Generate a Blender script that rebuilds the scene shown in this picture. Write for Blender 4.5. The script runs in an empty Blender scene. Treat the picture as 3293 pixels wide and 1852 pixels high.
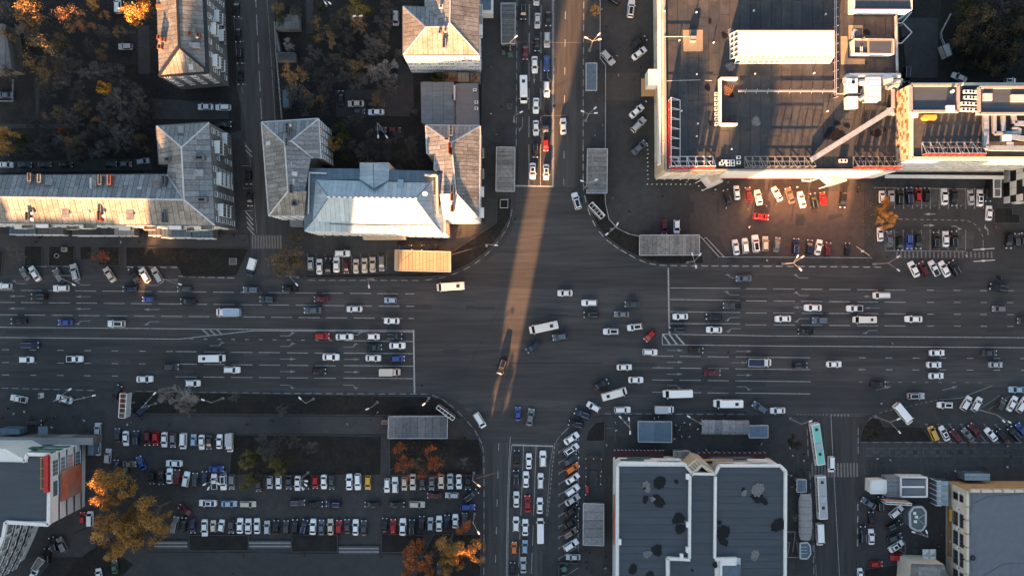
import bpy, math, random
from mathutils import Vector, Matrix
R = math.radians
rnd = random.Random(7)
sc = bpy.context.scene
COL = sc.collection
# ---------------------------------------------------------------- camera, sky, sun, exposure
CAMH = 240.0
GS = 0.09                                   # metres per photograph pixel on the ground
cam = bpy.data.objects.new('camera', bpy.data.cameras.new('camera'))
COL.objects.link(cam); cam.location = (0, 0, CAMH)
cam.data.sensor_width = 36; cam.data.lens = 18 / (1646.5 * GS / CAMH)
cam.data.clip_start = 1; cam.data.clip_end = 3000
sc.camera = cam
SUN_EL, SUN_AZ = 11.5, 11.0                   # degrees; light travels towards north, 11 degrees east of it
w = bpy.data.worlds.new('World'); sc.world = w; w.use_nodes = True
nt = w.node_tree; nt.nodes.clear()
sky = nt.nodes.new('ShaderNodeTexSky'); sky.sky_type = 'NISHITA'; sky.sun_disc = False
sky.sun_elevation = R(SUN_EL); sky.sun_rotation = R(180 + SUN_AZ)
sky.air_density = 1.0; sky.dust_density = 2.5; sky.ozone_density = 0.6
bg = nt.nodes.new('ShaderNodeBackground'); bg.inputs[1].default_value = 0.05
wo = nt.nodes.new('ShaderNodeOutputWorld')
nt.links.new(sky.outputs[0], bg.inputs[0]); nt.links.new(bg.outputs[0], wo.inputs[0])
sun = bpy.data.objects.new('sun', bpy.data.lights.new('sun', 'SUN')); COL.objects.link(sun)
sun.data.energy = 5.0; sun.data.angle = R(0.5); sun.data.color = (1.0, 0.47, 0.195)
sd = Vector((math.sin(R(SUN_AZ)) * math.cos(R(SUN_EL)), math.cos(R(SUN_AZ)) * math.cos(R(SUN_EL)), -math.sin(R(SUN_EL))))
sun.rotation_euler = sd.to_track_quat('-Z', 'Y').to_euler(); sun.location = (-40, -300, 80)
vs = sc.view_settings; vs.view_transform = 'Standard'; vs.look = 'None'; vs.gamma = 1; vs.use_curve_mapping = False
vs.exposure = 3.17
sc.cycles.max_bounces = 6; sc.cycles.diffuse_bounces = 3; sc.cycles.use_denoising = True
sc.cycles.caustics_reflective = False; sc.cycles.caustics_refractive = False

# ---------------------------------------------------------------- measuring helpers
OX = (0, 820, 1640, 2453); OY = (0, 460, 920, 1372); TS = 840 / 2536
def T(rc, x, y):                            # tile reading -> photograph pixel
    return (OX[int(rc[1])] + x * TS, OY[int(rc[0])] + y * TS)
def W(p, h=0.0):                            # photograph pixel of something at height h -> place in the world
    k = GS * (CAMH - h) / CAMH
    return Vector(((p[0] - 1646.5) * k, (926 - p[1]) * k, h))
def TW(rc, x, y, h=0.0): return W(T(rc, x, y), h)
def TP(rc, s, h=0.0):                       # "x,y x,y" in one tile -> world points
    return [TW(rc, *map(float, q.split(',')), h) for q in s.split()]

# ---------------------------------------------------------------- materials
MATS = {}
def mat(name, col=(.5, .5, .5), rough=.7, metal=0, noise=.0, scale=1.0, objcol=False, rand=0.0, bump=0.0, emit=0, stretch=None, col2=None, scale2=None, spec=.5):
    if name in MATS: return MATS[name]
    m = bpy.data.materials.new(name); m.use_nodes = True; n = m.node_tree; N = n.nodes; L = n.links
    b = N['Principled BSDF']; b.inputs['Roughness'].default_value = rough; b.inputs['Metallic'].default_value = metal
    b.inputs['Specular IOR Level'].default_value = spec
    src = None
    if objcol:
        oi = N.new('ShaderNodeObjectInfo'); src = oi.outputs['Color']
    else:
        rg = N.new('ShaderNodeRGB'); rg.outputs[0].default_value = (*col, 1); src = rg.outputs[0]
    def vec():
        g = N.new('ShaderNodeNewGeometry'); v = g.outputs['Position']
        if stretch:
            mp = N.new('ShaderNodeMapping'); mp.inputs['Scale'].default_value = stretch; L.new(v, mp.inputs['Vector']); v = mp.outputs[0]
        return v
    if noise or bump or col2:
        t = N.new('ShaderNodeTexNoise'); t.inputs['Scale'].default_value = scale; t.inputs['Detail'].default_value = 7; t.inputs['Roughness'].default_value = .65
        L.new(vec(), t.inputs['Vector'])
    if col2:
        t2 = N.new('ShaderNodeTexNoise'); t2.inputs['Scale'].default_value = scale2 or scale * .2; t2.inputs['Detail'].default_value = 5
        L.new(vec(), t2.inputs['Vector'])
        cr = N.new('ShaderNodeMapRange'); cr.inputs['From Min'].default_value = .42; cr.inputs['From Max'].default_value = .6
        L.new(t2.outputs['Fac'], cr.inputs['Value'])
        mx = N.new('ShaderNodeMix'); mx.data_type = 'RGBA'; L.new(cr.outputs[0], mx.inputs['Factor']); L.new(src, mx.inputs[6])
        mx.inputs[7].default_value = (*col2, 1); src = mx.outputs[2]
    if noise or rand:
        hs = N.new('ShaderNodeHueSaturation'); L.new(src, hs.inputs['Color']); src = hs.outputs[0]
        val = None
        if noise:
            mr = N.new('ShaderNodeMapRange'); mr.inputs['From Min'].default_value = .25; mr.inputs['From Max'].default_value = .75
            mr.inputs['To Min'].default_value = 1 - noise; mr.inputs['To Max'].default_value = 1 + noise
            L.new(t.outputs['Fac'], mr.inputs['Value']); val = mr.outputs[0]
        if rand:
            oi = N.new('ShaderNodeObjectInfo'); mr2 = N.new('ShaderNodeMapRange')
            mr2.inputs['To Min'].default_value = 1 - rand; mr2.inputs['To Max'].default_value = 1 + rand
            L.new(oi.outputs['Random'], mr2.inputs['Value'])
            if val:
                mu = N.new('ShaderNodeMath'); mu.operation = 'MULTIPLY'; L.new(val, mu.inputs[0]); L.new(mr2.outputs[0], mu.inputs[1]); val = mu.outputs[0]
            else: val = mr2.outputs[0]
        L.new(val, hs.inputs['Value'])
    L.new(src, b.inputs['Base Color'])
    if bump:
        bp = N.new('ShaderNodeBump'); bp.inputs['Strength'].default_value = bump; bp.inputs['Distance'].default_value = .05
        L.new(t.outputs['Fac'], bp.inputs['Height']); L.new(bp.outputs[0], b.inputs['Normal'])
    if emit:
        b.inputs['Emission Color'].default_value = (*col, 1); b.inputs['Emission Strength'].default_value = emit
    MATS[name] = m; return m
M = dict(
    asphalt=mat('asphalt', (.033, .032, .0305), .85, noise=.36, scale=.45, col2=(.041, .0405, .040), scale2=.03),
    road=mat('road_asphalt', (.032, .0315, .031), .8, noise=.45, scale=.8, col2=(.050, .0485, .047), scale2=.10, stretch=(.06, 1, 1)),
    roadn=mat('street_asphalt', (.033, .032, .0305), .8, noise=.45, scale=.8, col2=(.050, .048, .0465), scale2=.10, stretch=(1, .06, 1)),
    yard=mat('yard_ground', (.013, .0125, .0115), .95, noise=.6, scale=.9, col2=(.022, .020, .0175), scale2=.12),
    walk=mat('pavement_asphalt', (.047, .046, .0455), .9, noise=.22, scale=.5, col2=(.039, .0385, .0385), scale2=.08),
    slab=mat('paving_stone', (.062, .06, .06), .9, noise=.2, scale=2, rand=.22),
    slabd=mat('dark_paving_stone', (.038, .036, .036), .9, noise=.2, scale=2, rand=.3),
    soil=mat('soil', (.011, .0105, .009), 1, noise=.6, scale=1.2, col2=(.018, .016, .013), scale2=.25, bump=.6),
    kerbd=mat('kerb_concrete', (.07, .07, .07), .9, noise=.3, scale=2),
    paint=mat('road_paint', (.33, .33, .32), .85, noise=.6, scale=2.2),
    paintd=mat('worn_road_paint', (.2, .2, .2), .8, noise=.45, scale=1.4),
    zebra=mat('worn_zebra_paint', (.17, .15, .13), .8, noise=.35, scale=1.4),
    metal=mat('roof_sheet', (.2, .205, .21), .6, .2, noise=.42, scale=1.6, rand=.24, stretch=(1, 1, 1)),
    metalw=mat('weathered_roof_sheet', (.15, .145, .135), .75, .05, noise=.45, scale=1.5, rand=.24, col2=(.2, .195, .18), scale2=.3),
    metald=mat('dark_roof_sheet', (.11, .112, .115), .7, .1, noise=.35, scale=1., rand=.25),
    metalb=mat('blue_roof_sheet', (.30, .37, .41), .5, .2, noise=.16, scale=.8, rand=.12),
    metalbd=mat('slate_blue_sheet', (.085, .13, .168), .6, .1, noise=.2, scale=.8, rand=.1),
    deck=mat('roof_deck', (.05, .05, .05), .9, noise=.3, scale=1),
    trim=mat('roof_trim', (.09, .09, .092), .7, noise=.3, scale=2),
    triml=mat('pale_trim', (.42, .43, .43), .6, noise=.25, scale=1.5),
    bitumen=mat('bitumen_sheet', (.030, .034, .040), .8, noise=.4, scale=.5, rand=.16, col2=(.050, .048, .046), scale2=.12),
    bitumenb=mat('market_roof_sheet', (.042, .054, .068), .65, noise=.2, scale=.4, rand=.07, stretch=(.3, 1.6, 1)),
    bitumeng=mat('grey_roof_sheet', (.13, .14, .155), .7, noise=.12, scale=.6, rand=.03),
    puddle=mat('wet_patch', (.012, .012, .013), .3, noise=.3, scale=1, spec=.2),
    chalk=mat('dried_mud', (.14, .14, .14), .9, noise=.5, scale=1.5),
    white=mat('white_plaster', (.68, .67, .63), .75, noise=.1, scale=1.2),
    cream=mat('cream_plaster', (.58, .52, .42), .8, noise=.12, scale=1),
    beige=mat('beige_plaster', (.5, .39, .26), .8, noise=.12, scale=1.2),
    ochre=mat('ochre_plaster', (.45, .27, .12), .8, noise=.15, scale=1.2),
    grey=mat('grey_plaster', (.13, .118, .108), .85, noise=.25, scale=.9, col2=(.17, .155, .14), scale2=.3),
    brick=mat('brick', (.22, .075, .045), .9, noise=.3, scale=3),
    concrete=mat('concrete', (.26, .255, .25), .85, noise=.25, scale=1.5),
    glass=mat('window_glass', (.02, .024, .03), .12, spec=.5),
    glassb=mat('shelter_glass', (.10, .13, .16), .15, noise=.2, scale=1),
    frame=mat('white_frame', (.72, .72, .7), .5),
    black=mat('black_cladding', (.014, .014, .016), .5),
    alu=mat('galvanised_steel', (.5, .51, .52), .4, .6, noise=.15, scale=3),
    duct=mat('duct_steel', (.34, .38, .41), .45, .5, noise=.3, scale=1.2),
    whitem=mat('white_metal', (.78, .77, .73), .45, noise=.06, scale=2),
    steel=mat('pole_steel', (.27, .265, .255), .5, .3, noise=.2, scale=2),
    wire=mat('wire', (.02, .02, .02), .6),
    red=mat('red_enamel', (.42, .02, .015), .5, noise=.15, scale=2),
    redo=mat('orange_red_banner', (.48, .12, .06), .7, noise=.3, scale=.35, col2=(.40, .25, .19), scale2=.12),
    yellow=mat('yellow_paint', (.6, .33, .05), .5),
    green=mat('green_plastic', (.05, .14, .09), .5),
    wood=mat('brown_board', (.25, .12, .05), .8, noise=.3, scale=2),
    rust=mat('rusty_sheet', (.16, .045, .02), .85, noise=.5, scale=1.5, col2=(.25, .17, .09), scale2=.8),
    tan=mat('tan_patch', (.30, .23, .15), .9, noise=.15, scale=1),
    tileA=mat('sand_tile', (.50, .42, .29), .6, noise=.06, scale=3), tileB=mat('brown_tile', (.22, .12, .05), .6, noise=.1, scale=3),
    tileC=mat('pale_tile', (.66, .58, .44), .6), 
    paintcar=mat('car_paint', objcol=True, rough=.28, spec=.5), carglass=mat('car_glass', (.012, .014, .017), .08),
    tyre=mat('tyre', (.012, .012, .012), .9), rim=mat('rim', (.35, .35, .36), .4, .6), lampw=mat('headlamp', (.75, .75, .75), .15),
    lampr=mat('tail_lamp', (.3, .01, .01), .3), plastic=mat('black_plastic', (.015, .015, .016), .6), tarp=mat('tarpaulin', objcol=True, rough=.7, noise=.08, scale=1.5),
    leaf=mat('leaves', objcol=True, rough=.8, noise=.55, scale=.9, spec=.2), bark=mat('bark', objcol=True, rough=.95, noise=.3, scale=2, spec=.1),
    coat=mat('coat_cloth', objcol=True, rough=.9), skin=mat('skin', (.42, .25, .17), .6), hair=mat('hair', (.03, .018, .012), .7), trouser=mat('trouser_cloth', (.02, .022, .03), .9),
    grass=mat('dry_grass', (.035, .032, .018), 1, noise=.5, scale=2),
)
# ---------------------------------------------------------------- mesh builder
class MB:
    def __init__(s): s.v = []; s.f = []; s.m = []
    def add(s, vs, fs, mi=0):
        o = len(s.v); s.v += [tuple(q) for q in vs]; s.f += [tuple(i + o for i in f) for f in fs]; s.m += [mi] * len(fs); return s
    def box(s, c, d, rz=0, mi=0, skip=()):
        x, y, z = d[0] / 2, d[1] / 2, d[2] / 2; ca, sa = math.cos(rz), math.sin(rz)
        vs = [(c[0] + a * x * ca - b * y * sa, c[1] + a * x * sa + b * y * ca, c[2] + e * z) for e in (-1, 1) for a, b in ((-1, -1), (1, -1), (1, 1), (-1, 1))]
        return s.add(vs, [(3, 2, 1, 0), (4, 5, 6, 7), (0, 1, 5, 4), (1, 2, 6, 5), (2, 3, 7, 6), (3, 0, 4, 7)], mi)
    def beam(s, a, b, w, h, mi=0):              # box along a line
        a, b = Vector(a), Vector(b); d = (b - a)
        if d.length < 1e-6: return s
        d.normalize(); up = Vector((0, 0, 1)) if abs(d.z) < .95 else Vector((0, 1, 0))
        x = d.cross(up).normalized() * w / 2; y = x.cross(d).normalized() * h / 2
        vs = [p + e * x + g * y for p in (a, b) for e, g in ((-1, -1), (1, -1), (1, 1), (-1, 1))]
        return s.add(vs, [(0, 1, 2, 3), (7, 6, 5, 4), (4, 5, 1, 0), (5, 6, 2, 1), (6, 7, 3, 2), (7, 4, 0, 3)], mi)
    def tube(s, a, b, r0, r1=None, n=6, mi=0, caps=True):
        r1 = r0 if r1 is None else r1; a, b = Vector(a), Vector(b); d = (b - a)
        if d.length < 1e-6: return s
        d.normalize(); up = Vector((0, 0, 1)) if abs(d.z) < .95 else Vector((0, 1, 0))
        x = d.cross(up).normalized(); y = x.cross(d).normalized()
        vs = [p + (x * math.cos(6.28318 * i / n) + y * math.sin(6.28318 * i / n)) * r for p, r in ((a, r0), (b, r1)) for i in range(n)]
        fs = [(i, (i + 1) % n, n + (i + 1) % n, n + i) for i in range(n)]
        if caps: fs += [tuple(range(n))[::-1], tuple(range(n, 2 * n))]
        return s.add(vs, fs, mi)
    def prism(s, poly, z0, z1, mi=0, mtop=None, bottom=False):
        n = len(poly); vs = [(p[0], p[1], z0) for p in poly] + [(p[0], p[1], z1) for p in poly]
        s.add(vs, [(i, (i + 1) % n, n + (i + 1) % n, n + i) for i in range(n)], mi)
        s.add([(p[0], p[1], z1) for p in poly], [tuple(range(n))], mi if mtop is None else mtop)
        if bottom: s.add([(p[0], p[1], z0) for p in poly], [tuple(range(n))[::-1]], mi)
        return s
    def poly(s, pts, mi=0): return s.add(pts, [tuple(range(len(pts)))], mi)
    def mesh(s, name, mats, smooth=False, org=(0, 0, 0)):
        me = bpy.data.meshes.new(name)
        vs = s.v if not any(org) else [(a - org[0], b - org[1], c - org[2]) for a, b, c in s.v]
        me.from_pydata(vs, [], s.f)
        for q in (mats if isinstance(mats, (list, tuple)) else [mats]): me.materials.append(M[q] if isinstance(q, str) else q)
        me.polygons.foreach_set('material_index', s.m)
        if smooth: me.polygons.foreach_set('use_smooth', [True] * len(s.f))
        me.update(); return me
    def build(s, name, mats, parent=None, smooth=False):
        org = WORG.get(parent.name, (0, 0, 0)) if parent else (0, 0, 0)
        return obj(name, s.mesh(name, mats, smooth, org), parent)
WORG = {}
def obj(name, me, parent=None, loc=None, rz=0, color=None, scale=None):
    o = bpy.data.objects.new(name, me); COL.objects.link(o)
    if parent: o.parent = parent; WORG[o.name] = WORG.get(parent.name, (0, 0, 0))
    if loc is not None: o.location = loc
    if rz: o.rotation_euler = (0, 0, rz)
    if color: o.color = (*color, 1)
    if scale: o.scale = scale
    return o
def local(parent, p):
    g = WORG.get(parent.name, (0, 0, 0)); return (p[0] - g[0], p[1] - g[1], p[2] - g[2])
PENDING = []                                    # things whose labels are resolved together at the end
def thing(name, cat, label=None, loc=(0, 0, 0), rz=0, group=None, mesh=None):
    o = bpy.data.objects.new(name, mesh); COL.objects.link(o); o.location = loc; o.rotation_euler = (0, 0, rz)
    o['category'] = cat
    if label: o['label'] = label
    if group: o['group'] = group
    if not rz: WORG[o.name] = tuple(loc)
    return o
def later(o, desc, place, pos, row=None): PENDING.append((o, desc, place, pos, row))
def struct(o, kind='structure'): o['kind'] = kind; return o
def sheet(name, pts, z, m, parent=None, kind='structure'):
    o = MB().poly([(p[0], p[1], z) for p in pts]).build(name, m, parent)
    if not parent: o['kind'] = kind
    return o
def ccw(pts):
    a = sum(pts[i][0] * pts[(i + 1) % len(pts)][1] - pts[(i + 1) % len(pts)][0] * pts[i][1] for i in range(len(pts)))
    return pts if a > 0 else pts[::-1]
def slabpoly(name, pts, z0, z1, m, kind='structure'):
    o = MB().prism(ccw(pts), z0, z1).build(name, m); o['kind'] = kind; return o
# ================================================================ GROUND AND ROADS
E = 700
sheet('ground', [(-E, -E), (E, -E), (E, E), (-E, E)], 0, 'asphalt')
def P(s): return [W(tuple(map(float, q.split(',')))) for q in s.split()]
road = sheet('boulevard', P('-1500,880 700,886 760,893 1340,906 1420,896 1500,870 1570,835 1620,785 1645,740 1657,690 1661,590 1875,600 1890,660 1915,735 1970,790 2050,830 2120,850 2200,856 2830,862 4800,880 4800,1300 3150,1262 2760,1340 1944,1330 1890,1345 1850,1372 1765,1430 1640,1430 1552,1430 1545,1385 1510,1330 1470,1290 1420,1272 1370,1266 -1500,1252'), .004, 'road')
nroad = sheet('north_street', P('1661,-1400 1876,-1400 1876,606 1661,592'), .006, 'roadn')
sroad = sheet('south_street', P('1556,1424 1800,1424 1775,1500 1762,1660 1740,1860 1600,2600 1380,2600 1553,1860'), .006, 'roadn')
wroad = sheet('side_street', P('742,-1400 862,-1400 862,60 884,360 900,460 905,884 808,884 800,600 786,380 760,280'), .006, 'roadn')
eroad = sheet('market_street', P('2600,1336 2760,1345 2757,1500 2755,1860 2740,2500 2640,2500 2625,1860 2610,1500'), .006, 'roadn')
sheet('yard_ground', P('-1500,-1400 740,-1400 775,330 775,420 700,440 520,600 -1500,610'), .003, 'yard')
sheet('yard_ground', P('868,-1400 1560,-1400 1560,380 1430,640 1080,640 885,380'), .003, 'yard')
sheet('yard_ground', P('2890,-1400 4800,-1400 4800,270 2890,270'), .003, 'yard')
lot = sheet('car_park', P('365,1392 1290,1392 1290,1545 1545,1545 1545,1760 1230,1760 365,1710'), .003, 'asphalt')

# pavements (raised) -------------------------------------------------
pav = []
def pave(s, m='walk', z=.12, rc=None):
    pts = TP(rc, s) if rc else P(s)
    o = slabpoly('pavement', pts, -.02, z, m); pav.append(o); return o
pave('-1500,745 800,752 804,795 -1500,795')                                # in front of the long block
pave('1548,-1400 1657,-1400 1657,590 1640,690 1615,740 1597,716 1597,460 1548,440')
pave('1878,-1400 1934,-1400 1934,190 1945,205 1945,620 1878,620')
pave('420,1336 1245,1339 1330,1345 1330,1394 420,1394')                    # promenade above the lawn
pave('470,1774 1220,1779 1385,1785 1430,1860 1430,2400 470,2400')
pave('2762,1422 3293,1424 4800,1424 4800,1720 2790,1530 2762,1530')
pave('2808,600 3195,604 3195,870 2870,856 2808,800', z=.05)
pave('1945,1336 2605,1338 2608,1860 2560,1860 2560,1430 2120,1410 1950,1400')
pave('1862,1340 1945,1340 1945,1860 1862,1860')
pave('2165,845 2830,852 2830,858 2165,852')
pave('0,1700 200,1760 90,1900 -200,1900', z=.1)
# soil beds and lawns -----------------------------------------------------
BED = []
def bed(s, rc=None, z=.16, m='soil', rim=True):
    pts = ccw(TP(rc, s) if rc else P(s)); o = slabpoly('planting_bed', pts, -.02, z, m); BED.append(pts)
    if rim:
        b = MB()
        for i in range(len(pts)): b.beam((pts[i].x, pts[i].y, z * .55), (pts[(i + 1) % len(pts)].x, pts[(i + 1) % len(pts)].y, z * .55), .16, z + .12)
        b.build('bed_edging', 'kerbd', o)
    return o
bed('722,482 912,492 928,600 958,745 1040,835 1252,908 1252,1092 1872,1092 1878,1170 1500,1172 1400,1160 1250,1105 1100,1030 965,935 850,810 780,650', '12')
bed('2352,530 2492,545 2476,720 2385,890 2235,1065 2080,1175 1890,1262 1700,1300 490,1308 490,1282 1340,1262 1905,1255 1912,1062 2345,775', '11')
for q in ('240,1000 412,1000 412,1192 240,1192', '475,1003 722,1003 722,1192 475,1192', '782,1005 892,1005 892,1133 782,1133', '957,1008 1160,1010 1160,1190 957,1185',
          '1225,1010 2330,1020 2420,1030 2300,1290 2150,1300 1780,1295 1720,1195 1225,1190', '-60,1050 40,1050 10,1300 -60,1300'): bed(q, '10')
bed('1250,1110 1310,1022 2536,1042 4170,1070 4290,1100 4420,1210 4500,1300 4390,1270 4340,1250 3760,1250 1420,1235 1290,1235', '20')
bed('-215,75 1228,88 1222,468 -250,468', '31'); bed('1306,114 2170,114 2205,250 2212,440 2180,466 1310,466', '31')
bed('360,1040 803,1042 803,1206 360,1206', '31', z=.45); bed('1232,1030 1640,1050 1640,1206 1232,1214', '31', z=.45); bed('1842,1045 2415,1048 2415,1195 1842,1195', '30', z=.45)
bed('1640,1215 1740,1040 2190,1040 2190,1449 1560,1449', '31')
bed('1110,1248 1170,1362 1540,1362 1640,1508 940,1510 960,1400 1010,1310', '23'); bed('735,1500 760,1400 830,1325 915,1305 918,1500', '22')
bed('2248,632 2420,632 2420,692 2490,692 2490,778 2248,778', '13'); bed('2245,1278 2312,1278 2312,1348 2290,1340 2255,1310', '13', z=.12)
bed('985,1378 1340,1325 1310,1449 985,1449', '33'); bed('990,1120 1290,1340 1180,1449 620,1449 760,1290', '30', rim=False)
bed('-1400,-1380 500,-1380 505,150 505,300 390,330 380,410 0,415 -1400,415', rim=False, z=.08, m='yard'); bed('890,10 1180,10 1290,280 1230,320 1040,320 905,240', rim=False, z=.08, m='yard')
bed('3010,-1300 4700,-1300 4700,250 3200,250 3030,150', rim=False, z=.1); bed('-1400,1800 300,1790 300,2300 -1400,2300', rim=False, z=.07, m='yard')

for kz, (rc, s_) in enumerate((('00', '345,760 380,760 385,1200 348,1200'), ('00', '0,1205 700,1205 700,1250 0,1250'), ('00', '1335,250 1450,250 1460,720 1345,720'), ('00', '930,310 1320,300 1320,330 930,335'), ('00', '1500,960 2200,1000 2230,1160 1480,1160'), ('01', '492,0 565,0 570,330 500,330'), ('01', '780,880 1500,860 1500,1130 790,1140'), ('01', '1380,560 1540,700 1540,1100 1400,1100'), ('10', '0,180 1480,150 1480,260 0,290'), ('03', '1330,180 1700,180 1700,760 1400,760'), ('30', '700,1040 960,930 1000,1000 640,1270'))):
    q = TP(rc, s_); slabpoly('path', q, -.02, (.095 if rc != '30' else .19) + kz * .003, 'asphalt')
# paving stones that can be told apart on the lower-right plaza -------------
pl = pav[5]
sl = {}
def stone(par, x, y, a, z, m):
    k = (round(a, 2), m)
    if k not in sl: sl[k] = MB().box((0, 0, .012), (a, a, .03)).mesh('paving_stone', m)
    obj('paving_stone', sl[k], par, (x, y, z))
for k in range(13):
    c = TW('33', 1042 + k * 109, 244)
    for dx, dy, a, m in ((0, 0, 1.25, 'slabd'),): stone(pl, c.x, c.y, a, .122, m)
    for i in range(-1, 2):
        for j in (-1, 1): stone(pl, c.x + i * .8, c.y + j * 1.02, .74, .12, 'slab')
    for j in (-1, 1): stone(pl, c.x + j * 1.02, c.y, .74, .12, 'slab')
    c2 = TW('33', 1096 + k * 109, 246)
    stone(pl, c2.x, c2.y, 1.0, .121, 'slab')
jb = MB()
for k in range(15):
    a, b = TW('33', 975 + k * 109, 165), TW('33', 985 + k * 112, 460); jb.beam((a.x, a.y, .121), (b.x, b.y, .121), .1, .012)
for y in (205, 285, 372, 460):
    a, b = TW('33', 975, y), TW('33', 2600, y); jb.beam((a.x, a.y, .122), (b.x, b.y, .122), .08, .012)
jb.build('paving_joint', 'kerbd', pl)
for k in range(6):
    c = TW('33', 1480, 1145 + k * 60); stone(pl, c.x, c.y, 1.3, .0, 'slab')

# ================================================================ ROAD MARKINGS
def strip(par, name, a, b, w, z, m):
    a, b = Vector(a[:2]), Vector(b[:2]); d = (b - a); n = Vector((-d.y, d.x)).normalized() * w / 2
    return sheet(name, [a - n, b - n, b + n, a + n], z, m, par)
Z1 = .011
def dashes(par, name, a, b, on, period, w=.17, off=0, m='paint', skip=()):
    A, B = W(a), W(b); d = (B - A).length; u = (B - A) / d; s = off; i = 0
    while s < d - .3:
        s0, s1 = max(0, s), min(d, s + on)
        if s1 - s0 > .3 and i not in skip:
            jl = rnd.uniform(-.12, .12); strip(par, name, A + u * (s0 + jl), A + u * (s1 + jl * .5), w * rnd.uniform(.85, 1.1), Z1, m)
        s += period; i += 1
for a, b, off in (((0, 933), (1332, 945), -2), ((0, 972), (1332, 985), -1.8), ((0, 1012), (1332, 1024), -1)):
    dashes(road, 'lane_dash', a, b, 6.1, 7.95, off=off)
for y0, y1 in ((1130, 1136), (1170, 1176), (1211, 1216)): dashes(road, 'lane_dash', (565, y0), (1095, y1), 6.1, 8.05, off=0)
for y0, y1, x1 in ((1124, 1130, 560), (1165, 1170, 480), (1205, 1209, 400)): dashes(road, 'lane_dash', (8, y0), (x1, y1), 1.9, 7.9)
dashes(road, 'lane_dash', (610, 1090), (1075, 1094), 1.05, 4.02)
for x0, y0, x1, y1 in ((1105, 1095, 1328, 1098), (1105, 1135, 1328, 1137), (1105, 1175, 1328, 1177), (1105, 1215, 1328, 1217)):
    strip(road, 'lane_line', W((x0, y0)), W((x1, y1)), .18, Z1, 'paint')
def pline(par, name, s, w, z=Z1, m='paint', rc=None):
    pts = TP(rc, s) if rc else P(s)
    for i in range(len(pts) - 1): strip(par, name, pts[i], pts[i + 1], w, z, m)
pline(road, 'centre_line', '-300,1050 0,1052 820,1059 1332,1063', .2); pline(road, 'centre_line', '-300,1083 0,1085 578,1090 815,1063 1332,1067', .2)
pline(road, 'stop_line', '1330,1061 1333,1265', .4, .012, 'paint')
for k in range(3): pline(road, 'hatch_stripe', f'{650+k*23},1058 {676+k*20},{1081-k*2}', .5, .0125, 'paintd')
pline(road, 'stop_line', '2149,862 2152,1074', .4, .012, 'paint')
for y0, y1 in ((926, 927), (963, 966), (1002, 1005), (1040, 1041)): strip(road, 'lane_line', W((2155, y0)), W((2380, y1)), .18, Z1, 'paint')
for y0, y1 in ((928, 933), (967, 972), (1006, 1009), (1044, 1048)): dashes(road, 'lane_dash', (2398, y0), (2912, y1), 6.1, 8.05)
for y0, y1 in ((933, 936), (972, 973), (1010, 1012), (1048, 1050)): dashes(road, 'lane_dash', (2982, y0), (3400, y1), 1.9, 7.7)
pline(road, 'centre_line', '2130,1074 2480,1080 3500,1087', .2); pline(road, 'centre_line', '2130,1108 2480,1112 3500,1119', .2); pline(road, 'centre_line', '2130,1074 2130,1108', .2, .012)
for k in range(3): pline(road, 'hatch_stripe', f'{2132+k*20},{1075} {2154+k*23},1107', .5, .0125, 'paint')
for y0, y1 in ((1144, 1148), (1182, 1185), (1221, 1224), (1260, 1264)): dashes(road, 'lane_dash', (2097, y0), (2370, y1), 6.1, 8.05)
for y0, y1 in ((1147, 1150), (1186, 1188), (1224, 1227), (1263, 1266)): strip(road, 'lane_line', W((2366, y0)), W((2606, y1)), .18, Z1, 'paint')
for y0, y1 in ((1150, 1153), (1188, 1191)): dashes(road, 'lane_dash', (2762, y0), (3400, y1), 1.9, 7.8)
dashes(road, 'lane_dash', (2762, 1228), (3170, 1230), 1.0, 3.85, m='paintd')
dashes(road, 'give_way_dash', (2562, 1332), (2665, 1333), .6, 1.05, m='paintd'); dashes(road, 'lane_dash', (2828, 1327), (3020, 1284), .8, 1.5, m='paintd')
pline(road, 'kerb_line', '3020,1284 3088,1280 3192,1239', .18, Z1, 'paintd')
for k in range(6):
    c = TW('23', 665 + k * 33, 1252); sheet('give_way_mark', [(c.x - .35, c.y + .3), (c.x, c.y - .5), (c.x + .35, c.y + .3)][::-1], Z1, 'paintd', road)
# north street
pline(nroad, 'centre_line', '1776,-300 1776,600', .16); pline(nroad, 'centre_line', '1780.5,-300 1780.5,600', .16); pline(nroad, 'stop_line', '1656,598 1781,600', .4, .013)
for x in (1702, 1740): dashes(nroad, 'lane_dash', (x, 16), (x - 1, 470), 6, 8.1)
for x in (1701, 1738): strip(nroad, 'lane_line', W((x, 470)), W((x, 596)), .17, Z1, 'paint')
dashes(nroad, 'lane_dash', (1819, -60), (1813, 596), 2.1, 8.05, off=.9)
# south street
pline(sroad, 'centre_line', '1641,1404 1637,1480 1631,1650 1628,1860', .16); pline(sroad, 'centre_line', '1645,1432 1641,1480 1635,1650 1632,1860', .16); pline(sroad, 'stop_line', '1646,1430 1778,1434', .4, .013)
for s in ('1684,1434 1675,1657', '1724,1434 1716,1658'): pline(sroad, 'lane_line', s, .16)
for a, b in (((1674, 1666), (1667, 1860)), ((1715, 1686), (1708, 1860))): dashes(sroad, 'lane_dash', a, b, 6, 8.1)
pline(sroad, 'kerb_line', '1826,1374 1795,1408 1778,1440 1768,1500 1762,1600 1757,1660', .15, Z1, 'paintd'); dashes(sroad, 'lane_dash', (1783, 1436), (1761, 1660), .7, 1.3)
dashes(sroad, 'lane_dash', (1604, 1424), (1592, 1860), 2.1, 8.1)
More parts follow.
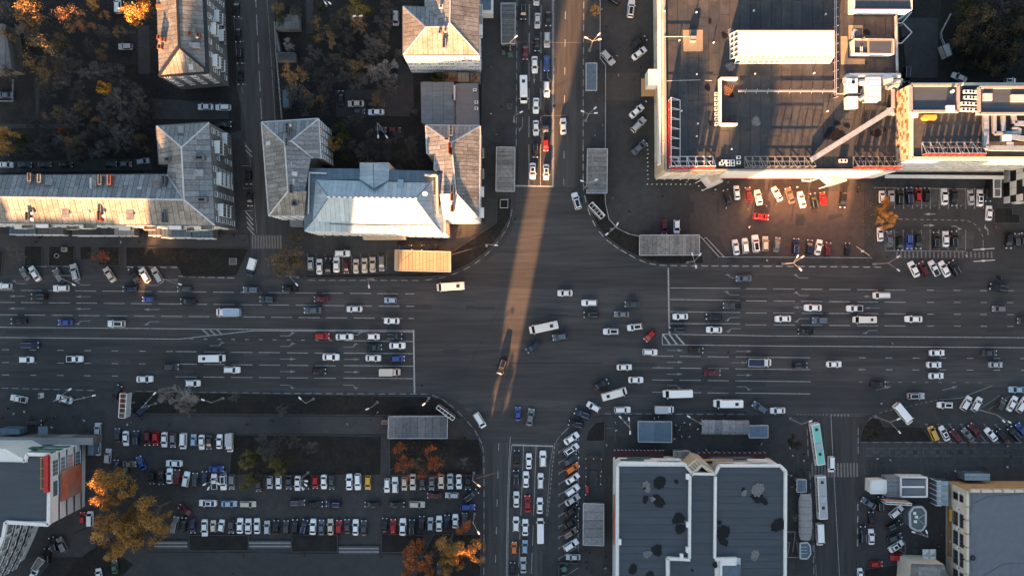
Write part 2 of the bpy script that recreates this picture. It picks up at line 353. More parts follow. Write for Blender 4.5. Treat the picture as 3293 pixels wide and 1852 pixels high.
# side streets
dashes(wroad, 'lane_dash', (821, -30), (842, 400), 6, 8.1, off=-1); pline(wroad, 'edge_line', '752,60 760,180 780,300', .1, Z1, 'paintd')
dashes(wroad, 'edge_line', (858, -20), (885, 390), 2.8, 3.1, m='paintd', w=.12)
pline(wroad, 'edge_line', '785,455 800,480 806,530 812,580 826,750', .12, Z1, 'paintd')
for k in range(6): pline(wroad, 'hatch_stripe', f'{788+k*1.5},{468+k*15 if k<2 else 650+k*16} {810+k*1.5},{490+k*15 if k<2 else 676+k*16}', .3, .0125, 'paint')
for y in (60, 134, 205, 272, 534, 606, 678): pline(wroad, 'bay_line', f'{750+y*.05},{y} {778+y*.05},{y}', .12, Z1, 'paint')
for k in range(11): pline(wroad, 'zebra_stripe', f'{812+k*9},757 {813+k*9},800', .48, .0125, 'zebra')
pline(eroad, 'centre_line', '2672,1334 2675,1400 2700,1860', .14); dashes(eroad, 'edge_line', (2592, 1350), (2626, 1860), 4, 6, m='paintd', w=.14)
for k in range(15): pline(eroad, 'zebra_stripe', f'{2612+k*10.3},1488 {2613+k*10.3},1533', .5, .0125, 'zebra')
for k in range(24): strip(pav[6], 'zebra_stripe', TW('13', 1300 + k * 40, 1056), TW('13', 1302 + k * 40, 1116), .5, .058, 'zebra')
# direction arrows
def arrow(par, c, ang, kind='s', m='paintd', L=4.6, z=.0115):
    ca, sa = math.cos(R(ang)), math.sin(R(ang))
    def f(q): return (c.x + q[0] * ca - q[1] * sa, c.y + q[0] * sa + q[1] * ca)
    h = L / 2
    if kind == 's': o = [[(-h, -.09), (h - 1.6, -.09), (h - 1.6, .09), (-h, .09)], [(h - 1.6, -.38), (h, 0), (h - 1.6, .38)]]
    else:
        s = 1 if kind == 'l' else -1
        o = [[(-h, -.09), (h - 1.8, -.09), (h - 1.8, .09), (-h, .09)], [(h - 1.8, -.09), (h - .9, s * .55), (h - 1.1, s * .75), (h - 2, .09 * s)], [(h - 1.6, s * .62), (h - .1, s * .75), (h - 1.1, s * 1.15)]]
        if s < 0: o = [q[::-1] for q in o]
        if kind == 'l': o[0] = o[0]
    b = MB()
    for i, q in enumerate(o): b.poly([(*f(p), z + .0006 * i) for p in q])
    b.build('lane_arrow', m, par)
for rc, s in (('20', '165,98,180,s 808,102,180,s 160,217,180,s 805,221,180,s 1472,227,180,s 800,340,180,l 1468,345,180,l 2110,578,0,l'), ('10', '180,1365,180,r 800,1378,180,r 1470,1382,180,r'),
              ('21', '320,482,0,l 980,475,0,l 320,585,0,l 935,590,0,l 320,707,0,s 940,710,0,s 320,828,0,s 940,832,0,s 320,960,0,r 935,960,0,r'),
              ('22', '1605,623,0,s 1605,737,0,s 1600,853,0,s 1600,962,0,r 2275,632,0,s 2275,862,0,s 2275,975,0,r 2150,85,180,r 2155,305,180,l 2165,412,180,l 2225,742,0,s'),
              ('23', '370,92,180,r 370,205,180,s 375,315,180,l 1045,100,180,s 1060,212,180,s 1040,430,180,l 1175,990,14,s 1820,990,14,s'), ('13', '365,1310,180,r'), ('12', '2160,1308,180,r')):
    for q in s.split():
        x, y, a, k = q.split(','); arrow(road, TW(rc, float(x), float(y)), float(a), k)
for x, y, a, k in ((235, 745, 270, 's'), (365, 740, 270, 'l'), (122, 1215, 270, 'r')): arrow(nroad, TW('02', x, y), a, k)
for x, y, a, k in ((1620, 691, 180, 's'), (1615, 800, 0, 's'), (1885, 808, 0, 'r'), (2185, 840, 90, 'l')): arrow(pav[6], TW('13', x, y), a, k, 'paint', 3.3, .058)
# numbered car park: bays, numbers, dashed guide line
pk = pav[6]
for x in (1190, 1277, 1365, 1452, 1540, 1625, 1713, 1800, 1885, 1970, 2055, 2140):
    strip(pk, 'bay_line', TW('13', x, 436), TW('13', x, 632), .13, .057, 'paint'); strip(pk, 'bay_line', TW('13', x - 9, 634), TW('13', x + 9, 634), .1, .0575, 'paint')
for x in (1187, 1275, 1362, 1450, 1537, 1623, 1710, 1797, 1883, 1968):
    strip(pk, 'bay_line', TW('13', x, 850), TW('13', x, 1043), .13, .057, 'paint'); strip(pk, 'bay_line', TW('13', x - 9, 848), TW('13', x + 9, 848), .1, .0575, 'paint')
strip(pk, 'bay_line', TW('13', 1080, 434), TW('13', 2232, 452), .13, .058, 'paint'); strip(pk, 'bay_line', TW('13', 1187, 1045), TW('13', 1968, 1052), .13, .058, 'paint')
dashes(pk, 'guide_dash', T('13', 1320, 740), T('13', 1955, 752), 1.1, 2, m='paint', w=.14)
for a, b in (((1985, 755), (2018, 768)), ((2045, 780), (2070, 800)), ((2093, 825), (2112, 853)), ((2125, 880), (2136, 910)), ((2138, 940), (2138, 1010))): strip(pk, 'guide_dash', TW('13', *a), TW('13', *b), .14, .057, 'paint')
for o in [c for c in pk.children if c.name.startswith('guide_dash')]: o.location.z = .046 if o.data.vertices[0].co.z < .03 else 0
for i in range(12):
    for yy, m in ((530, 'slab'), (940, 'slab')):
        if yy == 940 and i > 9: continue
        a, b = TW('13', 1196 + i * 86.5, yy - 85), TW('13', 1270 + i * 86.5, yy + 85)
        for u in range(2):
            for v in range(4):
                x0 = a.x + (b.x - a.x) * u / 2; y0 = a.y + (b.y - a.y) * v / 4
                k = ('bay', m)
                if k not in sl: sl[k] = MB().box((0, 0, 0), (abs(b.x - a.x) / 2 - .06, abs(b.y - a.y) / 4 - .06, .012)).mesh('paving_stone', m)
                obj('paving_stone', sl[k], pk, (x0 + (b.x - a.x) / 4, y0 + (b.y - a.y) / 8, .047))
def text(par, s, loc, size, m, rz=0, tilt=0, depth=.004):
    cu = bpy.data.curves.new('lettering', 'FONT'); cu.body = s; cu.size = size; cu.align_x = 'CENTER'; cu.align_y = 'CENTER'; cu.extrude = depth; cu.resolution_u = 2
    o = bpy.data.objects.new('lettering', cu); COL.objects.link(o)
    dg = bpy.context.evaluated_depsgraph_get(); me = bpy.data.meshes.new_from_object(o.evaluated_get(dg)); bpy.data.objects.remove(o)
    me.materials.clear(); me.materials.append(M[m]); t = obj('lettering', me, par, local(par, loc)); t.rotation_euler = (tilt, 0, rz); return t
for n, x in zip(range(13, 23), (1322, 1408, 1495, 1583, 1668, 1755, 1842, 1925, 2010, 2095)): text(pk, str(n), TW('13', x, 611) + Vector((0, 0, .058)), .62, 'paint')
# slanted bays by the south street, by the right edge, small lot by the corner
for k in range(13):
    o = strip(sroad, 'bay_line', TW('32', 475, 245 + k * 103.5), TW('32', 662, 125 + k * 103.5), .13, Z1, 'paint'); strip(sroad, 'bay_line', TW('32', 475, 230 + k * 103.5), TW('32', 476, 262 + k * 103.5), .1, .0115, 'paint')
for k in range(10): strip(road, 'bay_line', TW('23', 1590 + k * 112, 1338 + 10), TW('23', 1720 + k * 112, 1510), .13, Z1, 'paint'); strip(road, 'bay_line', TW('23', 1575 + k * 112, 1338), TW('23', 1605 + k * 112, 1338), .1, .0115, 'paint')
for k in range(7): strip(road, 'bay_line', TW('23', 2090 + k * 100, 1200), TW('23', 2300 + k * 100, 1060), .13, Z1, 'paintd')
for k in range(10): x = 510 + k * 85.5; strip(road, 'bay_line', TW('11', x, 1075), TW('11', x, 1232), .12, Z1, 'paintd')
for s in ('1345,770 1390,800', '1330,850 1392,905', '1350,1090 1382,1120 1382,1230 1325,1190', '1350,950 1390,905'): pline(eroad, 'bay_line', s, .12, Z1, 'paint', '33')
# seams, patches and covers in the asphalt
for rc, s, w in (('12', '610,1230 700,1226 1000,1208 1280,1200', .12), ('12', '80,1270 160,1264', .1), ('21', '2000,905 2490,0', .05), ('20', '0,900 900,915 1000,925', .08), ('22', '0,745 900,748', .18),
                 ('12', '990,560 1150,600 1300,640 1680,690', .07), ('23', '640,1095 690,1140 700,1240', .06), ('23', '720,1100 760,1160 760,1240', .06), ('13', '985,440 992,860', .1)):
    pline(road, 'crack_seal', s, w, .0085, 'puddle', rc)
dp = mat('asphalt_patch', (.03, .03, .031), .85, noise=.2, scale=1)
for rc, s in (('12', '1662,562 1785,562 1785,680 1662,680'), ('13', '320,690 400,690 418,740 390,800 318,805'), ('13', '630,700 775,688 778,712 632,750'), ('33', '895,490 945,420 960,480 950,560 1010,600 1030,640 960,690 920,720 890,690'), ('02', '1050,980 1180,982 1180,998 1048,998'),
              ('12', '2010,553 2026,555 2026,685 2010,685'), ('22', '1600,1190 1800,1185 2300,1215 2300,1235 1600,1220')): sheet('asphalt_patch', TP(rc, s), .0075, dp)
sheet('asphalt_patch', TP('12', '1748,470 2030,475 2028,900 1850,890 1748,890'), .0072, mat('warm_tinted_asphalt', (.055, .047, .042), .9, noise=.2, scale=1))  # forecourt sheet tinted warm, its orange sunlit patch put into the colour
sheet('asphalt_patch', TP('02', '930,712 1262,708 1262,980 930,975'), .0072, MATS['warm_tinted_asphalt'])
sheet('car_park', TP('12', '2035,470 3440,470 3440,1100 2120,1095 2030,900'), .0062, mat('glow_tinted_asphalt', (.062, .046, .042), .9, noise=.25, scale=.6))  # red glow of the low sun on this lot painted into the asphalt
mh = MB().prism([(math.cos(a * .5236) * .34, math.sin(a * .5236) * .34) for a in range(12)], 0, .02).mesh('manhole_cover', 'puddle')
for rc, s in (('31', '500,872 935,312'), ('12', '1482,518 50,742 1160,665'), ('22', '2120,640'), ('21', '1620,962'), ('13', '1555,700 920,475'), ('11', '2228,752 1360,935'), ('02', '432,1030 1270,655'), ('01', '2395,1240 2410,665'), ('30', '1680,1308 2350,1250'), ('33', '2040,1270')):
    for q in s.split():
        c = TW(rc, *map(float, q.split(','))); o = obj('manhole_cover', mh, None, (c.x, c.y, .013)); o['kind'] = 'structure'

pr_ = random.Random(5); lp = mat('pale_asphalt_patch', (.05, .049, .048), .9, noise=.3, scale=1)
for i in range(46):
    x, y = (pr_.uniform(0, 3293), pr_.uniform(905, 1250)) if i < 34 else (pr_.uniform(1670, 1860), pr_.uniform(20, 590)) if i < 40 else (pr_.uniform(1570, 1760), pr_.uniform(1450, 1840))
    c = W((x, y)); l, w_ = pr_.uniform(1, 7), pr_.uniform(.3, 1.6)
    if i >= 34: l, w_ = w_, l
    a_ = pr_.uniform(-.03, .03); sheet('asphalt_patch', [(c.x - l, c.y - w_ / 2 - a_ * l), (c.x + l, c.y - w_ / 2 + a_ * l), (c.x + l, c.y + w_ / 2 + a_ * l), (c.x - l, c.y + w_ / 2 - a_ * l)], .0088 + i * .00003, dp if pr_.random() < .6 else lp)
# ================================================================ KERBS
ksm = {}
def kerb(s, rc=None, on=1.9, gap=1.15, light='paint', w=.22, raised=True):
    pts = TP(rc, s) if rc else P(s); b = MB()
    for i in range(len(pts) - 1): b.beam((pts[i].x, pts[i].y, .06), (pts[i + 1].x, pts[i + 1].y, .06), w, .16)
    k = b.build('kerb', 'kerbd'); k['kind'] = 'structure'
    key = (on, light)
    if key not in ksm: ksm[key] = MB().box((0, 0, 0), (on, w + .05, .17)).mesh('kerb_stone', light)
    for i in range(len(pts) - 1):
        a, c = pts[i], pts[i + 1]; d = (c - a).length; n = max(1, round(d / (on + gap))); st = d / n
        for j in range(n):
            q = a + (c - a) * ((j + .5) / n); ks = obj('kerb_stone', ksm[key], k, (q.x, q.y, .063), math.atan2(c.y - a.y, c.x - a.x))
            if st < on + .2: ks.scale = (st * .62 / on, 1, 1)
kerb('710,0 710,380 718,480 745,610 790,730 840,830 930,935 1060,1030 1230,1125 1340,1168 1430,1184 1540,1190 2536,1197', '12'); kerb('716,-1100 716,0 712,660 710,1440', '02', light='paintd')
kerb('1500,1333 1610,1337 1760,1318 1880,1290 2000,1245 2110,1187 2210,1115 2300,1030 2380,930 2440,840 2480,740 2500,620', '11', light='paintd'); kerb('500,1330 1500,1334', '11', light='paintd')
kerb('66,-600 66,480 60,1440', '02', light='paintd')
kerb('1215,1203 1745,1208', '10'); kerb('1720,1293 2290,1310', '10'); kerb('260,1197 700,1199', '10', light='paintd')
kerb('0,988 500,1000 935,1012', '20', light='paintd'); kerb('1300,1018 2536,1036', '20', light='paintd'); kerb('60,1038 1690,1046 1810,1090 1940,1185 2040,1285 2130,1390 2170,1460', '21', light='paintd')
kerb('2168,90 2205,170 2222,260 2224,700 2222,1449', '31', light='paintd'); kerb('0,1195 1165,1206', '13')
kerb('900,1237 2290,1242', '22', light='paintd'); kerb('490,1449 580,1360 660,1300', '22', light='paintd', on=3, gap=.2)
kerb('665,60 662,1220', '32', light='paintd'); kerb('1020,1310 1060,1265 1115,1243', '23', light='paintd', on=1.2, gap=.4); kerb('925,0 925,270', '33', light='paintd'); kerb('922,720 918,1180', '33'); kerb('430,0 440,300', '33', light='paintd'); kerb('455,430 480,900 495,1449', '33', light='paintd')
kerb('930,148 2530,152', '33', on=3, gap=.1, light='paintd')
# unseen blocks added south of the view to shape sun and shade: x from, x to, height, y of the north face
OCC = [(-330, -201, 66, -170), (-200.5, -174, 61.5, -170), (-173.5, -143.5, 57, -170), (-143.5, -134, 35, -171), (-134, -82, 68, -170), (-81.5, -69, 52, -171), (-69, -57.4, 38.3, -170), (-55.4, -47, 37.6, -170), (-47, -36.6, 58, -171), (-27.6, 0, 58, -170), (0, 6, 66, -174), (6, 18, 57, -170), (18, 26, 65, -171), (26, 60, 39.3, -170), (60, 72, 60, -171), (72, 84, 66, -174), (84, 121, 58, -170), (121, 330, 64, -171), (-54, -12, 15.2, -112)]
# ================================================================ BUILDINGS
def building(name, label, c, cat='building', group=None): return thing(name, cat, label, (c[0], c[1], 0), group=group)
def walls(b, px, h, m, name='wall', z0=0):      # px: eave outline as seen in the photograph
    pts = ccw([W(p, h) for p in px]); mb = MB().prism(pts, z0, h - .12); return mb.build(name, m, b), pts
def pl_fit(P3):
    a = P3[0]; best = None
    import itertools
    for i, j, k in itertools.combinations(range(len(P3)), 3):
        n = (P3[j] - P3[i]).cross(P3[k] - P3[i])
        if best is None or n.length > best[0].length: best = (n, P3[i])
    n, o = best
    return (lambda x, y: o.z - (n.x * (x - o.x) + n.y * (y - o.y)) / n.z) if abs(n.z) > 1e-6 else (lambda x, y: o.z)
def clip(poly, nx, ny, d):                      # keep nx*x+ny*y <= d
    out = []
    for i in range(len(poly)):
        a, b = poly[i], poly[(i + 1) % len(poly)]; fa, fb = nx * a[0] + ny * a[1] - d, nx * b[0] + ny * b[1] - d
        if fa <= 0: out.append(a)
        if (fa < 0 < fb) or (fb < 0 < fa): t = fa / (fa - fb); out.append((a[0] + (b[0] - a[0]) * t, a[1] + (b[1] - a[1]) * t))
    return out
def inset_ok(p):
    a = abs(sum(p[i][0] * p[(i + 1) % len(p)][1] - p[(i + 1) % len(p)][0] * p[i][1] for i in range(len(p)))) / 2 if len(p) > 2 else 0
    return a > .12
def slope(parent, P3, sw, m, rows=1, gap=.11, th=.05, eave=None, name='roof_panel', mdeck='deck', jit=.15):
    """a roof slope: a deck, and the separate sheets lying on it; strips run down the slope"""
    z = pl_fit(P3); e = (eave if eave is not None else (P3[1] - P3[0])); e = Vector((e.x, e.y)).normalized(); f = Vector((-e.y, e.x))
    MB().poly([(p.x, p.y, z(p.x, p.y) - .03) for p in ccw(list(P3))]).build('roof_deck', mdeck, parent)
    base = [(p.x, p.y) for p in ccw(list(P3))]
    us = [p[0] * e.x + p[1] * e.y for p in base]; vs_ = [p[0] * f.x + p[1] * f.y for p in base]
    n = max(1, round((max(us) - min(us)) / sw)); st = (max(us) - min(us)) / n
    for i in range(n):
        u0, u1 = min(us) + i * st + gap / 2, min(us) + (i + 1) * st - gap / 2
        p = clip(clip(base, e.x, e.y, u1), -e.x, -e.y, -u0)
        if not inset_ok(p): continue
        cuts = [min(vs_) - 1] + [min(vs_) + (max(vs_) - min(vs_)) * ((r + 1) / rows + rnd.uniform(-jit, jit) / rows) for r in range(rows - 1)] + [max(vs_) + 1]
        for r in range(rows):
            q = clip(clip(p, f.x, f.y, cuts[r + 1] - gap / 3), -f.x, -f.y, -(cuts[r] + gap / 3))
            if not inset_ok(q): continue
            mb = MB(); k = len(q); lift = rnd.uniform(0, .02)
            top = [(x, y, z(x, y) + th + lift) for x, y in q]; bot = [(x, y, z(x, y) - .02) for x, y in q]
            mb.add(top, [tuple(range(k))]); mb.add(bot + top, [(i2, (i2 + 1) % k, k + (i2 + 1) % k, k + i2) for i2 in range(k)])
            mb.build(name, m, parent)
def caps(parent, segs, w, m, name='ridge_cap', dz=.1, h=.14):
    mb = MB()
    for a, b in segs: mb.beam(a + Vector((0, 0, dz)), b + Vector((0, 0, dz)), w, h)
    return mb.build(name, m, parent)
WN = {}
def window(parent, p, rz, w_, h_, mul=1, trans=0, fm='frame', gm='glass', name='window'):
    k = (round(w_, 1), round(h_, 1), mul, trans, fm, gm)
    if k not in WN:
        f = MB(); t = .11
        for x in (-w_ / 2, w_ / 2): f.box((x, .0, 0), (t, .16, h_))
        for z in (-h_ / 2, h_ / 2): f.box((0, .0, z), (w_ - t, .158, t))
        for i in range(mul): f.box((-w_ / 2 + w_ * (i + 1) / (mul + 1), .0, 0), (t * .7, .12, h_ - t))
        for i in range(trans): f.box((0, .0, -h_ / 2 + h_ * (i + 1) / (trans + 1)), (w_ - t, .1, t * .7))
        f.box((0, .06, -h_ / 2 - .06), (w_ + .2, .3, .06))
        WN[k] = (f.mesh('window_frame', fm), MB().box((0, -.03, 0), (w_ - t, .1, h_ - t)).mesh('window_pane', gm))
    a, c = WN[k]; o = obj(name, a, parent, local(parent, p), rz); obj('pane', c, o, (0, 0, 0)); return o
def facade(parent, a, b, zs, n, w_=1.3, h_=1.5, mul=1, trans=0, off=.0, s0=0, s1=1, skip=.0, **kw):
    """rows of windows on the wall from a to b (seen from outside a is left, b right)"""
    a = Vector((a[0], a[1], 0)); b = Vector((b[0], b[1], 0)); d = b - a; u = d.normalized(); nrm = Vector((u.y, -u.x, 0)); rz = math.atan2(nrm.y, nrm.x) - math.pi / 2
    for z in zs:
        for i in range(n):
            if rnd.random() < skip: continue
            p = a + d * (s0 + (s1 - s0) * (i + .5) / n) + nrm * .05; window(parent, (p.x, p.y, z), rz, w_, h_, mul, trans, **kw)
def balcony(parent, p, rz, w_=3, d=1.2, m='grey', glazed=True):
    c = math.cos(rz); s = math.sin(rz)
    b = MB(); b.box((0, d / 2, -.6), (w_, d, .15)); b.box((0, d - .04, -.05), (w_, .08, 1.0))
    for x in (-w_ / 2 + .04, w_ / 2 - .04): b.box((x, d / 2 - .05, -.05), (.08, d - .1, .98))
    o = obj('balcony', b.mesh('balcony', m), parent, local(parent, p), rz)
    if glazed:
        g = MB(); g.box((0, d - .06, 1.05), (w_, .1, 1.15)); g.box((0, d / 2, 1.65), (w_ + .1, d + .1, .06), mi=1); obj('balcony_glazing', g.mesh('balcony_glazing', ['glass', 'frame']), o)
        f = MB()
        for i in range(5): f.box((-w_ / 2 + w_ * i / 4, d + .02, 1.05), (.08, .08, 1.2))
        obj('balcony_frame', f.mesh('balcony_frame', 'frame'), o)
    return o
def chimney(parent, p, w_=.9, l=1.6, h=1.5, m='brick', rz=0, holes=2):
    b = MB(); b.box((0, 0, h / 2 - .4), (w_, l, h + .8)); b.box((0, 0, h + .06), (w_ + .25, l + .25, .14))
    o = obj('chimney', b.mesh('chimney', m), parent, local(parent, p), rz); f = MB()
    for i in range(holes): f.box((0, -l / 2 + l * (i + .5) / holes, h + .16), (w_ * .6, l / holes * .6, .1))
    obj('flue', f.mesh('flue', 'puddle'), o); return o
def skylight(parent, p, w_, l, rz=0, m='glassb', h=.25):
    b = MB().box((0, 0, h / 2), (w_, l, h)); o = obj('roof_hatch', b.mesh('roof_hatch', m), parent, local(parent, p), rz); return o
def dish(parent, p, r=.5):
    b = MB(); b.tube((0, 0, 0), (0, 0, .8), .05); n = 10
    vs = [(0, 0, .75)] + [(math.cos(6.283 * i / n) * r, math.sin(6.283 * i / n) * r * .8, .9 + .3 * math.sin(6.283 * i / n)) for i in range(n)]
    b.add(vs, [(0, 1 + i, 1 + (i + 1) % n) for i in range(n)], 0); return obj('satellite_dish', b.mesh('satellite_dish', 'frame'), parent, local(parent, p))
def aircon(parent, p, rz=0, s=1.0, name='air_conditioner', nf=1):
    k = ('ac', nf)
    if k not in WN:
        b = MB(); L = .95 * nf; b.box((0, 0, .45), (L, .75, .8)); f = MB()
        for i in range(nf):
            x = -L / 2 + .95 * (i + .5); f.tube((x, 0, .85), (x, 0, .875), .28, n=10); f.tube((x, -.376, .45), (x, -.39, .45), .27, n=10)
        WN[k] = (b.mesh('air_conditioner', 'whitem'), f.mesh('fan_grille', 'puddle'))
    o = obj(name, WN[k][0], parent, local(parent, p), rz, scale=(s, s, s)); obj('fan_grille', WN[k][1], o); return o
def Z(rc, s, h=None):                           # "x,y,z x,y,z" tile readings with heights
    out = []
    for q in s.split():
        a = q.split(','); out.append(TW(rc, float(a[0]), float(a[1]), float(a[2])))
    return out
def on(rc, x, y, h): return TW(rc, x, y, h)

# ---- top-left block ------------------------------------------------------
b = building('apartment_block', 'grey apartment block with dark-edged hipped roof beside the narrow side street', TW('00', 1780, 200, 15.3)); h = 15.3
px = [T('00', *q) for q in ((1512, -300), (1545, 742), (2033, 704), (1990, -300))]
_, wp = walls(b, px, h, 'grey')
for P3 in (Z('00', f'1512,-300,{h} 1545,742,{h} 1742,462,18 1712,-300,18'), Z('00', f'2033,704,{h} 1990,-300,{h} 1712,-300,18 1742,462,18')): slope(b, P3, 1.15, 'metalw', 2)
slope(b, Z('00', f'1545,742,{h} 2033,704,{h} 1742,462,18'), 1.15, 'metalw', 2)
A, B_, C_, D_, F_ = (on('00', 1545, 742, h), on('00', 2033, 704, h), on('00', 1742, 462, 18), on('00', 1712, -300, 18), on('00', 1990, -300, h))
caps(b, [(C_, D_), (A, C_), (B_, C_)], .62, 'black', dz=.2, h=.2); caps(b, [(A, B_)], .8, 'black', 'gutter'); caps(b, [(F_ + Vector((-.6, 0, .3)), B_ + Vector((-.6, 0, .3)))], 1.5, 'black', 'gutter', .05)
facade(b, B_, F_, [2.6, 5.6, 8.5, 11.4, 14], 8, 1.2, 1.4, skip=.12); facade(b, A, B_, [5.6, 8.5, 11.4, 14], 4, 1.4, 1.3)
for y, z in ((90, 8), (250, 11), (250, 5), (560, 8), (560, 11), (560, 4.8), (90, 4.8)):
    g = on('00', 1990 + (y + 300) * .043, y, h); balcony(b, (g.x + .05, g.y, z), -math.pi / 2, 3.2, 1.3, 'grey' if z < 10 else 'frame', True)
for x, y in ((1560, 378), (1600, 400), (1565, 470), (1860, 342), (1940, 355)): chimney(b, on('00', x, y, 16.3), .8, .9, 1.3, 'brick')
skylight(b, on('00', 1858, 655, 16.1), 1.1, 1.5, m='triml'); dish(b, on('00', 1925, 375, 16.6), .35)
dmr = MB(); c = on('00', 1905, 445, 16.7); dmr.box((c.x, c.y, c.z), (2.2, 1.3, 1.0)); dmr.poly([(c.x - 2.6, c.y + 1, c.z + .3), (c.x - 1.1, c.y - .65, c.z + .55), (c.x - 1.1, c.y + .65, c.z + .55)]); dmr.build('dormer', 'metal', b)
ob = MB(); c = on('00', 1590, 68, 15.6); ob.box((c.x, c.y, c.z), (4, 1.2, .7)); ob.build('parapet_stub', 'wood', b)

# ---- L-shaped long block -------------------------------------------------
h = 17.5; b = building('apartment_block', 'long L-shaped apartment block with pale sheet roof along the boulevard', TW('10', 1500, 550, h)); rz_ = 20.8
px = [T('10', *q) for q in ((-420, 318), (-420, 768), (2085, 800), (2030, -196), (1520, -163), (1548, 205), (1628, 197), (1622, 308))]
walls(b, px, h, 'grey')
slope(b, Z('10', f'-420,768,{h} 2085,800,{h} 1787,552,{rz_} -420,520,{rz_}'), 1.5, 'metalw', 2)
slope(b, Z('10', f'1622,308,{h} -420,318,{h} -420,520,{rz_} 1787,552,{rz_}'), 1.3, 'metal', 2)
slope(b, Z('10', f'2085,800,{h} 2030,-196,{h} 1762,45,{rz_} 1787,552,{rz_}'), 1.5, 'metal', 2)
slope(b, Z('10', f'2030,-196,{h} 1520,-163,{h} 1762,45,{rz_}'), 1.3, 'metal', 2)
slope(b, Z('10', f'1520,-163,{h} 1548,205,{h} 1768,205,{rz_} 1762,45,{rz_}'), 1.3, 'metalw', 2)
slope(b, Z('10', f'1628,197,{h+1} 1622,308,{h} 1787,552,{rz_} 1768,205,{rz_}'), 1.3, 'metal', 2)
g = lambda x, y, z: on('10', x, y, z)
caps(b, [(g(-420, 520, rz_), g(1787, 552, rz_)), (g(2085, 800, h), g(1787, 552, rz_)), (g(1787, 552, rz_), g(1762, 45, rz_)), (g(1762, 45, rz_), g(2030, -196, h)), (g(1762, 45, rz_), g(1520, -163, h)), (g(1622, 308, h), g(1787, 552, rz_))], .42, 'triml', dz=.04)
caps(b, [(g(-420, 768, h), g(2085, 800, h)), (g(2085, 800, h), g(2030, -196, h)), (g(2030, -196, h), g(1520, -163, h)), (g(-420, 318, h), g(1622, 308, h)), (g(1520, -163, h), g(1548, 205, h)), (g(1548, 205, h), g(1628, 197, h))], .45, 'trim', 'gutter', 0)
facade(b, g(2085, 800, h), g(2030, -196, h), [2.6, 5.8, 9, 12.2, 15.4], 8, 1.3, 1.5, skip=.1); facade(b, g(-400, 770, h), g(2085, 800, h), [6, 9.3, 12.6, 15.6], 24, 1.5, 1.7)
for y, z in ((330, 13), (330, 9.8), (330, 6.6), (640, 13), (640, 9.8), (640, 6.6), (20, 13), (20, 9.8), (-100, 6.6)):
    q = g(2030 + (y + 196) * .055, y, h); balcony(b, (q.x + .05, q.y, z - .4), -math.pi / 2, 3.4, 1.3, 'frame' if y == 330 else 'grey', True)
for i, x in enumerate((60, 170, 410, 550, 770, 840, 1100, 1380, 1700, 1760, 1900, 1990)):
    q = g(x, 768 + (x + 420) * .0127, h); balcony(b, (q.x, q.y - .05, 9.4 + 3.2 * (i % 3)), math.pi, 3.2, 1.1, 'cream', i % 2 == 0)
for x, y, l, m in ((985, 715, 2.4, 'brick'), (990, 640, 1.6, 'concrete'), (293, 715, 2, 'metald'), (1608, 725, 2.6, 'metald'), (315, 340, 2, 'metalw'), (410, 350, 2, 'metalw'), (995, 365, 2.4, 'metald'), (1085, 365, 2.4, 'brick'), (1610, 370, 2.4, 'metald')):
    chimney(b, g(x, y, 18.6), .75, l, 1.5, m, holes=4)
for x, y in ((1950, 150), (1972, 555)): chimney(b, g(x, y, 18.8), 2.6, .9, 1.2, 'metald', holes=1)
chimney(b, g(1640, 165, 18.6), 1.4, .8, 1.2, 'metald', holes=1)
for x, y, w_, l, m in ((640, 665, 1.9, 3.6, 'metalw'), (1265, 680, 1.9, 3.8, 'metalw'), (920, 405, 1.2, 3.8, 'metalw'), (885, 400, .55, 3.4, 'triml'), (1530, 415, 1.9, 3.8, 'metalw'), (1815, 310, 2.2, 1.0, 'triml'), (1915, 290, 3.4, 1.8, 'metal'), (1358, 458, 1.1, 1.5, 'triml'), (480, 375, 1.9, 2, 'metal'), (1760, -130, 1.6, 1.9, 'metal'), (868, 680, .3, 1.6, 'triml'), (740, 578, .45, 1.3, 'triml')):
    zz = {True: 19.2, False: 19.2}[True]; skylight(b, g(x, y, zz), w_, l, 0, m, .3)
for x, y in ((330, 690), (328, 745), (1020, 715)): dish(b, g(x, y, 18.8), .4)
lad = MB(); c1, c2 = g(1610, 592, 19.6), g(1755, 612, 19.4); lad.beam(c1, c2, .08, .08); lad.beam(g(1685, 560, 20.2), g(1692, 605, 19.5), .12, .08); lad.beam(g(1745, 575, 20), g(1755, 625, 19.2), .3, .08); lad.build('roof_ladder', 'triml', b)
# shop fronts at its foot
for x0, x1, y0, y1, m, ht in ((90, 350, 815, 885, 'metalbd', 3.6), (360, 620, 815, 888, 'metald', 3.4), (700, 1110, 835, 895, 'bitumen', 3.4), (1110, 1305, 835, 895, 'concrete', 3.6), (1440, 1560, 830, 895, 'metald', 3.2), (1565, 1860, 838, 915, 'metalbd', 3.6), (1866, 2070, 842, 922, 'metalbd', 3.8)):
    p4 = [on('10', *q, ht) for q in ((x0, y0 - 20), (x0, y1), (x1, y1), (x1, y0 - 20))]
    s = thing('shop_annex', 'shop', None, (p4[0].x, p4[0].y, 0), group='shop annexes at the foot of the long block'); MB().prism(ccw(p4), 0, ht - .3).build('wall', 'grey', s)
    slope(s, p4, 1.1, m, 1, eave=p4[2] - p4[1]); MB().beam(p4[1] + Vector((0, -.1, -.3)), p4[2] + Vector((0, -.1, -.3)), .2, .7).build('fascia', 'frame' if x0 != 1110 else 'triml', s)
    for i in range(3): q = p4[1] + (p4[2] - p4[1]) * (i + .5) / 3; window(s, (q.x, q.y - .05, 1.5), math.pi, (p4[2] - p4[1]).length / 3 - .6, 1.8, 1, 0, name='shop_window')
    later(s, f'{"blue" if "b" in m[5:] else "dark" if m in ("metald","bitumen") else "pale"} flat-roofed shop annex', 'at the foot of the long apartment block', p4[1])

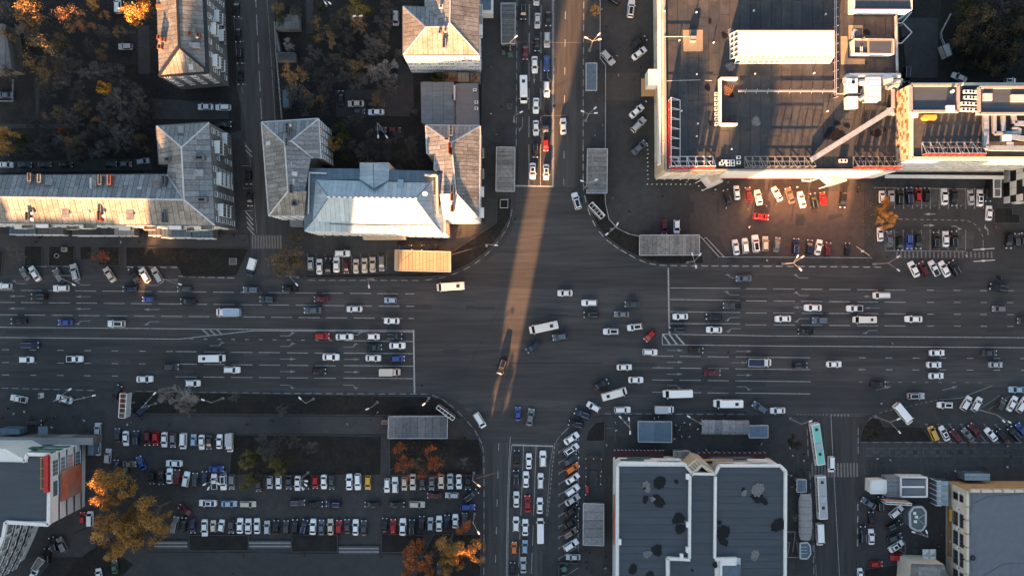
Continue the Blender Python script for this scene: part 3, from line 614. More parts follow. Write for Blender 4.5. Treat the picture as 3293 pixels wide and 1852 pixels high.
# ---- U-shaped block: three wings, three buildings ------------------------
h = 16; rr = 19; b = building('apartment_block', 'west wing apartment block with grey hipped roof at the crosswalk corner', TW('11', 300, 300, h)); g = lambda x, y, z: on('11', x, y, z)
px = [T('11', *q) for q in ((65, -199), (135, 706), (480, 706), (480, 250), (545, 135), (640, 152), (618, -234))]; walls(b, px, h, 'grey')
slope(b, [g(65, -199, h), g(135, 706, h), g(320, 470, rr), g(288, 5, rr)], 1.2, 'metalw', 2)
slope(b, [g(618, -234, h), g(65, -199, h), g(288, 5, rr), g(352, -20, rr)], 1.2, 'metal', 2)
slope(b, [g(640, 152, h), g(618, -234, h), g(352, -20, rr), g(545, 150, h + 1)], 1.2, 'metal', 2)
slope(b, [g(480, 470, h + 2), g(545, 135, h + 1), g(352, -20, rr), g(288, 5, rr), g(320, 470, rr)], 1.2, 'metal', 2, eave=Vector((0, 1, 0)))
slope(b, [g(135, 706, h), g(480, 706, h), g(500, 470, rr), g(320, 470, rr)], 1.2, 'metalw', 2)
caps(b, [(g(65, -199, h), g(288, 5, rr)), (g(288, 5, rr), g(320, 470, rr)), (g(320, 470, rr), g(135, 706, h)), (g(618, -234, h), g(352, -20, rr)), (g(288, 5, rr), g(352, -20, rr)), (g(352, -20, rr), g(560, 150, h + .8))], .36, 'triml', dz=.04)
caps(b, [(g(65, -199, h), g(135, 706, h)), (g(135, 706, h), g(480, 706, h)), (g(65, -199, h), g(618, -234, h)), (g(618, -234, h), g(640, 152, h))], .45, 'triml', 'gutter', 0)
facade(b, g(640, 152, h), g(618, -234, h), [2.6, 5.8, 9, 12.2, 14.6], 5, 1.4, 1.7); facade(b, g(135, 706, h), g(480, 706, h), [5.8, 9, 12.2, 14.6], 4, 1.4, 1.7)
for x, y, l in ((325, -130, 2.6), (322, 0, 2), (365, 450, 2.2)): chimney(b, g(x, y, 18), .7, l, 1.4, 'metald', holes=3)
chimney(b, g(388, 590, 17.4), 1.2, 1.2, .7, 'metald', holes=1); dish(b, g(348, -162, 17.6), .4)
for x, y, w_, l in ((340, 215, 1.0, 1.9), (365, 300, 2.6, 1.1), (355, 380, 1.6, 1.6), (130, 5, 1.2, 1)): skylight(b, g(x, y, 18.4 if x > 200 else 16.8), w_, l, 0, 'triml', .25)
eb = MB(); q = g(400, 770, 4); eb.box((q.x, q.y, 2), (3.6, 2.2, 4)); eb.build('entrance_porch', 'concrete', b)

b = building('civic_building', 'low hipped building with pale blue-white metal roof between two grey wings', TW('11', 1150, 560, h), 'building'); h = 15.5; rr = 19.4
px = [T('11', *q) for q in ((478, 245), (478, 855), (1855, 885), (1825, 272), (1300, 262), (1300, 190), (1016, 190), (1016, 250))]; walls(b, px, h, 'cream')
hp = [(590, 358), (560, 760), (1738, 782), (1700, 388)]; he = [g(*q, h + .9) for q in hp]
# broad flat-seamed eave band around the hipped roof
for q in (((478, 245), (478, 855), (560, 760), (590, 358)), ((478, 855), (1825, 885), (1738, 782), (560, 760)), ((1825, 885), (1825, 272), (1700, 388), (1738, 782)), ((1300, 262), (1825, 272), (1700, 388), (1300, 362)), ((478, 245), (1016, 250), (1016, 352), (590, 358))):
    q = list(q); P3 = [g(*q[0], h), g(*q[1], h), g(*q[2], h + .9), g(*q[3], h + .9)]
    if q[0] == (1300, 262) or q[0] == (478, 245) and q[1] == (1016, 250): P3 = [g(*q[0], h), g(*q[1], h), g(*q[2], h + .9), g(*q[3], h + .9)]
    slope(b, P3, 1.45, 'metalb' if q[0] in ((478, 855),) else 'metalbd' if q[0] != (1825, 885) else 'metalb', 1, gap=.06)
R1, R2 = g(716, 526, rr), g(1560, 540, rr)
slope(b, [he[1], he[2], R2, R1], 1.25, 'metalb', 1, gap=.05); slope(b, [he[2], he[3], R2], 1.25, 'metalb', 1, gap=.05); slope(b, [he[0], he[1], R1], 1.25, 'metalb', 1, gap=.05)
slope(b, [he[3], he[0], R1, R2], 1.25, 'metalb', 1, gap=.05)
PA, PB, PC = g(1016, 190, h + .9), g(1300, 190, h + .9), g(1155, 441, rr - .6)
pr0, pr1 = g(1148, 200, h + 2.2), PC
slope(b, [PA, g(1016, 352, h + .9), pr1, pr0], 1.2, 'metalb', 1, gap=.05); slope(b, [g(1300, 362, h + .9), PB, pr0, pr1], 1.2, 'metalb', 1, gap=.05)
MB().poly([PA, pr0, PB, PB - Vector((0, 0, 3)), PA - Vector((0, 0, 3))]).build('gable', 'cream', b)
caps(b, [(R1, R2), (R1, he[0]), (R1, he[1]), (R2, he[2]), (R2, he[3]), (pr0, pr1)], .22, 'metalbd', dz=.06, h=.1)
sn = MB()
for i in range(17): q = R1 + (R2 - R1) * i / 16; sn.box((q.x, q.y, q.z + .25), (.7, .35, .3))
sn.build('ridge_vent', 'whitem', b)
sg = MB(); pts = [g(722, 785, h + .9), g(1000, 800, h + .8), g(1500, 796, h + .8), g(1740, 800, h + .8)]
for i in range(3): sg.tube(pts[i], pts[i + 1], .07)
for i in range(15): q = g(760 + i * 65, 797, h + .6); sg.tube(q, q + Vector((0, 0, .35)), .05)
sg.build('snow_guard', 'trim', b)
lw = MB()
for x0, y0, x1, y1 in ((525, 290, 695, 295), (528, 300, 520, 690)): lw.beam(g(x0, y0, h + .9), g(x1, y1, h + .9), .35, .5)
lw.build('parapet_wall', 'triml', b)
lw = MB()
for x0, y0, x1, y1 in ((1645, 315, 1768, 318), (1768, 318, 1775, 680)): lw.beam(g(x0, y0, h + 1.3), g(x1, y1, h + 1.3), .5, 1.2)
lw.build('parapet_wall', 'cream', b)
for i in range(11): q = g(1742, 345 + i * 15, h + 1.2); skylight(b, q, .5, .3, 0, 'puddle', .15)
skylight(b, g(1415, 418, 17.2), 1.5, 3.4, 0, 'metalb', .3); skylight(b, g(640, 472, 17.3), .4, .9, 0, 'trim', .4); dish(b, g(1652, 498, 17.6), .7)
facade(b, g(478, 855, h), g(1855, 885, h), [2.8, 6.6, 10.4, 13.6], 16, 1.5, 2.2, 1, 1)
en = MB(); q = g(1250, 890, 4.5); en.box((q.x, q.y - .5, 2.1), (12, 1.6, 4.2)); en.build('entrance_canopy', 'beige', b)

h = 16; rr = 18.8; b = building('apartment_block', 'east wing apartment block with seamed roof beside the north street', TW('11', 1950, 300, h))
px = [T('11', *q) for q in ((1660, -170), (1672, 105), (1748, 95), (1742, 262), (1826, 272), (1830, 738), (2176, 735), (2184, -165))]; walls(b, px, h, 'cream')
slope(b, [g(2176, 735, h), g(2184, -165, h), g(1905, 0, rr), g(1952, 492, rr)], 1.0, 'metalw', 2)
slope(b, [g(2184, -165, h), g(1660, -170, h), g(1905, 0, rr)], 1.1, 'metal', 2)
slope(b, [g(1660, -170, h), g(1672, 105, h), g(1800, 105, h + 1.4), g(1905, 0, rr)], 1.1, 'metal', 2)
slope(b, [g(1748, 95, h), g(1742, 262, h), g(1826, 272, h + .6), g(1800, 500, h + 1), g(1952, 492, rr), g(1905, 0, rr)], 1.1, 'metal', 2, eave=Vector((0, 1, 0)))
slope(b, [g(1830, 738, h), g(2176, 735, h), g(1952, 492, rr), g(1795, 500, rr - .6)], 1.3, 'metalb', 1, gap=.06)
caps(b, [(g(1660, -170, h), g(1905, 0, rr)), (g(2184, -165, h), g(1905, 0, rr)), (g(1905, 0, rr), g(1952, 492, rr)), (g(1952, 492, rr), g(2176, 735, h))], .36, 'triml', dz=.04)
caps(b, [(g(1660, -170, h), g(2184, -165, h)), (g(2184, -165, h), g(2176, 735, h)), (g(2176, 735, h), g(1830, 738, h)), (g(1660, -170, h), g(1672, 105, h)), (g(1748, 95, h), g(1742, 262, h))], .5, 'triml', 'gutter', 0)
facade(b, g(1830, 738, h), g(2176, 735, h), [2.8, 6, 9.2, 12.4, 14.8], 5, 1.4, 1.8)
for x, y, l in ((1905, -110, 2.6), (1895, 60, 2.8), (1910, 95, 1.6), (1915, 455, 1.8), (1917, 535, 1.6), (1920, 640, 1.6)): chimney(b, g(x, y, 18), .8, l, 1.4, 'brick' if y > 500 or y == 60 else 'metald', holes=3)
chimney(b, g(1862, -32, 17.8), 1.6, .6, .8, 'concrete', holes=1)
for y in (100, 300, 480, 680): q = g(2195, y, 11); balcony(b, (q.x - .4, q.y, 11), -math.pi / 2, 2.6, 1.2, 'cream', y > 350)

# ---- top-centre white block ----------------------------------------------
h = 18.5; rr = 22; b = building('apartment_block', 'white apartment block with tan hipped roof at the top centre', TW('01', 1850, 200, h)); g = lambda x, y, z: on('01', x, y, z)
px = [T('01', *q) for q in ((1645, -400), (1648, 75), (1440, 65), (1440, 535), (2168, 532), (2160, -400))]; walls(b, px, h, 'white')
slope(b, [g(1440, 535, h), g(2168, 532, h), g(1890, 228, rr), g(1865, 262, rr - .3), g(1660, 268, rr - .4)], 1.3, 'metalw', 2)
slope(b, [g(1440, 65, h), g(1440, 535, h), g(1660, 268, rr - .4)], 1.2, 'metalw', 2)
slope(b, [g(1648, 75, h), g(1440, 65, h), g(1660, 268, rr - .4), g(1865, 262, rr - .3)], 1.2, 'metal', 2, eave=Vector((1, 0, 0)))
slope(b, [g(1645, -400, h), g(1648, 75, h), g(1865, 262, rr - .3), g(1890, 228, rr), g(1905, -400, rr)], 1.2, 'metal', 2)
slope(b, [g(2168, 532, h), g(2160, -400, h), g(1905, -400, rr), g(1890, 228, rr)], 1.2, 'metalw', 2)
caps(b, [(g(1440, 535, h), g(1660, 268, rr - .4)), (g(1660, 268, rr - .4), g(1440, 65, h)), (g(1660, 268, rr - .4), g(1865, 262, rr - .3)), (g(1865, 262, rr - .3), g(1890, 228, rr)), (g(1890, 228, rr), g(2168, 532, h)), (g(1890, 228, rr), g(1905, -400, rr))], .34, 'triml', dz=.04)
caps(b, [(g(1440, 535, h), g(2168, 532, h)), (g(2168, 532, h), g(2160, -400, h)), (g(1440, 65, h), g(1440, 535, h)), (g(1648, 75, h), g(1440, 65, h))], .5, 'trim', 'gutter', 0)
facade(b, g(1440, 535, h), g(2168, 532, h), [3, 6.4, 9.6, 12.8, 16], 12, 1.25, 1.4, 1, skip=.12)
facade(b, g(2168, 532, h), g(2160, 0, h), [3, 6.4, 9.6, 12.8, 16], 8, 1.3, 1.5)
chimney(b, g(1838, 440, 19.8), .9, 2.4, 1.5, 'concrete', holes=4); chimney(b, g(1797, 330, 20.9), .7, .8, 1.4, 'concrete', holes=1); chimney(b, g(1850, 300, 21.2), .5, 1, 1, 'concrete', holes=1); chimney(b, g(1808, 76, 20.6), .8, .8, 1, 'triml', holes=1)
for y in (300, 190, 90): q = g(2180, y, 14); balcony(b, (q.x - .3, q.y, 13), -math.pi / 2, 3, 1.1, 'white', y == 300)
pa = MB(); q = on('01', 2250, 40, 5); pa.box((q.x, q.y, 2.4), (3.6, 5, 4.8)); pa.build('entrance_bay', 'white', b); pa = MB(); pa.box((q.x - .2, q.y + .3, 4.9), (2.8, 4, .3)); pa.build('bay_roof', 'metalbd', b)
MB().prism(ccw(TP('01', '1935,640 2205,610 2190,690 2150,690', 2.2)), 2, 2.3, bottom=True).build('entrance_awning', 'ochre', b)

# ---- low sheds ----------------------------------------------------------
def shed(name, label, rc, s, h, m, sw, rows, wm='grey', cat='shed', gap=.08, eave=None, trim='trim', grp=None, rise=0):
    p4 = TP(rc, s, h); b = thing(name, cat, label, (p4[0].x, p4[0].y, 0), group=grp); MB().prism(ccw(p4), 0, h - .1).build('wall', wm, b)
    if rise: p4 = [Vector((p.x, p.y, p.z + (rise if i in (0, len(p4) - 1) else 0))) for i, p in enumerate(p4)]
    slope(b, p4, sw, m, rows, gap, eave=eave or Vector((1, 0, 0))); n = len(p4)
    caps(b, [(p4[i], p4[(i + 1) % n]) for i in range(n)], .22, trim, 'roof_edge', 0); return b
b = shed('garage_shed', 'low blue-grey sheet-roofed garage behind the white block', '01', '1612,800 1617,1190 1660,1206 1938,1206 1930,800', 5.5, 'metalbd', 3.4, 9, gap=.1); MB().tube(on('01', 1938, 830, 6), on('01', 1938, 975, 6), .3, n=8).build('vent_pipe', 'alu', b); skylight(b, on('01', 1920, 945, 5.6), .4, 1.4, 0, 'puddle', .3)
b = shed('garage_shed', 'pale grey flat-roofed garage by the north street pavement', '01', '1948,815 1948,1206 2176,1212 2165,810', 5.2, 'bitumeng', 12, 6, gap=.05)
for x, y in ((2150, 1060), (2150, 1000), (2135, 880)): aircon(b, on('01', x, y, 5.3))
shed('rusty_shed', 'rusty red low shed roof between white block and blue garage', '01', '1820,702 1820,790 1962,790 1962,702', 3, 'rust', 1.5, 1); shed('rusty_shed', 'pale stained shed roof with rusty edges behind the white block', '01', '1968,705 1968,800 2080,800 2080,705', 3.2, 'tan', 1.2, 1); shed('rusty_shed', 'rust-streaked red shed roof beside the pavement behind the white block', '01', '2092,708 2092,800 2188,800 2188,708', 3, 'rust', 1, 1)
shed('yard_shed', 'mossy grey shed roof in the yard beside the side street', '01', '215,150 205,285 430,280 420,145', 3, 'metald', 2.2, 2); shed('yard_shed', 'dark flat shed roof below the shrub yard by the side street', '01', '215,515 215,590 395,590 385,515', 2.6, 'bitumen', 2.5, 1)
shed('yard_shed', 'blue-grey narrow shed under the bare golden tree', '01', '270,880 275,1045 330,1040 325,878', 2.8, 'metalbd', 1.8, 5); shed('yard_shed', 'narrow pale-roofed lean-to along the side street fence', '01', '205,300 245,505 225,505 200,300', 2.4, 'metalbd', 1, 1)
shed('old_house', 'dark old house roof at the top left edge', '00', '-300,200 -300,700 110,665 50,240', 7, 'metald', 1.6, 3, 'grey', 'house', rise=0)
shed('transformer_box', 'small white-roofed hut beside the dark grove at the right', '03', '1740,445 1785,560 1840,535 1805,420', 2.6, 'triml', 3, 1, 'white', 'hut')
# ---- shopping mall -------------------------------------------------------
h = 17; b = building('shopping_mall', 'large dark flat-roofed shopping mall with white skylight at the upper right', TW('02', 2400, 300, h)); mall = b
g = lambda x, y, z: on('02', x, y, z); q3 = lambda x, y, z: on('03', x, y, z)
mp = [T('02', 1492, -500), T('02', 1512, 1655), T('13', 1302, 262), T('03', 1300, 700), T('03', 1285, 160), T('03', 1285, -500)]
wm = ccw([W(p, h) for p in mp]); MB().prism(wm, 0, h - .05, 0, 1).build('wall', ['cream', 'deck'], b)
# roof in laid sheets
x0, x1 = g(1512, 0, h).x + .4, q3(1298, 0, h).x - .2; y0, y1 = on('12', 1512, 262, h).y + .5, q3(0, -300, h).y
nx = 22; st = (x1 - x0) / nx
for i in range(nx):
    ys = [y0] + sorted(rnd.uniform(y0 + 5, y1 - 5) for _ in range(4)) + [y1]
    for j in range(5):
        if ys[j + 1] - ys[j] < .4: continue
        xa = max(x0 + i * st, g(1495 + 17 * 0, 0, h).x + .3)
        MB().box(((xa + x0 + (i + 1) * st) / 2, (ys[j] + ys[j + 1]) / 2, h + .02 + .004 * ((i + j) % 3)), (st - .12, ys[j + 1] - ys[j] - .1, .05)).build('roof_sheet', 'bitumen', b)
pw = MB(); n = len(wm)
for i in range(n): pw.beam(wm[i] + Vector((0, 0, .35)), wm[(i + 1) % n] + Vector((0, 0, .35)), .45, .8)
pw.build('parapet', 'concrete', b)
def boxbld(par, name, pts, z0, z1, wm_, rm, rim=.3, rh=.35, sides=None):
    P = ccw(list(pts)); MB().prism(P, z0, z1).build(name, wm_, par); c = sum(P, Vector()) / len(P)
    MB().poly([(c.x + (p.x - c.x) * .97, c.y + (p.y - c.y) * .97, z1 + .01) for p in P]).build('roof_top', rm, par)
    r = MB()
    for i in range(len(P)): r.beam((P[i].x, P[i].y, z1 + rh / 2), (P[(i + 1) % len(P)].x, P[(i + 1) % len(P)].y, z1 + rh / 2), rim, rh)
    r.build('roof_rim', wm_, par)
# long white skylight with glazed ribs
sk = [g(2213, 298, 20.5), g(2213, 545, 20.5), q3(695, 540, 20.5), q3(695, 298, 20.5)]
MB().prism(ccw(sk), 17, 20.3).build('skylight_wall', 'white', b); slope(b, sk, 2.2, 'whitem', 1, gap=.05, eave=Vector((1, 0, 0)), name='skylight_panel', mdeck='white')
rb = MB(); a0, a1, a2 = sk[0], sk[1], sk[2]
for k in range(6): q = a0 + (a1 - a0) * k / 5; rb.beam((q.x - 1.2, q.y, 17.1), (q.x, q.y, 20.4), .18, .25)
rb.beam((a0.x - 1.2, a0.y, 17.2), (a1.x - 1.2, a1.y, 17.2), .2, .3); rb.beam((a0.x - .6, a0.y, 18.8), (a1.x - .6, a1.y, 18.8), .2, .25)
for k in range(18): q = a1 + (a2 - a1) * k / 17; rb.beam((q.x, q.y - 1.1, 17.1), (q.x, q.y, 20.4), .18, .25)
rb.beam((a1.x, a1.y - 1.1, 17.2), (a2.x, a2.y - 1.1, 17.2), .2, .3); rb.beam((a1.x, a1.y - .55, 18.8), (a2.x, a2.y - .55, 18.8), .2, .2); rb.build('skylight_rib', 'frame', b)
gl = MB(); gl.poly([(a0.x - 1.15, a0.y, 17.1), (a0.x - .02, a0.y, 20.3), (a1.x - .02, a1.y, 20.3), (a1.x - 1.15, a1.y, 17.1)][::-1]); gl.poly([(a1.x, a1.y - 1.05, 17.1), (a1.x, a1.y - .02, 20.3), (a2.x, a2.y - .02, 20.3), (a2.x, a2.y - 1.05, 17.1)][::-1]); gl.build('skylight_glass', 'glassb', b)
caps(b, [(sk[0], sk[3])], .15, 'red', 'red_edging', .08)
# walled well on the roof
pt = [g(2045, 760, 19.2), g(2045, 1205, 19.2), g(2212, 1205, 19.2), g(2212, 760, 19.2)]; wl = MB()
for i in (0, 1, 3): wl.beam(pt[i] - Vector((0, 0, 1.1)), pt[(i + 1) % 4] - Vector((0, 0, 1.1)), .5, 2.3)
wl.build('well_wall', 'white', b)
for k in range(7): aircon(b, g(1996, 920 + k * 48, 17.2), math.pi / 2, .9)
lt = MB()
for k in range(5): lt.beam(g(2055 + k * 22, 905, 18), g(2095 + k * 20, 830, 18.2), .1, .1); lt.beam(g(2060 + k * 4, 830 + k * 20, 18.1), g(2165 - k * 8, 880 + k * 12, 18.1), .1, .1)
lt.build('timber_stack', 'wood', b)
# pad with vent
MB().prism(ccw([g(1677, 295, h), g(1685, 503, h), g(1872, 500, h), g(1872, 293, h)]), h, h + .09).build('tan_pad', 'tan', b)
boxbld(b, 'vent_housing', [g(1752, 355, h + 1.6), g(1752, 400, h + 1.6), g(1808, 400, h + 1.6), g(1808, 355, h + 1.6)], h, h + 1.6, 'concrete', 'concrete', .1, .1)
vg = MB().box((*g(1775, 325, h + .5)[:2], h + .5), (1.9, 1.6, .9)).build('vent_grille', 'trim', b)
pp = MB(); pp.tube(g(1497, 358, h + .9), g(1750, 358, h + .9), .1, n=6); pp.tube(g(1505, 788, h + .5), g(1850, 778, h + .5), .07); pp.tube(g(1890, 782, h + .5), g(1960, 786, h + .5), .06); pp.build('roof_pipe', 'alu', b)
# pipe runs on stands
pr = MB()
for dx in (-8, 8): pr.tube(q3(705 + dx, -200, h + .8), q3(708 + dx, 930, h + .8), .12)
for dy in (-5, 6): pr.tube(g(2215, 885 + dy, h + .8), q3(715, 885 + dy, h + .8), .11)
pr.tube(q3(715, 912, h + .8), q3(950, 912, h + .8), .13); pr.tube(q3(950, 912, h + .8), q3(955, 875, h + .8), .13); pr.tube(q3(955, 875, h + .8), q3(1015, 875, h + .8), .13)
for k in range(11): q = q3(706, 90 + k * 86, h); pr.beam(q + Vector((-.7, -.2, .1)), q + Vector((.6, .2, .6)), .08, .6)
for k in range(9): q = g(2285 + k * 107, 890, h); pr.beam(q + Vector((-.15, -.6, .1)), q + Vector((.15, .6, .6)), .08, .6)
pr.build('pipe_run', 'alu', b)
# penthouses
boxbld(b, 'plant_room', [q3(885, -400, 21), q3(885, 95, 21), q3(1442, 98, 21), q3(1438, -400, 21)], h, 21, 'white', 'bitumenb')
caps(b, [(q3(885, 95, 21.3), q3(1442, 98, 21.3))], .12, 'red', 'red_edging', .12)
for x in (840,): window(b, q3(862, 40, 19), math.pi / 2, 2.4, 2.2, 2, 1)
boxbld(b, 'plant_room', [q3(880, 385, 19.6), q3(880, 525, 19.6), q3(1265, 530, 19.6), q3(1265, 390, 19.6)], h, 19.6, 'white', 'bitumenb')
MB().prism(ccw([q3(1020, 388, 20.1), q3(1020, 520, 20.1), q3(1262, 525, 20.1), q3(1262, 392, 20.1)]), 19.7, 20.0).build('roof_tray', 'tan', b); MB().poly([p + Vector((0, 0, .02)) for p in ccw([q3(1034, 405, 20.0), q3(1034, 516, 20.0), q3(1245, 520, 20.0), q3(1250, 405, 20.0)])]).build('tray_floor', 'bitumenb', b)
for s_ in ('755,355 758,628 990,628 990,575 825,570 820,355', '832,248 832,385 870,385 870,350 970,345 970,250'): MB().prism(ccw(TP('03', s_, h)), h, h + .1).build('tan_pad', 'tan', b)
boxbld(b, 'vent_housing', [q3(905, 278, 19), q3(905, 345, 19), q3(962, 345, 19), q3(962, 278, 19)], h, 19, 'trim', 'trim', .1, .1)
dd = MB(); dd.tube(q3(875, 375, 18.6), q3(875, 310, 18.6), .5, n=8); dd.tube(q3(875, 312, 18.6), q3(910, 300, 18.6), .5, n=8); dd.build('vent_duct', 'alu', b)
ll = MB()
for dx in (-10, 10): ll.beam(q3(957 + dx, 450, 19.8), q3(957 + dx, 517, 19.8), .1, .1)
for k in range(4): ll.beam(q3(947, 465 + k * 16, 19.8), q3(967, 465 + k * 16, 19.8), .1, .08)
ll.build('roof_ladder', 'frame', b); ob = MB()
for k in range(3): ob.beam(q3(955 + k * 14, 395 - k * 4, 20), q3(990, 362 + k * 10, 20), .25, .12)
ob.build('timber_stack', 'tan', b)
# air handling plant
def rbox(name, x0, y0, x1, y1, z0, z1, m, rc='03', par=None):
    P4 = ccw([TW(rc, x0, y0, z1), TW(rc, x0, y1, z1), TW(rc, x1, y1, z1), TW(rc, x1, y0, z1)]); mb = MB().prism(P4, z0, z1); c = sum(P4, Vector()) / 4
    return mb.build(name, m, par or b)
rbox('air_handler', 1012, 752, 1148, 975, h + .3, h + 3.4, 'whitem'); rbox('air_handler', 818, 765, 920, 900, h + .3, h + 2.6, 'whitem'); rbox('air_handler', 820, 937, 925, 1050, h + .3, h + 2.6, 'whitem')
sm = MB()
for k in range(4): q = (752 + (k + .5) * 56); sm.beam(q3(1012, q, h + 3.42), q3(1148, q, h + 3.42), .06, .06)
sm.build('panel_seam', 'alu', b); mb = MB(); q = q3(878, 800, h + 2.7); mb.tube(q, q + Vector((0, 0, .1)), .5, n=10); mb.build('fan_grille', 'puddle', b)
du = MB()
for s_, r in (('800,760,18.4 800,800,18.4 825,830,18.4', .75), ('795,765,18.4 830,740,18.4 1060,738,18.4 1330,740,18.4', .75), ('920,805,18.4 1010,800,18.4', .9), ('930,970,18.3 980,940,18.3 1020,930,18.3', .7), ('1150,790,18.6 1240,770,18.6', 1.5), ('1240,800,18.2 1350,790,18.2', .8), ('1265,870,18.2 1265,1050,18.2', .55), ('1240,1060,17.9 1280,1120,17.9', .5), ('1200,850,18 1340,815,18', .8)):
    q = Z('03', s_)
    for i in range(len(q) - 1): du.tube(q[i], q[i + 1], r, n=8)
du.build('air_duct', 'alu', b)
rbox('cable_tray', 1208, 1048, 1280, 1120, h + .1, h + .8, 'duct')
a_, b2 = q3(1260, 1060, h + 4), on('13', 470, 165, h + .9); MB().beam(a_, b2, 1.35, .8).build('covered_conveyor', 'duct', b)
sp = MB()
for k in range(6): q = a_ + (b2 - a_) * (k + .5) / 6; sp.beam((q.x - .9, q.y, h), q, .12, .12); sp.beam((q.x + .9, q.y, h), q, .12, .12)
sp.build('conveyor_stand', 'alu', b)
BZ = [0]
def blotch(par, c, r, z, m, seed, name='wet_patch', sx=1.0):
    rr_ = random.Random(seed); n = 40; ph = [rr_.uniform(0, 6.28) for _ in range(6)]; am = [rr_.uniform(.1, .3), rr_.uniform(.08, .22), rr_.uniform(.04, .14), .06, .05, .04]
    k = [1 + sum(am[j] * math.sin((j + 1.0) * 6.2832 * i / n * (1 if j < 3 else 2) + ph[j]) for j in range(6)) + rr_.uniform(-.05, .05) for i in range(n)]; BZ[0] += .0011; z += BZ[0]; pts = [(c.x + math.cos(6.2832 * i / n) * r * k[i] * sx, c.y + math.sin(6.2832 * i / n) * r * k[i], z) for i in range(n)]
    mb = MB(); mb.add([(c.x, c.y, z)] + pts, [(0, 1 + i, 1 + (i + 1) % n) for i in range(n)]); return mb.build(name, m, par)
for rc, x, y, r, sx in (('03', 700, 1310, 1.9, 1.3), ('03', 645, 1320, 1, 1.2), ('03', 720, 1195, .8, 1), ('03', 820, 1225, .8, 1), ('03', 1095, 1285, 1.2, 1.1), ('03', 1180, 1262, .6, .7), ('03', 745, 1340, 1, 1), ('03', 1005, 310, .9, 1), ('03', 1005, 615, .5, .6), ('02', 1940, 215, .7, .7), ('02', 1912, 845, 1.1, .6), ('02', 2088, 345, .9, .9), ('02', 1940, 1200, .6, .8), ('03', 640, 600, .6, 1), ('03', 1090, 1195, .7, 1.2), ('02', 2150, 925, .6, 1.5)):
    blotch(b, TW(rc, x, y, h), r, h + .06, 'puddle', x + y, sx=sx)
for rc, x, y in (('02', 1805, 130), ('02', 1640, 400), ('02', 1972, 422), ('02', 1808, 730), ('02', 1818, 1207), ('02', 1806, 1330), ('02', 2372, 725), ('03', 600, 150), ('02', 1660, 1085), ('02', 1495, 120), ('03', 490, 718), ('12', 2145, 65), ('02', 2360, 115), ('03', 620, 1085)):
    q = TW(rc, x, y, h); v = MB(); v.tube(q, q + Vector((0, 0, .9)), .12); v.tube(q + Vector((0, 0, .9)), q + Vector((0, 0, 1.05)), .25, .12, n=8); v.build('vent_stack', 'frame', b)
for x, y, m in ((2150, 320, 0), (2130, 650, 0), (2395, 1180, 0)): blotch(b, g(x, y, h), 1.2, h + .058, 'chalk', x, 'dried_stain')
# south front: glazed bays, light fascia, sign frames
SW_, SE_ = on('12', 1512, 262, h), on('13', 1302, 262, h)
def sp_(x, y, z): return on('12', x, y, z)
fa = MB(); ys = SW_.y - .25
for x0_, x1_, m in ((1512, 1990, 0),): pass
fr = MB(); fr.beam((SW_.x, ys, 16.6), (SW_.x + 16, ys, 16.6), .35, .9); fr.build('red_fascia', 'red', b)
for k in range(5): q = SW_.x + .4 + 2.3 * k; MB().box((q + 1.1, ys + .02, 8), (2.0, .25, 14)).build('glazed_bay', 'beige' if k % 2 else 'cream', b)
mu = MB()
for k in range(7): mu.box((SW_.x + .3 + 2.3 * k, ys - .2, 8), (.16, .2, 15))
for z in (3.5, 6.5, 9.5, 12.5): mu.box((SW_.x + 7, ys - .18, z), (13.4, .14, .14))
mu.build('bay_mullion', 'frame', b)
L0, L1 = sp_(2110, 285, h), SE_; pnl = (L1.x - L0.x) / 14
for k in range(14): MB().box((L0.x + (k + .5) * pnl, SW_.y - .2, 9.6), (pnl - .08, .35, 13.6)).build('wall_panel', 'white' if k not in (5, 6, 11) else 'cream', b)
MB().box(((L0.x + L1.x) / 2, SW_.y - .3, 2.6), (L1.x - L0.x - .5, .3, 1.0)).build('red_band', 'red', b)
ov = MB(); q = Vector((sp_(2480, 300, 10).x + 3, SW_.y - .45, 10.5)); n = 20; ov.add([(q.x + math.cos(6.283 * i / n) * 5.2, q.y + dy, q.z + math.sin(6.283 * i / n) * 2.4) for dy in (-.25, .05) for i in range(n)], [tuple(range(n)), tuple(range(n, 2 * n))] + [(i, (i + 1) % n, n + (i + 1) % n, n + i) for i in range(n)]); ov.build('oval_sign', 'cream', b)
for i, (rc, s_, hh) in enumerate((('12', '1850,355 1975,290 2065,375 1925,440', 8.0), ('13', '545,335 720,275 812,365 640,418', 8.0))):
    P4 = ccw(TP(rc, s_, hh)); c = sum(P4, Vector()) / 4; d = MB().prism(P4, hh - .5, hh, bottom=True); d.build('entrance_canopy', 'white', b)
    sl_ = MB()
    for i2 in range(4): sl_.beam(P4[i2] + Vector((0, 0, .15)), P4[(i2 + 1) % 4] + Vector((0, 0, .15)), .3, .3)
    sl_.build('canopy_rim', 'cream', b); MB().prism([c + (p - c) * .5 + Vector((.5, .5, 0)) for p in P4], hh, hh + .2).build('canopy_hatch', 'beige', b)
    po = MB()
    for p in P4: q = c + (p - c) * .9; po.tube((q.x, q.y, 0), (q.x, q.y, hh - .4), .12)
    po.build('canopy_post', 'frame', b)
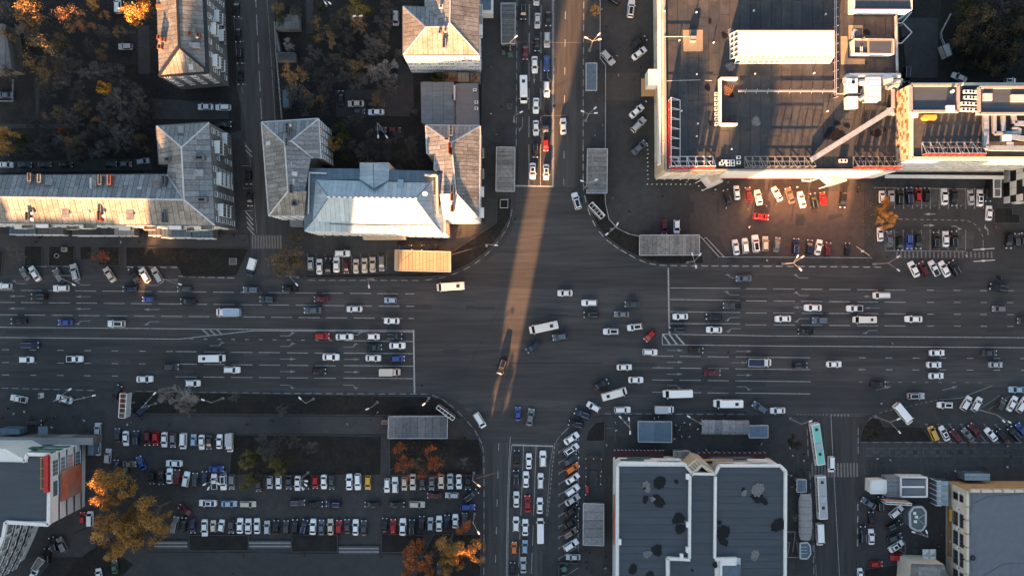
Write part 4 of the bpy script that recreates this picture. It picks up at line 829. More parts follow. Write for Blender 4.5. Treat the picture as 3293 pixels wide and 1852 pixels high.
# lattice frames carrying sign letters along the roof edge
def lattice(x0, x1, y, zz, nb, m, letters=None, dep=3.0, par=b, tall=3.2):
    l = MB()
    for k in range(nb + 1):
        x = x0 + (x1 - x0) * k / nb
        l.beam((x, y, zz), (x, y, zz + tall), .14, .14); l.beam((x, y + dep, zz), (x, y + dep, zz + .2), .14, .14); l.beam((x, y + dep, zz + .15), (x, y, zz + tall), .12, .12); l.beam((x, y, zz + .1), (x, y + dep, zz + .1), .14, .12)
        if k < nb and k % 2 == 0: l.beam((x, y + dep, zz + .15), (x0 + (x1 - x0) * (k + 1) / nb, y, zz + .3), .1, .1)
    for yy, z in ((y, zz + .2), (y, zz + tall), (y + dep, zz + .2), (y + dep * .5, zz + tall * .5)): l.beam((x0, yy, z), (x1, yy, z), .14, .14)
    l.build('sign_frame', m, par)
    if letters:
        for k in range(letters[1]): x = x0 + .6 + (x1 - x0 - 1.2) * k / (letters[1] - 1); MB().box((x, y - .3, zz + tall * .55), ((x1 - x0) / letters[1] * .7, .35, tall * .7)).build('sign_letter', letters[0], par)
X = lambda rc, x: TW(rc, x, 0, h).x
yb = SW_.y + .5
lattice(X('12', 1545), X('12', 1965), yb, h + .4, 5, 'frame', ('red', 7)); lattice(X('12', 2275), X('13', 470), yb, h + .4, 9, 'steel', None); lattice(X('13', 870), X('13', 1295), yb, h + .4, 7, 'steel', ('red', 6))
l = MB(); xw = SW_.x + .8
for k in range(8):
    y = yb + k * 2.6; l.beam((xw, y, h), (xw, y, h + 3.4), .16, .16); l.beam((xw + 3, y, h + .2), (xw, y, h + 3.2), .14, .14); l.beam((xw, y, h + .2), (xw + 3, y, h + .2), .14, .14)
for xx, z in ((xw, h + .3), (xw, h + 3.4), (xw + 3, h + .3)): l.beam((xx, yb, z), (xx, yb + 18.2, z), .14, .14)
l.build('sign_frame', 'frame', b)
for k in range(8): MB().box((xw - .2, yb + 1.4 + k * 2.15, h + 2), (.35, 1.6, 2.4)).build('sign_letter', 'red', b)
for rc, x, y, nf in (('12', 2212, 145, 1), ('12', 2212, 195, 1), ('12', 2065, 185, 1), ('12', 2110, 185, 1), ('12', 2155, 185, 1), ('12', 2110, 215, 1), ('12', 2155, 215, 1), ('12', 2045, 205, 1), ('13', 770, 178, 2)): aircon(b, TW(rc, x, y, h), 0, 1.1, nf=nf)
# west front with long pale sign board
wx = SW_.x - .25
for k in range(16):
    y = SW_.y + 2 + 4.1 * k; MB().box((wx - .1, y, 9), (.35, 3.9, 13)).build('wall_panel', 'cream' if k % 5 else 'beige', b)
MB().box((wx - .7, SW_.y + 34, 12.5), (.5, 64, 3.2)).build('sign_board', 'whitem', b)
q = on('02', 1400, 770, 9); MB().box((q.x - .6, q.y, 8.5), (2.8, 4.2, 6)).build('corner_bay', 'white', b); q = on('02', 1320, 850, 3.5); MB().box((q.x + 1, q.y, 3.3), (4.6, 5, .35)).build('entrance_canopy', 'ochre', b)
# courtyard frame on the right side of the mall
fm = MB()
for s_ in ('1300,228 1350,228 1445,120', '1365,232 1447,318 1345,425 1305,422', '1300,200 1442,105'):
    q = TP('03', s_, 9)
    for i in range(len(q) - 1): fm.beam(q[i], q[i + 1], .25, .35); fm.beam((q[i].x, q[i].y, 0), q[i], .2, .2); fm.beam((q[i + 1].x, q[i + 1].y, 0), q[i + 1], .2, .2)
fm.build('courtyard_frame', 'frame', b); MB().beam(q3(1285, 160, h + .7), q3(1303, 690, h + .7), .5, .3).build('roof_railing', 'triml', b)

# ---- tiled tower east of the mall ---------------------------------------
h = 25; b = building('office_tower', 'office building with sand and brown pixel-tiled west wall beside the mall', q3(1700, 1100, h)); t13 = lambda x, y, z: on('13', x, y, z)
nwc, swc = q3(1432, 822, h), t13(1432, 150, h); ex = 175
MB().prism(ccw([nwc, swc, Vector((ex, swc.y, h)), Vector((ex, nwc.y, h))]), 0, h - .3).build('wall', 'black', b)
n_ = int((nwc.y - swc.y) / .95); dy = (nwc.y - swc.y) / n_; tm = [MB().box((0, 0, 0), (.12, dy - .05, .83)).mesh('wall_tile', m) for m in ('tileA', 'tileB', 'tileC', 'tileA')]
for i in range(n_):
    for j in range(9):
        z = h - .7 - j * .9; r_ = rnd.random(); k = 1 if r_ < .24 else 2 if r_ < .36 else 0
        obj('wall_tile', tm[k], b, local(b, (nwc.x - .03, swc.y + (i + .5) * dy, z)))
rimw = MB()
for a_, c_ in ((nwc, swc), (swc, Vector((ex, swc.y, h))), (nwc, Vector((ex, nwc.y, h)))): rimw.beam(a_ + Vector((.2, 0, .1)), c_ + Vector((.2, 0, .1)), .7, .8)
rimw.build('parapet', 'cream', b)
MB().poly([(nwc.x + .5, swc.y + .3, h + .02), (ex, swc.y + .3, h + .02), (ex, nwc.y, h + .02), (nwc.x + .5, nwc.y, h + .02)]).build('roof_top', 'bitumen', b)
def tray(x0, y0, x1, y1, z, m='concrete'):
    P4 = ccw([q3(x0, y0, z), q3(x0, y1, z), q3(x1, y1, z), q3(x1, y0, z)]); MB().prism(P4, h, z - .5).build('penthouse', 'cream', b); MB().poly([(p.x, p.y, z - .45) for p in P4]).build('penthouse_roof', 'bitumenb', b); r = MB()
    for i in range(4): r.beam(P4[i] + Vector((0, 0, -.2)), P4[(i + 1) % 4] + Vector((0, 0, -.2)), .65, .6)
    r.build('penthouse_rim', m, b)
tray(1443, 828, 1900, 1083, h + 2); tray(2103, 848, 2900, 1105, h + 2)
for k, (x, y, nf) in enumerate(((1975, 900, 2), (2045, 903, 2), (1975, 957, 2), (2045, 960, 2), (1950, 1015, 2), (2003, 1018, 1), (2048, 1020, 1), (1950, 1073, 2), (2003, 1075, 1), (2048, 1077, 1))): aircon(b, q3(x, y, h + .3), 0, 1.15, nf=nf)
rbox('roof_hatch', 1788, 1025, 1865, 1085, h + 1.5, h + 2.6, 'whitem'); rbox('roof_hatch', 2145, 908, 2230, 975, h + 1.5, h + 2.2, 'triml'); rbox('roof_hatch', 2415, 920, 2700, 988, h + 1.5, h + 2.2, 'triml')
v = MB(); q = q3(1850, 885, h + 2.6); v.tube((q.x, q.y, h + 1.5), q, .4, n=10); v.build('vent_stack', 'frame', b)
lo = MB(); P4 = Z('03', f'1550,1145,{h+1} 1560,1120,{h+1} 1680,1120,{h+1} 1688,1145,{h+1} 1675,1165,{h+1} 1562,1165,{h+1}'); lo.prism(ccw(P4), h, h + 1.3); lo.build('orange_plant_unit', 'yellow', b)
rbox('plant_unit', 1445, 1095, 1508, 1138, h, h + 1, 'whitem')
dk = MB()
for s_, w_ in (('2162,1120,26 2162,1420,26 2190,1440,26 2600,1445,26', 1.3), ('2243,1120,25.8 2243,1300,25.8 2500,1290,25.8', .9), ('2330,1130,25.8 2330,1290,25.8', 1), ('2430,1120,26 2440,1200,26 2600,1205,26', 1.2), ('2410,1250,25.8 2470,1250,25.8 2500,1270,25.8', .6), ('2350,1340,26 2440,1335,26 2600,1360,26', 1.3)):
    q = Z('03', s_)
    for i in range(len(q) - 1): dk.beam(q[i], q[i + 1], w_, .9)
dk.build('air_duct', 'duct', b); rbox('air_handler', 2345, 1310, 2415, 1365, h, h + 2, 'whitem'); rbox('fan_unit', 2370, 1380, 2435, 1420, h, h + 1.4, 'alu')
lattice(t13(1540, 0, h).x, t13(2115, 0, h).x, swc.y + .9, h + .1, 7, 'alu', ('red', 9), 3.2, b, 2.6)
# striped south front and the white-and-black side wing
for k in range(6): MB().box(((swc.x + ex) / 2, swc.y - .12, 6.5 + k * 3.2), (ex - swc.x, .3, 1.25)).build('facade_band', 'white', b)
for k in range(46):
    z = 6.5 + 3.2 * (k % 6) - 1.5; MB().box((swc.x + 14 + (k * 7.31) % 34, swc.y - .1, z), (2.2, .26, 1.2)).build('facade_panel', 'cream', b)
pod = [t13(1190, 285, 4), t13(1190, 318, 4), t13(2335, 328, 4), t13(2335, 250, 4)]; pod[0].y = swc.y; pod[3].y = swc.y
MB().prism(ccw(pod), 0, 3.8).build('podium', 'bitumen', b); MB().beam(pod[1] + Vector((0, -.2, 0)), pod[2] + Vector((0, -.2, 0)), .9, .9).build('podium_fascia', 'white', b); MB().beam((pod[0].x, swc.y - .3, 4.3), (pod[3].x, swc.y - .3, 4.3), .5, .3).build('podium_trim', 'cream', b)
xw_ = W((3228, 0), 0).x; ys_ = W((0, 655), 0).y; yn_ = swc.y
MB().prism(ccw([Vector((xw_, ys_, 0)), Vector((ex, ys_, 0)), Vector((ex, yn_, 0)), Vector((xw_, yn_, 0))]), 0, h).build('side_wing', 'black', b)
for i in range(5):
    for j in range(8):
        y = ys_ + .9 + i * 2.0; z = 1.6 + j * 3
        if (i * 3 + j * 2 + (j // 3)) % 4 in (0, 1): MB().box((xw_ - .05, y, z), (.25, 1.9, 2.9)).build('facade_panel', 'white', b)
for i in range(6):
    for j in range(8):
        if (i + j) % 2: MB().box((xw_ + 1.2 + i * 2.2, ys_ - .05, 1.6 + j * 3), (2.1, .25, 2.9)).build('facade_panel', 'white', b)
ec = MB(); q = t13(2275, 430, 4); ec.box((q.x, q.y, 2), (2, 5.5, 4)); ec.build('entrance_lobby', 'black', b); er = MB(); er.box((q.x, q.y, 4.05), (2.3, 5.8, .2)); er.build('lobby_rim', 'white', b); er = MB(); er.box((q.x, q.y + .9, 4.2), (1.7, 2.4, .2)); er.box((q.x, q.y - 1.6, 4.2), (1.5, 2, .2)); er.build('lobby_skylight', 'glassb', b)

# ---- white-walled shopping block at the lower left -----------------------
h = 18.3; b = building('shopping_block', 'white-walled block with red roof sign and orange-red banner at the lower left', on('30', 300, 500, h)); g = lambda x, y, z: on('30', x, y, z)
px = [T('30', *q) for q in ((-500, 215), (40, 215), (250, 330), (275, 262), (492, 265), (480, 945), (65, 920), (40, 1060), (-60, 1300), (-150, 1500), (-500, 1500))]
pts = [W(p, h) for p in px]; MB().prism(ccw(pts), 0, h - .05).build('wall', 'white', b)
rf = [g(-500, 330, h), g(270, 345, h), g(275, 270, h), g(475, 270, h), g(473, 915, h), g(70, 912, h), g(30, 1060, h), g(-200, 1449, h), g(-500, 1449, h)]
MB().poly([p + Vector((0, 0, .03)) for p in ccw(rf)]).build('roof_top', 'bitumenb', b)
rim = MB()
for i in range(1, len(pts) - 1): rim.beam(pts[i] + Vector((0, 0, .3)), pts[(i + 1) % len(pts)] + Vector((0, 0, .3)), .9, .7)
rim.build('parapet', 'white', b)
e0, e1 = g(480, 945, h), g(492, 265, h); xw = e0.x
for z in (14.4, 10.5, 6.6, 2.9): MB().box((xw + .5, (e0.y + e1.y) / 2, z), (.12, e1.y - e0.y - .5, .35)).build('joint_band', 'black', b)
for i, z in enumerate((16.3, 12.5, 8.6, 4.8)):
    MB().box((xw + .25, (e0.y + e1.y) / 2, z), (.3, e1.y - e0.y - .3, 3.1)).build('wall_panel', 'white', b)
for z, m in ((16.3, 'glass'), (12.5, 'glassb'), (8.6, 'redo'), (4.8, 'glass')): window(b, (xw + .45, e1.y - 4.0, z), -math.pi / 2, 4.2, 2.6, 3, 3, gm=m)
window(b, (xw + .45, e1.y - 9.6, 16.3), -math.pi / 2, 4.2, 2.4, 0, 0, gm='glassb')
MB().box((xw + .95, e1.y - 9.6, 8.8), (.25, 8.2, 10.4)).build('banner', 'redo', b)
ns = MB(); n0, n1 = g(-300, 215, h), g(40, 215, h)
for k, (x0_, x1_, y_, z, m) in enumerate(((240, 480, 262, 16.3, 'glassb'), (-60, 240, 262, 10, 'green'), (250, 480, 262, 12.5, 'green'), (200, 480, 262, 8.6, 'glassb'))):
    p0, p1 = g(x0_, y_, h), g(x1_, y_, h); MB().box(((p0.x + p1.x) / 2, e1.y + .15, z), (p1.x - p0.x, .25, 2.2)).build('north_window', m, b)
an = [g(-300, 100, 5.5), g(900, 108, 5.5), g(905, 250, 5.5), g(-300, 250, 5.5)]; an[2].y = e1.y + .05; an[3].y = e1.y + .05; an[2].x = an[1].x
MB().prism(ccw(an), 0, 5.3).build('annex', 'grey', b); MB().poly([(p.x, p.y, 5.33) for p in ccw(an)]).build('annex_roof', 'concrete', b)
gp = MB(); q = on('20', 420, 1420, 5.5); gp.box((q.x, q.y + .6, 5.6), (2.6, 2.4, .3)); gp.build('annex_skylight', 'glassb', b)
for s_, m in (('0,1380 0,1440 190,1440 190,1385', 'metalbd'), ('465,1462 465,1505 685,1505 685,1462', 'concrete')):
    P4 = ccw(TP('20', s_, 4.2)); MB().prism(P4, 0, 4.2).build('annex_box', m, b)
shop = MB(); q = g(880, 190, 4); shop.box((q.x, q.y, 2), (1.6, 5, 4)); shop.build('sign_panel', 'metalbd', b)
fr = MB()
for k in range(4): y = g(430, 300 + k * 98, h).y; fr.beam((g(400, 0, h).x, y, h + .6), (g(438, 0, h).x, y, h + .6), .14, .14)
for x in (398, 436): fr.beam(g(x, 295, h + .6), g(x, 598, h + .6), .14, .14)
fr.build('sign_frame', 'yellow', b)
for k in range(7): MB().box((*g(460, 305 + k * 50, h + 1)[:2], h + 1), (1.2, 1.45, 1.6)).build('sign_letter', 'red', b)
# curved white wing
c0 = [(65, 925), (40, 1060), (-20, 1250), (-110, 1449), (-170, 1560)]; cw = [W(T('30', *q), h) for q in c0]
for i in range(4):
    a, c = cw[i], cw[i + 1]
    for z in (14.4, 10.5, 6.6): MB().beam((a.x + .1, a.y, z), (c.x + .1, c.y, z), .3, .35).build('joint_band', 'black', b)
for i in range(4):
    a, c = cw[i], cw[i + 1]; u = (c - a).normalized(); nr = Vector((-u.y, u.x, 0)); rz = math.atan2(nr.y, nr.x) - math.pi / 2; m_ = (a + c) / 2 + nr * .1
    window(b, (m_.x, m_.y, 16.3), rz, 3.6, 2.4, 2, 3)
    for z in (12.5, 8.6, 4.8):
        for t_ in (.25, .75): m2 = a + (c - a) * t_ + nr * .1; window(b, (m2.x, m2.y, z), rz, 1.2, 1.8, 0, 1)
low = [g(80, 925, 9), g(450, 945, 9), g(380, 1130, 9), g(250, 1300, 9), g(60, 1500, 9), g(-100, 1500, 9)]

# ---- market hall with blue-grey roofs ------------------------------------
h = 10; b = building('market_hall', 'market hall with two dark blue flat roofs and white parapet at the bottom', on('32', 1500, 900, h)); g = lambda x, y, z: on('32', x, y, z); g3 = lambda x, y, z: on('33', x, y, z)
ol = [g(1042, 372, h), g(1085, 345, h), g(1690, 355, h), g(1765, 450, h), g(1990, 455, h), g(2030, 372, h), g3(165, 372, h), g3(218, 425, h), g3(212, 1700, h), g(1035, 1700, h)]
P_ = ccw(ol); MB().prism(P_, 0, h - .05).build('wall', 'white', b); rim = MB()
for i in range(len(ol) - 1): rim.beam(ol[i] + Vector((0, 0, .25)), ol[i + 1] + Vector((0, 0, .25)), .75, .7)
rim.beam(ol[-1] + Vector((0, 0, .25)), ol[0] + Vector((0, 0, .25)), .75, .7); rim.build('parapet', 'white', b)
def rsheets(pts, sw, m, rows, z): slope(b, [Vector((p.x, p.y, z)) for p in pts], sw, m, rows, .06, .03, eave=Vector((0, 1, 0)), name='roof_sheet')
rsheets([g(1062, 385, h), g(1700, 385, h), g(1745, 440, h), g(1735, 1275, h), g(1520, 1275, h), g(1520, 1650, h), g(1060, 1650, h)], 2.0, 'bitumenb', 1, h)
rsheets([g(2015, 392, h), g3(165, 395, h), g3(200, 440, h), g3(195, 1650, h), g(2240, 1650, h), g(2240, 1270, h), g(1990, 1270, h), g(1995, 500, h)], 2.0, 'bitumenb', 1, h)
rsheets([g(1758, 400, h), g(1990, 460, h), g(1985, 1300, h), g(1990, 1650, h), g(1555, 1650, h), g(1555, 1300, h), g(1750, 1300, h)], 3.0, 'bitumenb', 1, h + .1)
wl = MB()
for s_ in ('1745,470 1740,1270', '1992,480 1985,1270', '1525,1272 1745,1285', '1525,1272 1530,1650', '1990,1280 2200,1275', '2045,1290 2045,1650'):
    q = TP('32', s_, h + .5); wl.beam(q[0], q[1], .7, 1.3)
wl.build('inner_parapet', 'white', b)
gb = [g(1712, 372, h + 1), g(1790, 300, h + 1), g(1850, 300, h + 1), g(1905, 365, h + 1), g(1850, 400, h + 1), g(1770, 480, h + 1)]
MB().prism(ccw([g(1715, 385, h), g(1800, 305, h), g(1895, 330, h), g(1990, 440, h), g(1960, 470, h), g(1860, 385, h), g(1770, 480, h)]), 0, h + .4).build('entrance_bay', 'beige', b)
fr = MB()
for k in range(5): a = g(1725 + k * 22, 385 - k * 18, h + .8); c = g(1775 + k * 22, 440 - k * 18, h + .8); fr.beam(a, c, .2, .3)
fr.beam(g(1725, 385, h + .8), g(1815, 312, h + .8), .25, .4); fr.beam(g(1775, 440, h + .8), g(1862, 368, h + .8), .25, .4); fr.beam(g(1862, 368, h + .8), g(1990, 450, h + .8), .3, .4); fr.build('entrance_frame', 'cream', b)
for x, y, r, sx, sd_ in ((1440, 550, 1.5, 1.3, 1), (1315, 710, 1.1, .65, 2), (1435, 720, 1.7, 1.0, 3), (1620, 890, 1.6, .95, 4), (1645, 980, 1.6, .8, 41), (1430, 1190, 1.4, 1.2, 5), (1200, 1380, 1.2, 1.1, 6), (1355, 1430, 1.0, 1, 7), (2050, 1030, 2.1, .85, 8), (2070, 1100, 1.4, .8, 81), (2030, 920, .6, 1, 9), (2270, 605, .6, 1, 10), (2400, 680, 1.3, 1.5, 11), (2470, 720, .8, 1.2, 12), (1985, 1335, .8, 1, 13), (1610, 535, .5, 1.4, 14), (1305, 600, .4, 1, 15), (1765, 1385, .4, 1, 16)): blotch(b, g(x, y, h), r, h + .16, 'puddle', sd_, sx=sx)
for x, y, r, sd_ in ((1315, 585, 1.3, 21), (1335, 1240, 1.1, 22), (2410, 620, 1.8, 23), (2380, 1240, 1.3, 24), (2270, 640, .8, 25), (1390, 700, .7, 26)): blotch(b, g(x, y, h), r, h + .155, 'chalk', sd_, 'dried_stain')
blotch(b, g3(150, 960, h), 1.9, h + .16, 'puddle', 31)
for x, y in ((1730, 950), (1728, 1195), (1065, 1120), (1668, 1262), (1728, 485)): rbox('roof_unit', x - 16, y - 26, x + 16, y + 26, h, h + 1.1, 'whitem', '32')
rbox('roof_canopy', 2062, 1350, 2242, 1600, h, h + 1.2, 'metalbd', '32'); rbox('parapet_block', 2045, 1275, 2200, 1345, h, h + 1.3, 'white', '32')
for k, (x0_, x1_, m, z) in enumerate(((1085, 1310, 'green', 7.6), (1450, 1675, 'whitem', 7.6), (1910, 2190, 'ochre', 7.6), (2330, 2530, 'whitem', 7.6), (1165, 1390, 'glassb', 4.6), (1990, 2400, 'glassb', 4.6))):
    p0, p1 = g(x0_, 350, h), g(x1_, 352, h); MB().box(((p0.x + p1.x) / 2, max(p0.y, p1.y) + .35, z), (p1.x - p0.x, .3, 1.5)).build('sign_panel', m, b)
MB().box((g(1040, 0, h).x - .15, g(0, 950, h).y, 5), (.3, 14, 1.8)).build('sign_panel', 'redo', b)
# awnings of the stalls around it
for x0_, x1_, y_, m in ((1020, 1490, 262, 'red'), (1840, 2480, 285, 'red')):
    p0, p1 = on('32', x0_, y_, 3), on('32', x1_, y_, 3); a = MB(); a.poly([(p0.x, p0.y + .9, 2.6), (p0.x, p0.y - 1.9, 3.3), (p1.x, p1.y - 1.9, 3.3), (p1.x, p1.y + .9, 2.6)]); a.poly([(p0.x, p0.y + .9, 2.55), (p1.x, p1.y + .9, 2.55), (p1.x, p1.y - 1.9, 3.25), (p0.x, p0.y - 1.9, 3.25)])
    a.build('awning', mat('maroon_canvas', (.045, .012, .016), .9, noise=.4, scale=2), b); s_ = MB()
    for k in range(14): x = p0.x + (p1.x - p0.x) * k / 13; s_.box((x, p0.y + .95, 2.6), (.5, .15, .25)); s_.beam((x, p0.y + .9, 0), (x, p0.y + .9, 2.6), .06, .06)
    s_.build('awning_trim', 'triml', b)

# ---- beige building lower right -----------------------------------------
h = 11.3; b = building('beige_building', 'beige three-storey building with wavy parapet and grey roof at the lower right', on('33', 2200, 900, h)); g = lambda x, y, z: on('33', x, y, z)
ol = [g(1995, 640, h), g(2005, 760, h), g(1985, 870, h), g(1995, 1000, h), g(1975, 1090, h), g(1985, 1210, h), g(1965, 1300, h), g(1975, 1420, h), g(1968, 1800, h), g(2900, 1800, h), g(2900, 640, h)]
fx = [(2010, 625), (2140, 640), (2200, 612), (2330, 640), (2400, 610), (2536, 635), (2900, 630)]
wpts = [g(1990, 622, h)] + [Vector((p.x, p.y, h)) for p in ol[1:9]] + [g(2900, 1800, h), g(2900, 618, h)]
W4 = ccw([g(1985, 622, h), g(1985, 1800, h), g(2900, 1800, h), g(2900, 622, h)]); MB().prism(W4, 0, h - .1).build('wall', 'cream', b); MB().poly([p + Vector((0, 0, .04)) for p in ccw([g(1990, 640, h), g(1990, 1800, h), g(2900, 1800, h), g(2900, 640, h)])]).build('roof_top', 'bitumeng', b)
pr = MB(); wc = g(1985, 0, h).x; wn = g(0, 622, h).y
for k in range(9):
    y0 = g(0, 640 + k * 130, h).y; pr.box((wc - .2, y0 - 1.9, h - .1), (.7, 3.2, 1.6)); pr.beam((wc - .1, y0, h - .4), (wc + .35, y0 - .3, h + .1), .5, .8)
for k in range(8): x0 = g(2010 + k * 105, 0, h).x; pr.box((x0 + 1.4, wn + .1, h - .1), (2.2 + .6 * (k % 2), .7, 1.4 + .4 * (k % 2)))
pr.build('parapet', 'cream', b)
gt = MB(); c = [g(2030, 650, h), g(2040, 760, h), g(2000, 860, h), g(2020, 1000, h), g(1998, 1110, h), g(2010, 1300, h), g(2040, 1400, h)]
for i in range(6): gt.beam(c[i] + Vector((0, 0, .08)), c[i + 1] + Vector((0, 0, .08)), .14, .05)
for q in ((2050, 740, 2200, 670), (2200, 670, 2500, 655), (2140, 1445, 2330, 1330), (2330, 1330, 2600, 1320)): gt.beam(g(q[0], q[1], h + .08), g(q[2], q[3], h + .08), .14, .05)
gt.build('roof_cable', 'trim', b)
t_ = MB(); q = g(2036, 1270, h); n = 14
for i in range(n): t_.tube((q.x + .55 * math.cos(6.283 * i / n), q.y + .55 * math.sin(6.283 * i / n), h + .2), (q.x + .55 * math.cos(6.283 * (i + 1) / n), q.y + .55 * math.sin(6.283 * (i + 1) / n), h + .2), .18, n=6)
t_.build('roof_tyre', 'tyre', b)
for k in range(5):
    y = g(0, 720 + k * 192, h).y
    for z, dy in ((9.0, 0), (5.6, 0)): window(b, (wc - .05, y + dy, z), math.pi / 2, 2.0, 2.2, 1, 1, fm='trim'); window(b, (wc - .05, y - 1.9 if k else y, z), math.pi / 2, 1.6, 2.2, 1, 1, fm='trim')
    aircon(b, (wc - .5, y - 3.2, 7.2), math.pi / 2, .8)
MB().box((wc - .12, g(0, 1030, h).y - 5, 7.3), (.35, 31, .35)).build('cornice', 'white', b)
no = MB()
for k in range(8): x = g(2040 + k * 105, 0, h).x; window(b, (x, wn + .1, 9 if k % 2 else 5.8), 0, 2.4, 1.8, 1, 0, fm='ochre')
MB().box((wc + 20.3, wn + .05, 5.7), (40, .3, 11)).build('ochre_facing', 'ochre', b)
sg = MB(); sg.box((wc - .75, g(0, 1100, h).y, 3.1), (.4, 14, 1)); sg.build('shop_sign', 'wood', b); text(b, '9', (wc - .6, g(0, 1108, 3).y, 3.65), 1.0, 'frame', 0); MB().box((wc - .6, g(0, 850, 3).y, 3.7), (.5, 3.4, .5)).build('shop_sign', 'yellow', b)
por = [g(1688, 525, 4), g(1690, 765, 4), g(1800, 765, 4), g(1800, 525, 4)]; MB().prism(ccw(por), 0, 3.8).build('entrance_lobby', 'glassb', b); slope(b, por, 1.3, 'metalb', 2, eave=Vector((0, 1, 0)), name='lobby_panel')
fr = MB()
for k in range(6): q0 = por[0] + (por[1] - por[0]) * k / 5; fr.beam((q0.x - .05, q0.y, 0), (q0.x - .05, q0.y, 3.9), .16, .16); fr.beam((q0.x - .1, q0.y, 3.9), (q0.x + 1.2, q0.y, 4.05), .14, .14)
fr.build('lobby_frame', 'frame', b)
po2 = [g(1960, 450, 4), g(1960, 520, 4), g(2205, 520, 4), g(2205, 455, 4)]; MB().prism(ccw(po2), 0, 3.7).build('entrance_porch', 'glassb', b); slope(b, po2, 1.2, 'metalb', 1, name='porch_panel')
h = 8; b = building('beige_annex', 'low beige annex with small pitched roof at the bottom right', on('33', 1560, 1400, h)); a4 = [g(1440, 1325, h), g(1415, 1700, h), g(1900, 1700, h), g(1760, 1335, h)]; MB().prism(ccw(a4), 0, h).build('wall', 'cream', b)
rp = [g(1520, 1350, h + 1.2), g(1480, 1600, h + 1.2), g(1780, 1600, h + 1.2), g(1700, 1365, h + 1.2)]
for i in range(4): slope(b, [a4[i], a4[(i + 1) % 4], rp[(i + 1) % 4], rp[i]], 1.4, 'metalw' if i else 'metalw', 1, gap=.05, mdeck='cream')
slope(b, rp, 1.4, 'metalw', 1, gap=.05)

# ---- unseen blocks added to the south, heights and gaps set for the light ----
for k, (x0, x1, hh, yy) in enumerate(OCC):
    o = thing('shade_block', 'building', None, ((x0 + x1) / 2, yy, 0), group='unseen blocks added in the south to shade the streets'); o['label'] = 'unseen slab block added in the south to shade the streets'
    MB().box(((x0 + x1) / 2, yy - 7, hh / 2), (x1 - x0, 14, hh)).build('wall', 'grey', o); MB().box(((x0 + x1) / 2, yy - 7, hh + .2), (x1 - x0 + .5, 14.5, .4)).build('roof', 'bitumen', o)
# ================================================================ KIOSKS, SHELTERS, STREET FURNITURE
def kiosk(label, rc, s, h, m, sw, along='x', wm='grey', cat='kiosk', name='kiosk', rows=1, posts=0, grp='flat-roofed street kiosks'):
    p4 = TP(rc, s, h); b = thing(name, cat, label, (p4[0].x, p4[0].y, 0), group=grp); c = sum(p4, Vector()) / 4
    inn = [c + (p - c) * .93 for p in p4]
    if not posts:
        iw = ccw(inn); MB().prism(iw, 0, h - .2).build('wall', wm, b)
        for i in range(4):
            q0, q1 = iw[i], iw[(i + 1) % 4]; n_ = int((q1 - q0).length // 2.6)
            if n_: facade(b, q0, q1, [1.55], n_, 1.9, 1.7, 1, 0, s0=.03, s1=.97, fm='trim', name='shop_window')
    else:
        for p in inn: MB().tube((p.x, p.y, 0), (p.x, p.y, h - .1), .09).build('post', 'steel', b)
    slope(b, p4, sw, m, rows, .1, eave=Vector((1, 0, 0)) if along == 'x' else Vector((0, 1, 0)))
    caps(b, [(p4[i], p4[(i + 1) % 4]) for i in range(4)], .18, 'triml', 'roof_edge', -.05, .3)
    return b
kiosk('grey ribbed kiosk roof on the pavement left of the north street stop line', '11', '2345,40 2338,468 2520,470 2525,42', 3.4, 'metalw', 1.3, 'y')
kiosk('grey ribbed kiosk roof on the corner right of the north street', '12', '752,58 745,488 942,488 947,57', 3.4, 'metalw', 1.3, 'y')
kiosk('long grey ribbed kiosk at the bend of the right corner island', '12', '1260,895 1257,1090 1838,1088 1840,893', 3.4, 'metalw', 1.2)
kiosk('tan sunlit ribbed kiosk on the left corner island', '11', '1360,1040 1358,1237 1900,1250 1898,1056', 3.4, mat('tan_roof_sheet', (.34, .26, .155), .8, noise=.2, scale=.6, rand=.08, stretch=(1, .2, 1)), 1.0)
kiosk('weathered plank-roofed pavilion above the red trees', '21', '1298,1265 1290,1476 1866,1476 1870,1262', 3.6, 'metald', 2.2)
kiosk('blue-grey kiosk roof by the bus stop crowd', '22', '1243,1312 1245,1510 1571,1515 1570,1315', 3.4, 'metalbd', 4.4)
kiosk('pale grey kiosk roof between the slanted cars and the market hall', '32', '712,742 710,1145 911,1152 911,748', 3.4, 'metal', 2.2, 'y', rows=1)
kiosk('narrow ribbed pavilion on the pavement at the top of the north street', '01', '2388,35 2392,428 2525,428 2528,35', 3.6, 'metald', .55, 'y')
kiosk('glass-roofed bus shelter on the right pavement of the north street', '02', '738,616 738,880 842,880 844,616', 2.8, 'glassb', 2.6, 'y', posts=1, cat='bus shelter', name='bus_shelter', grp='bus shelters')
kiosk('small square blue kiosk beside the barrel-roofed stop', '22', '2322,1355 2322,1470 2505,1470 2505,1350', 3, 'metalbd', 2.6)
kiosk('grey vending kiosk against the market wall between the awnings', '32', '1590,235 1590,310 1742,312 1742,232', 2.8, 'metalw', 1.2)
kiosk('small glass ticket booth on the lower right pavement', '33', '330,512 330,632 422,632 422,512', 2.8, 'glassb', 1.4, posts=0)
kiosk('blue-roofed shed with white corner at the white-walled block yard', '30', '372,1262 302,1375 350,1398 434,1300', 2.6, 'metalw', 1.2)
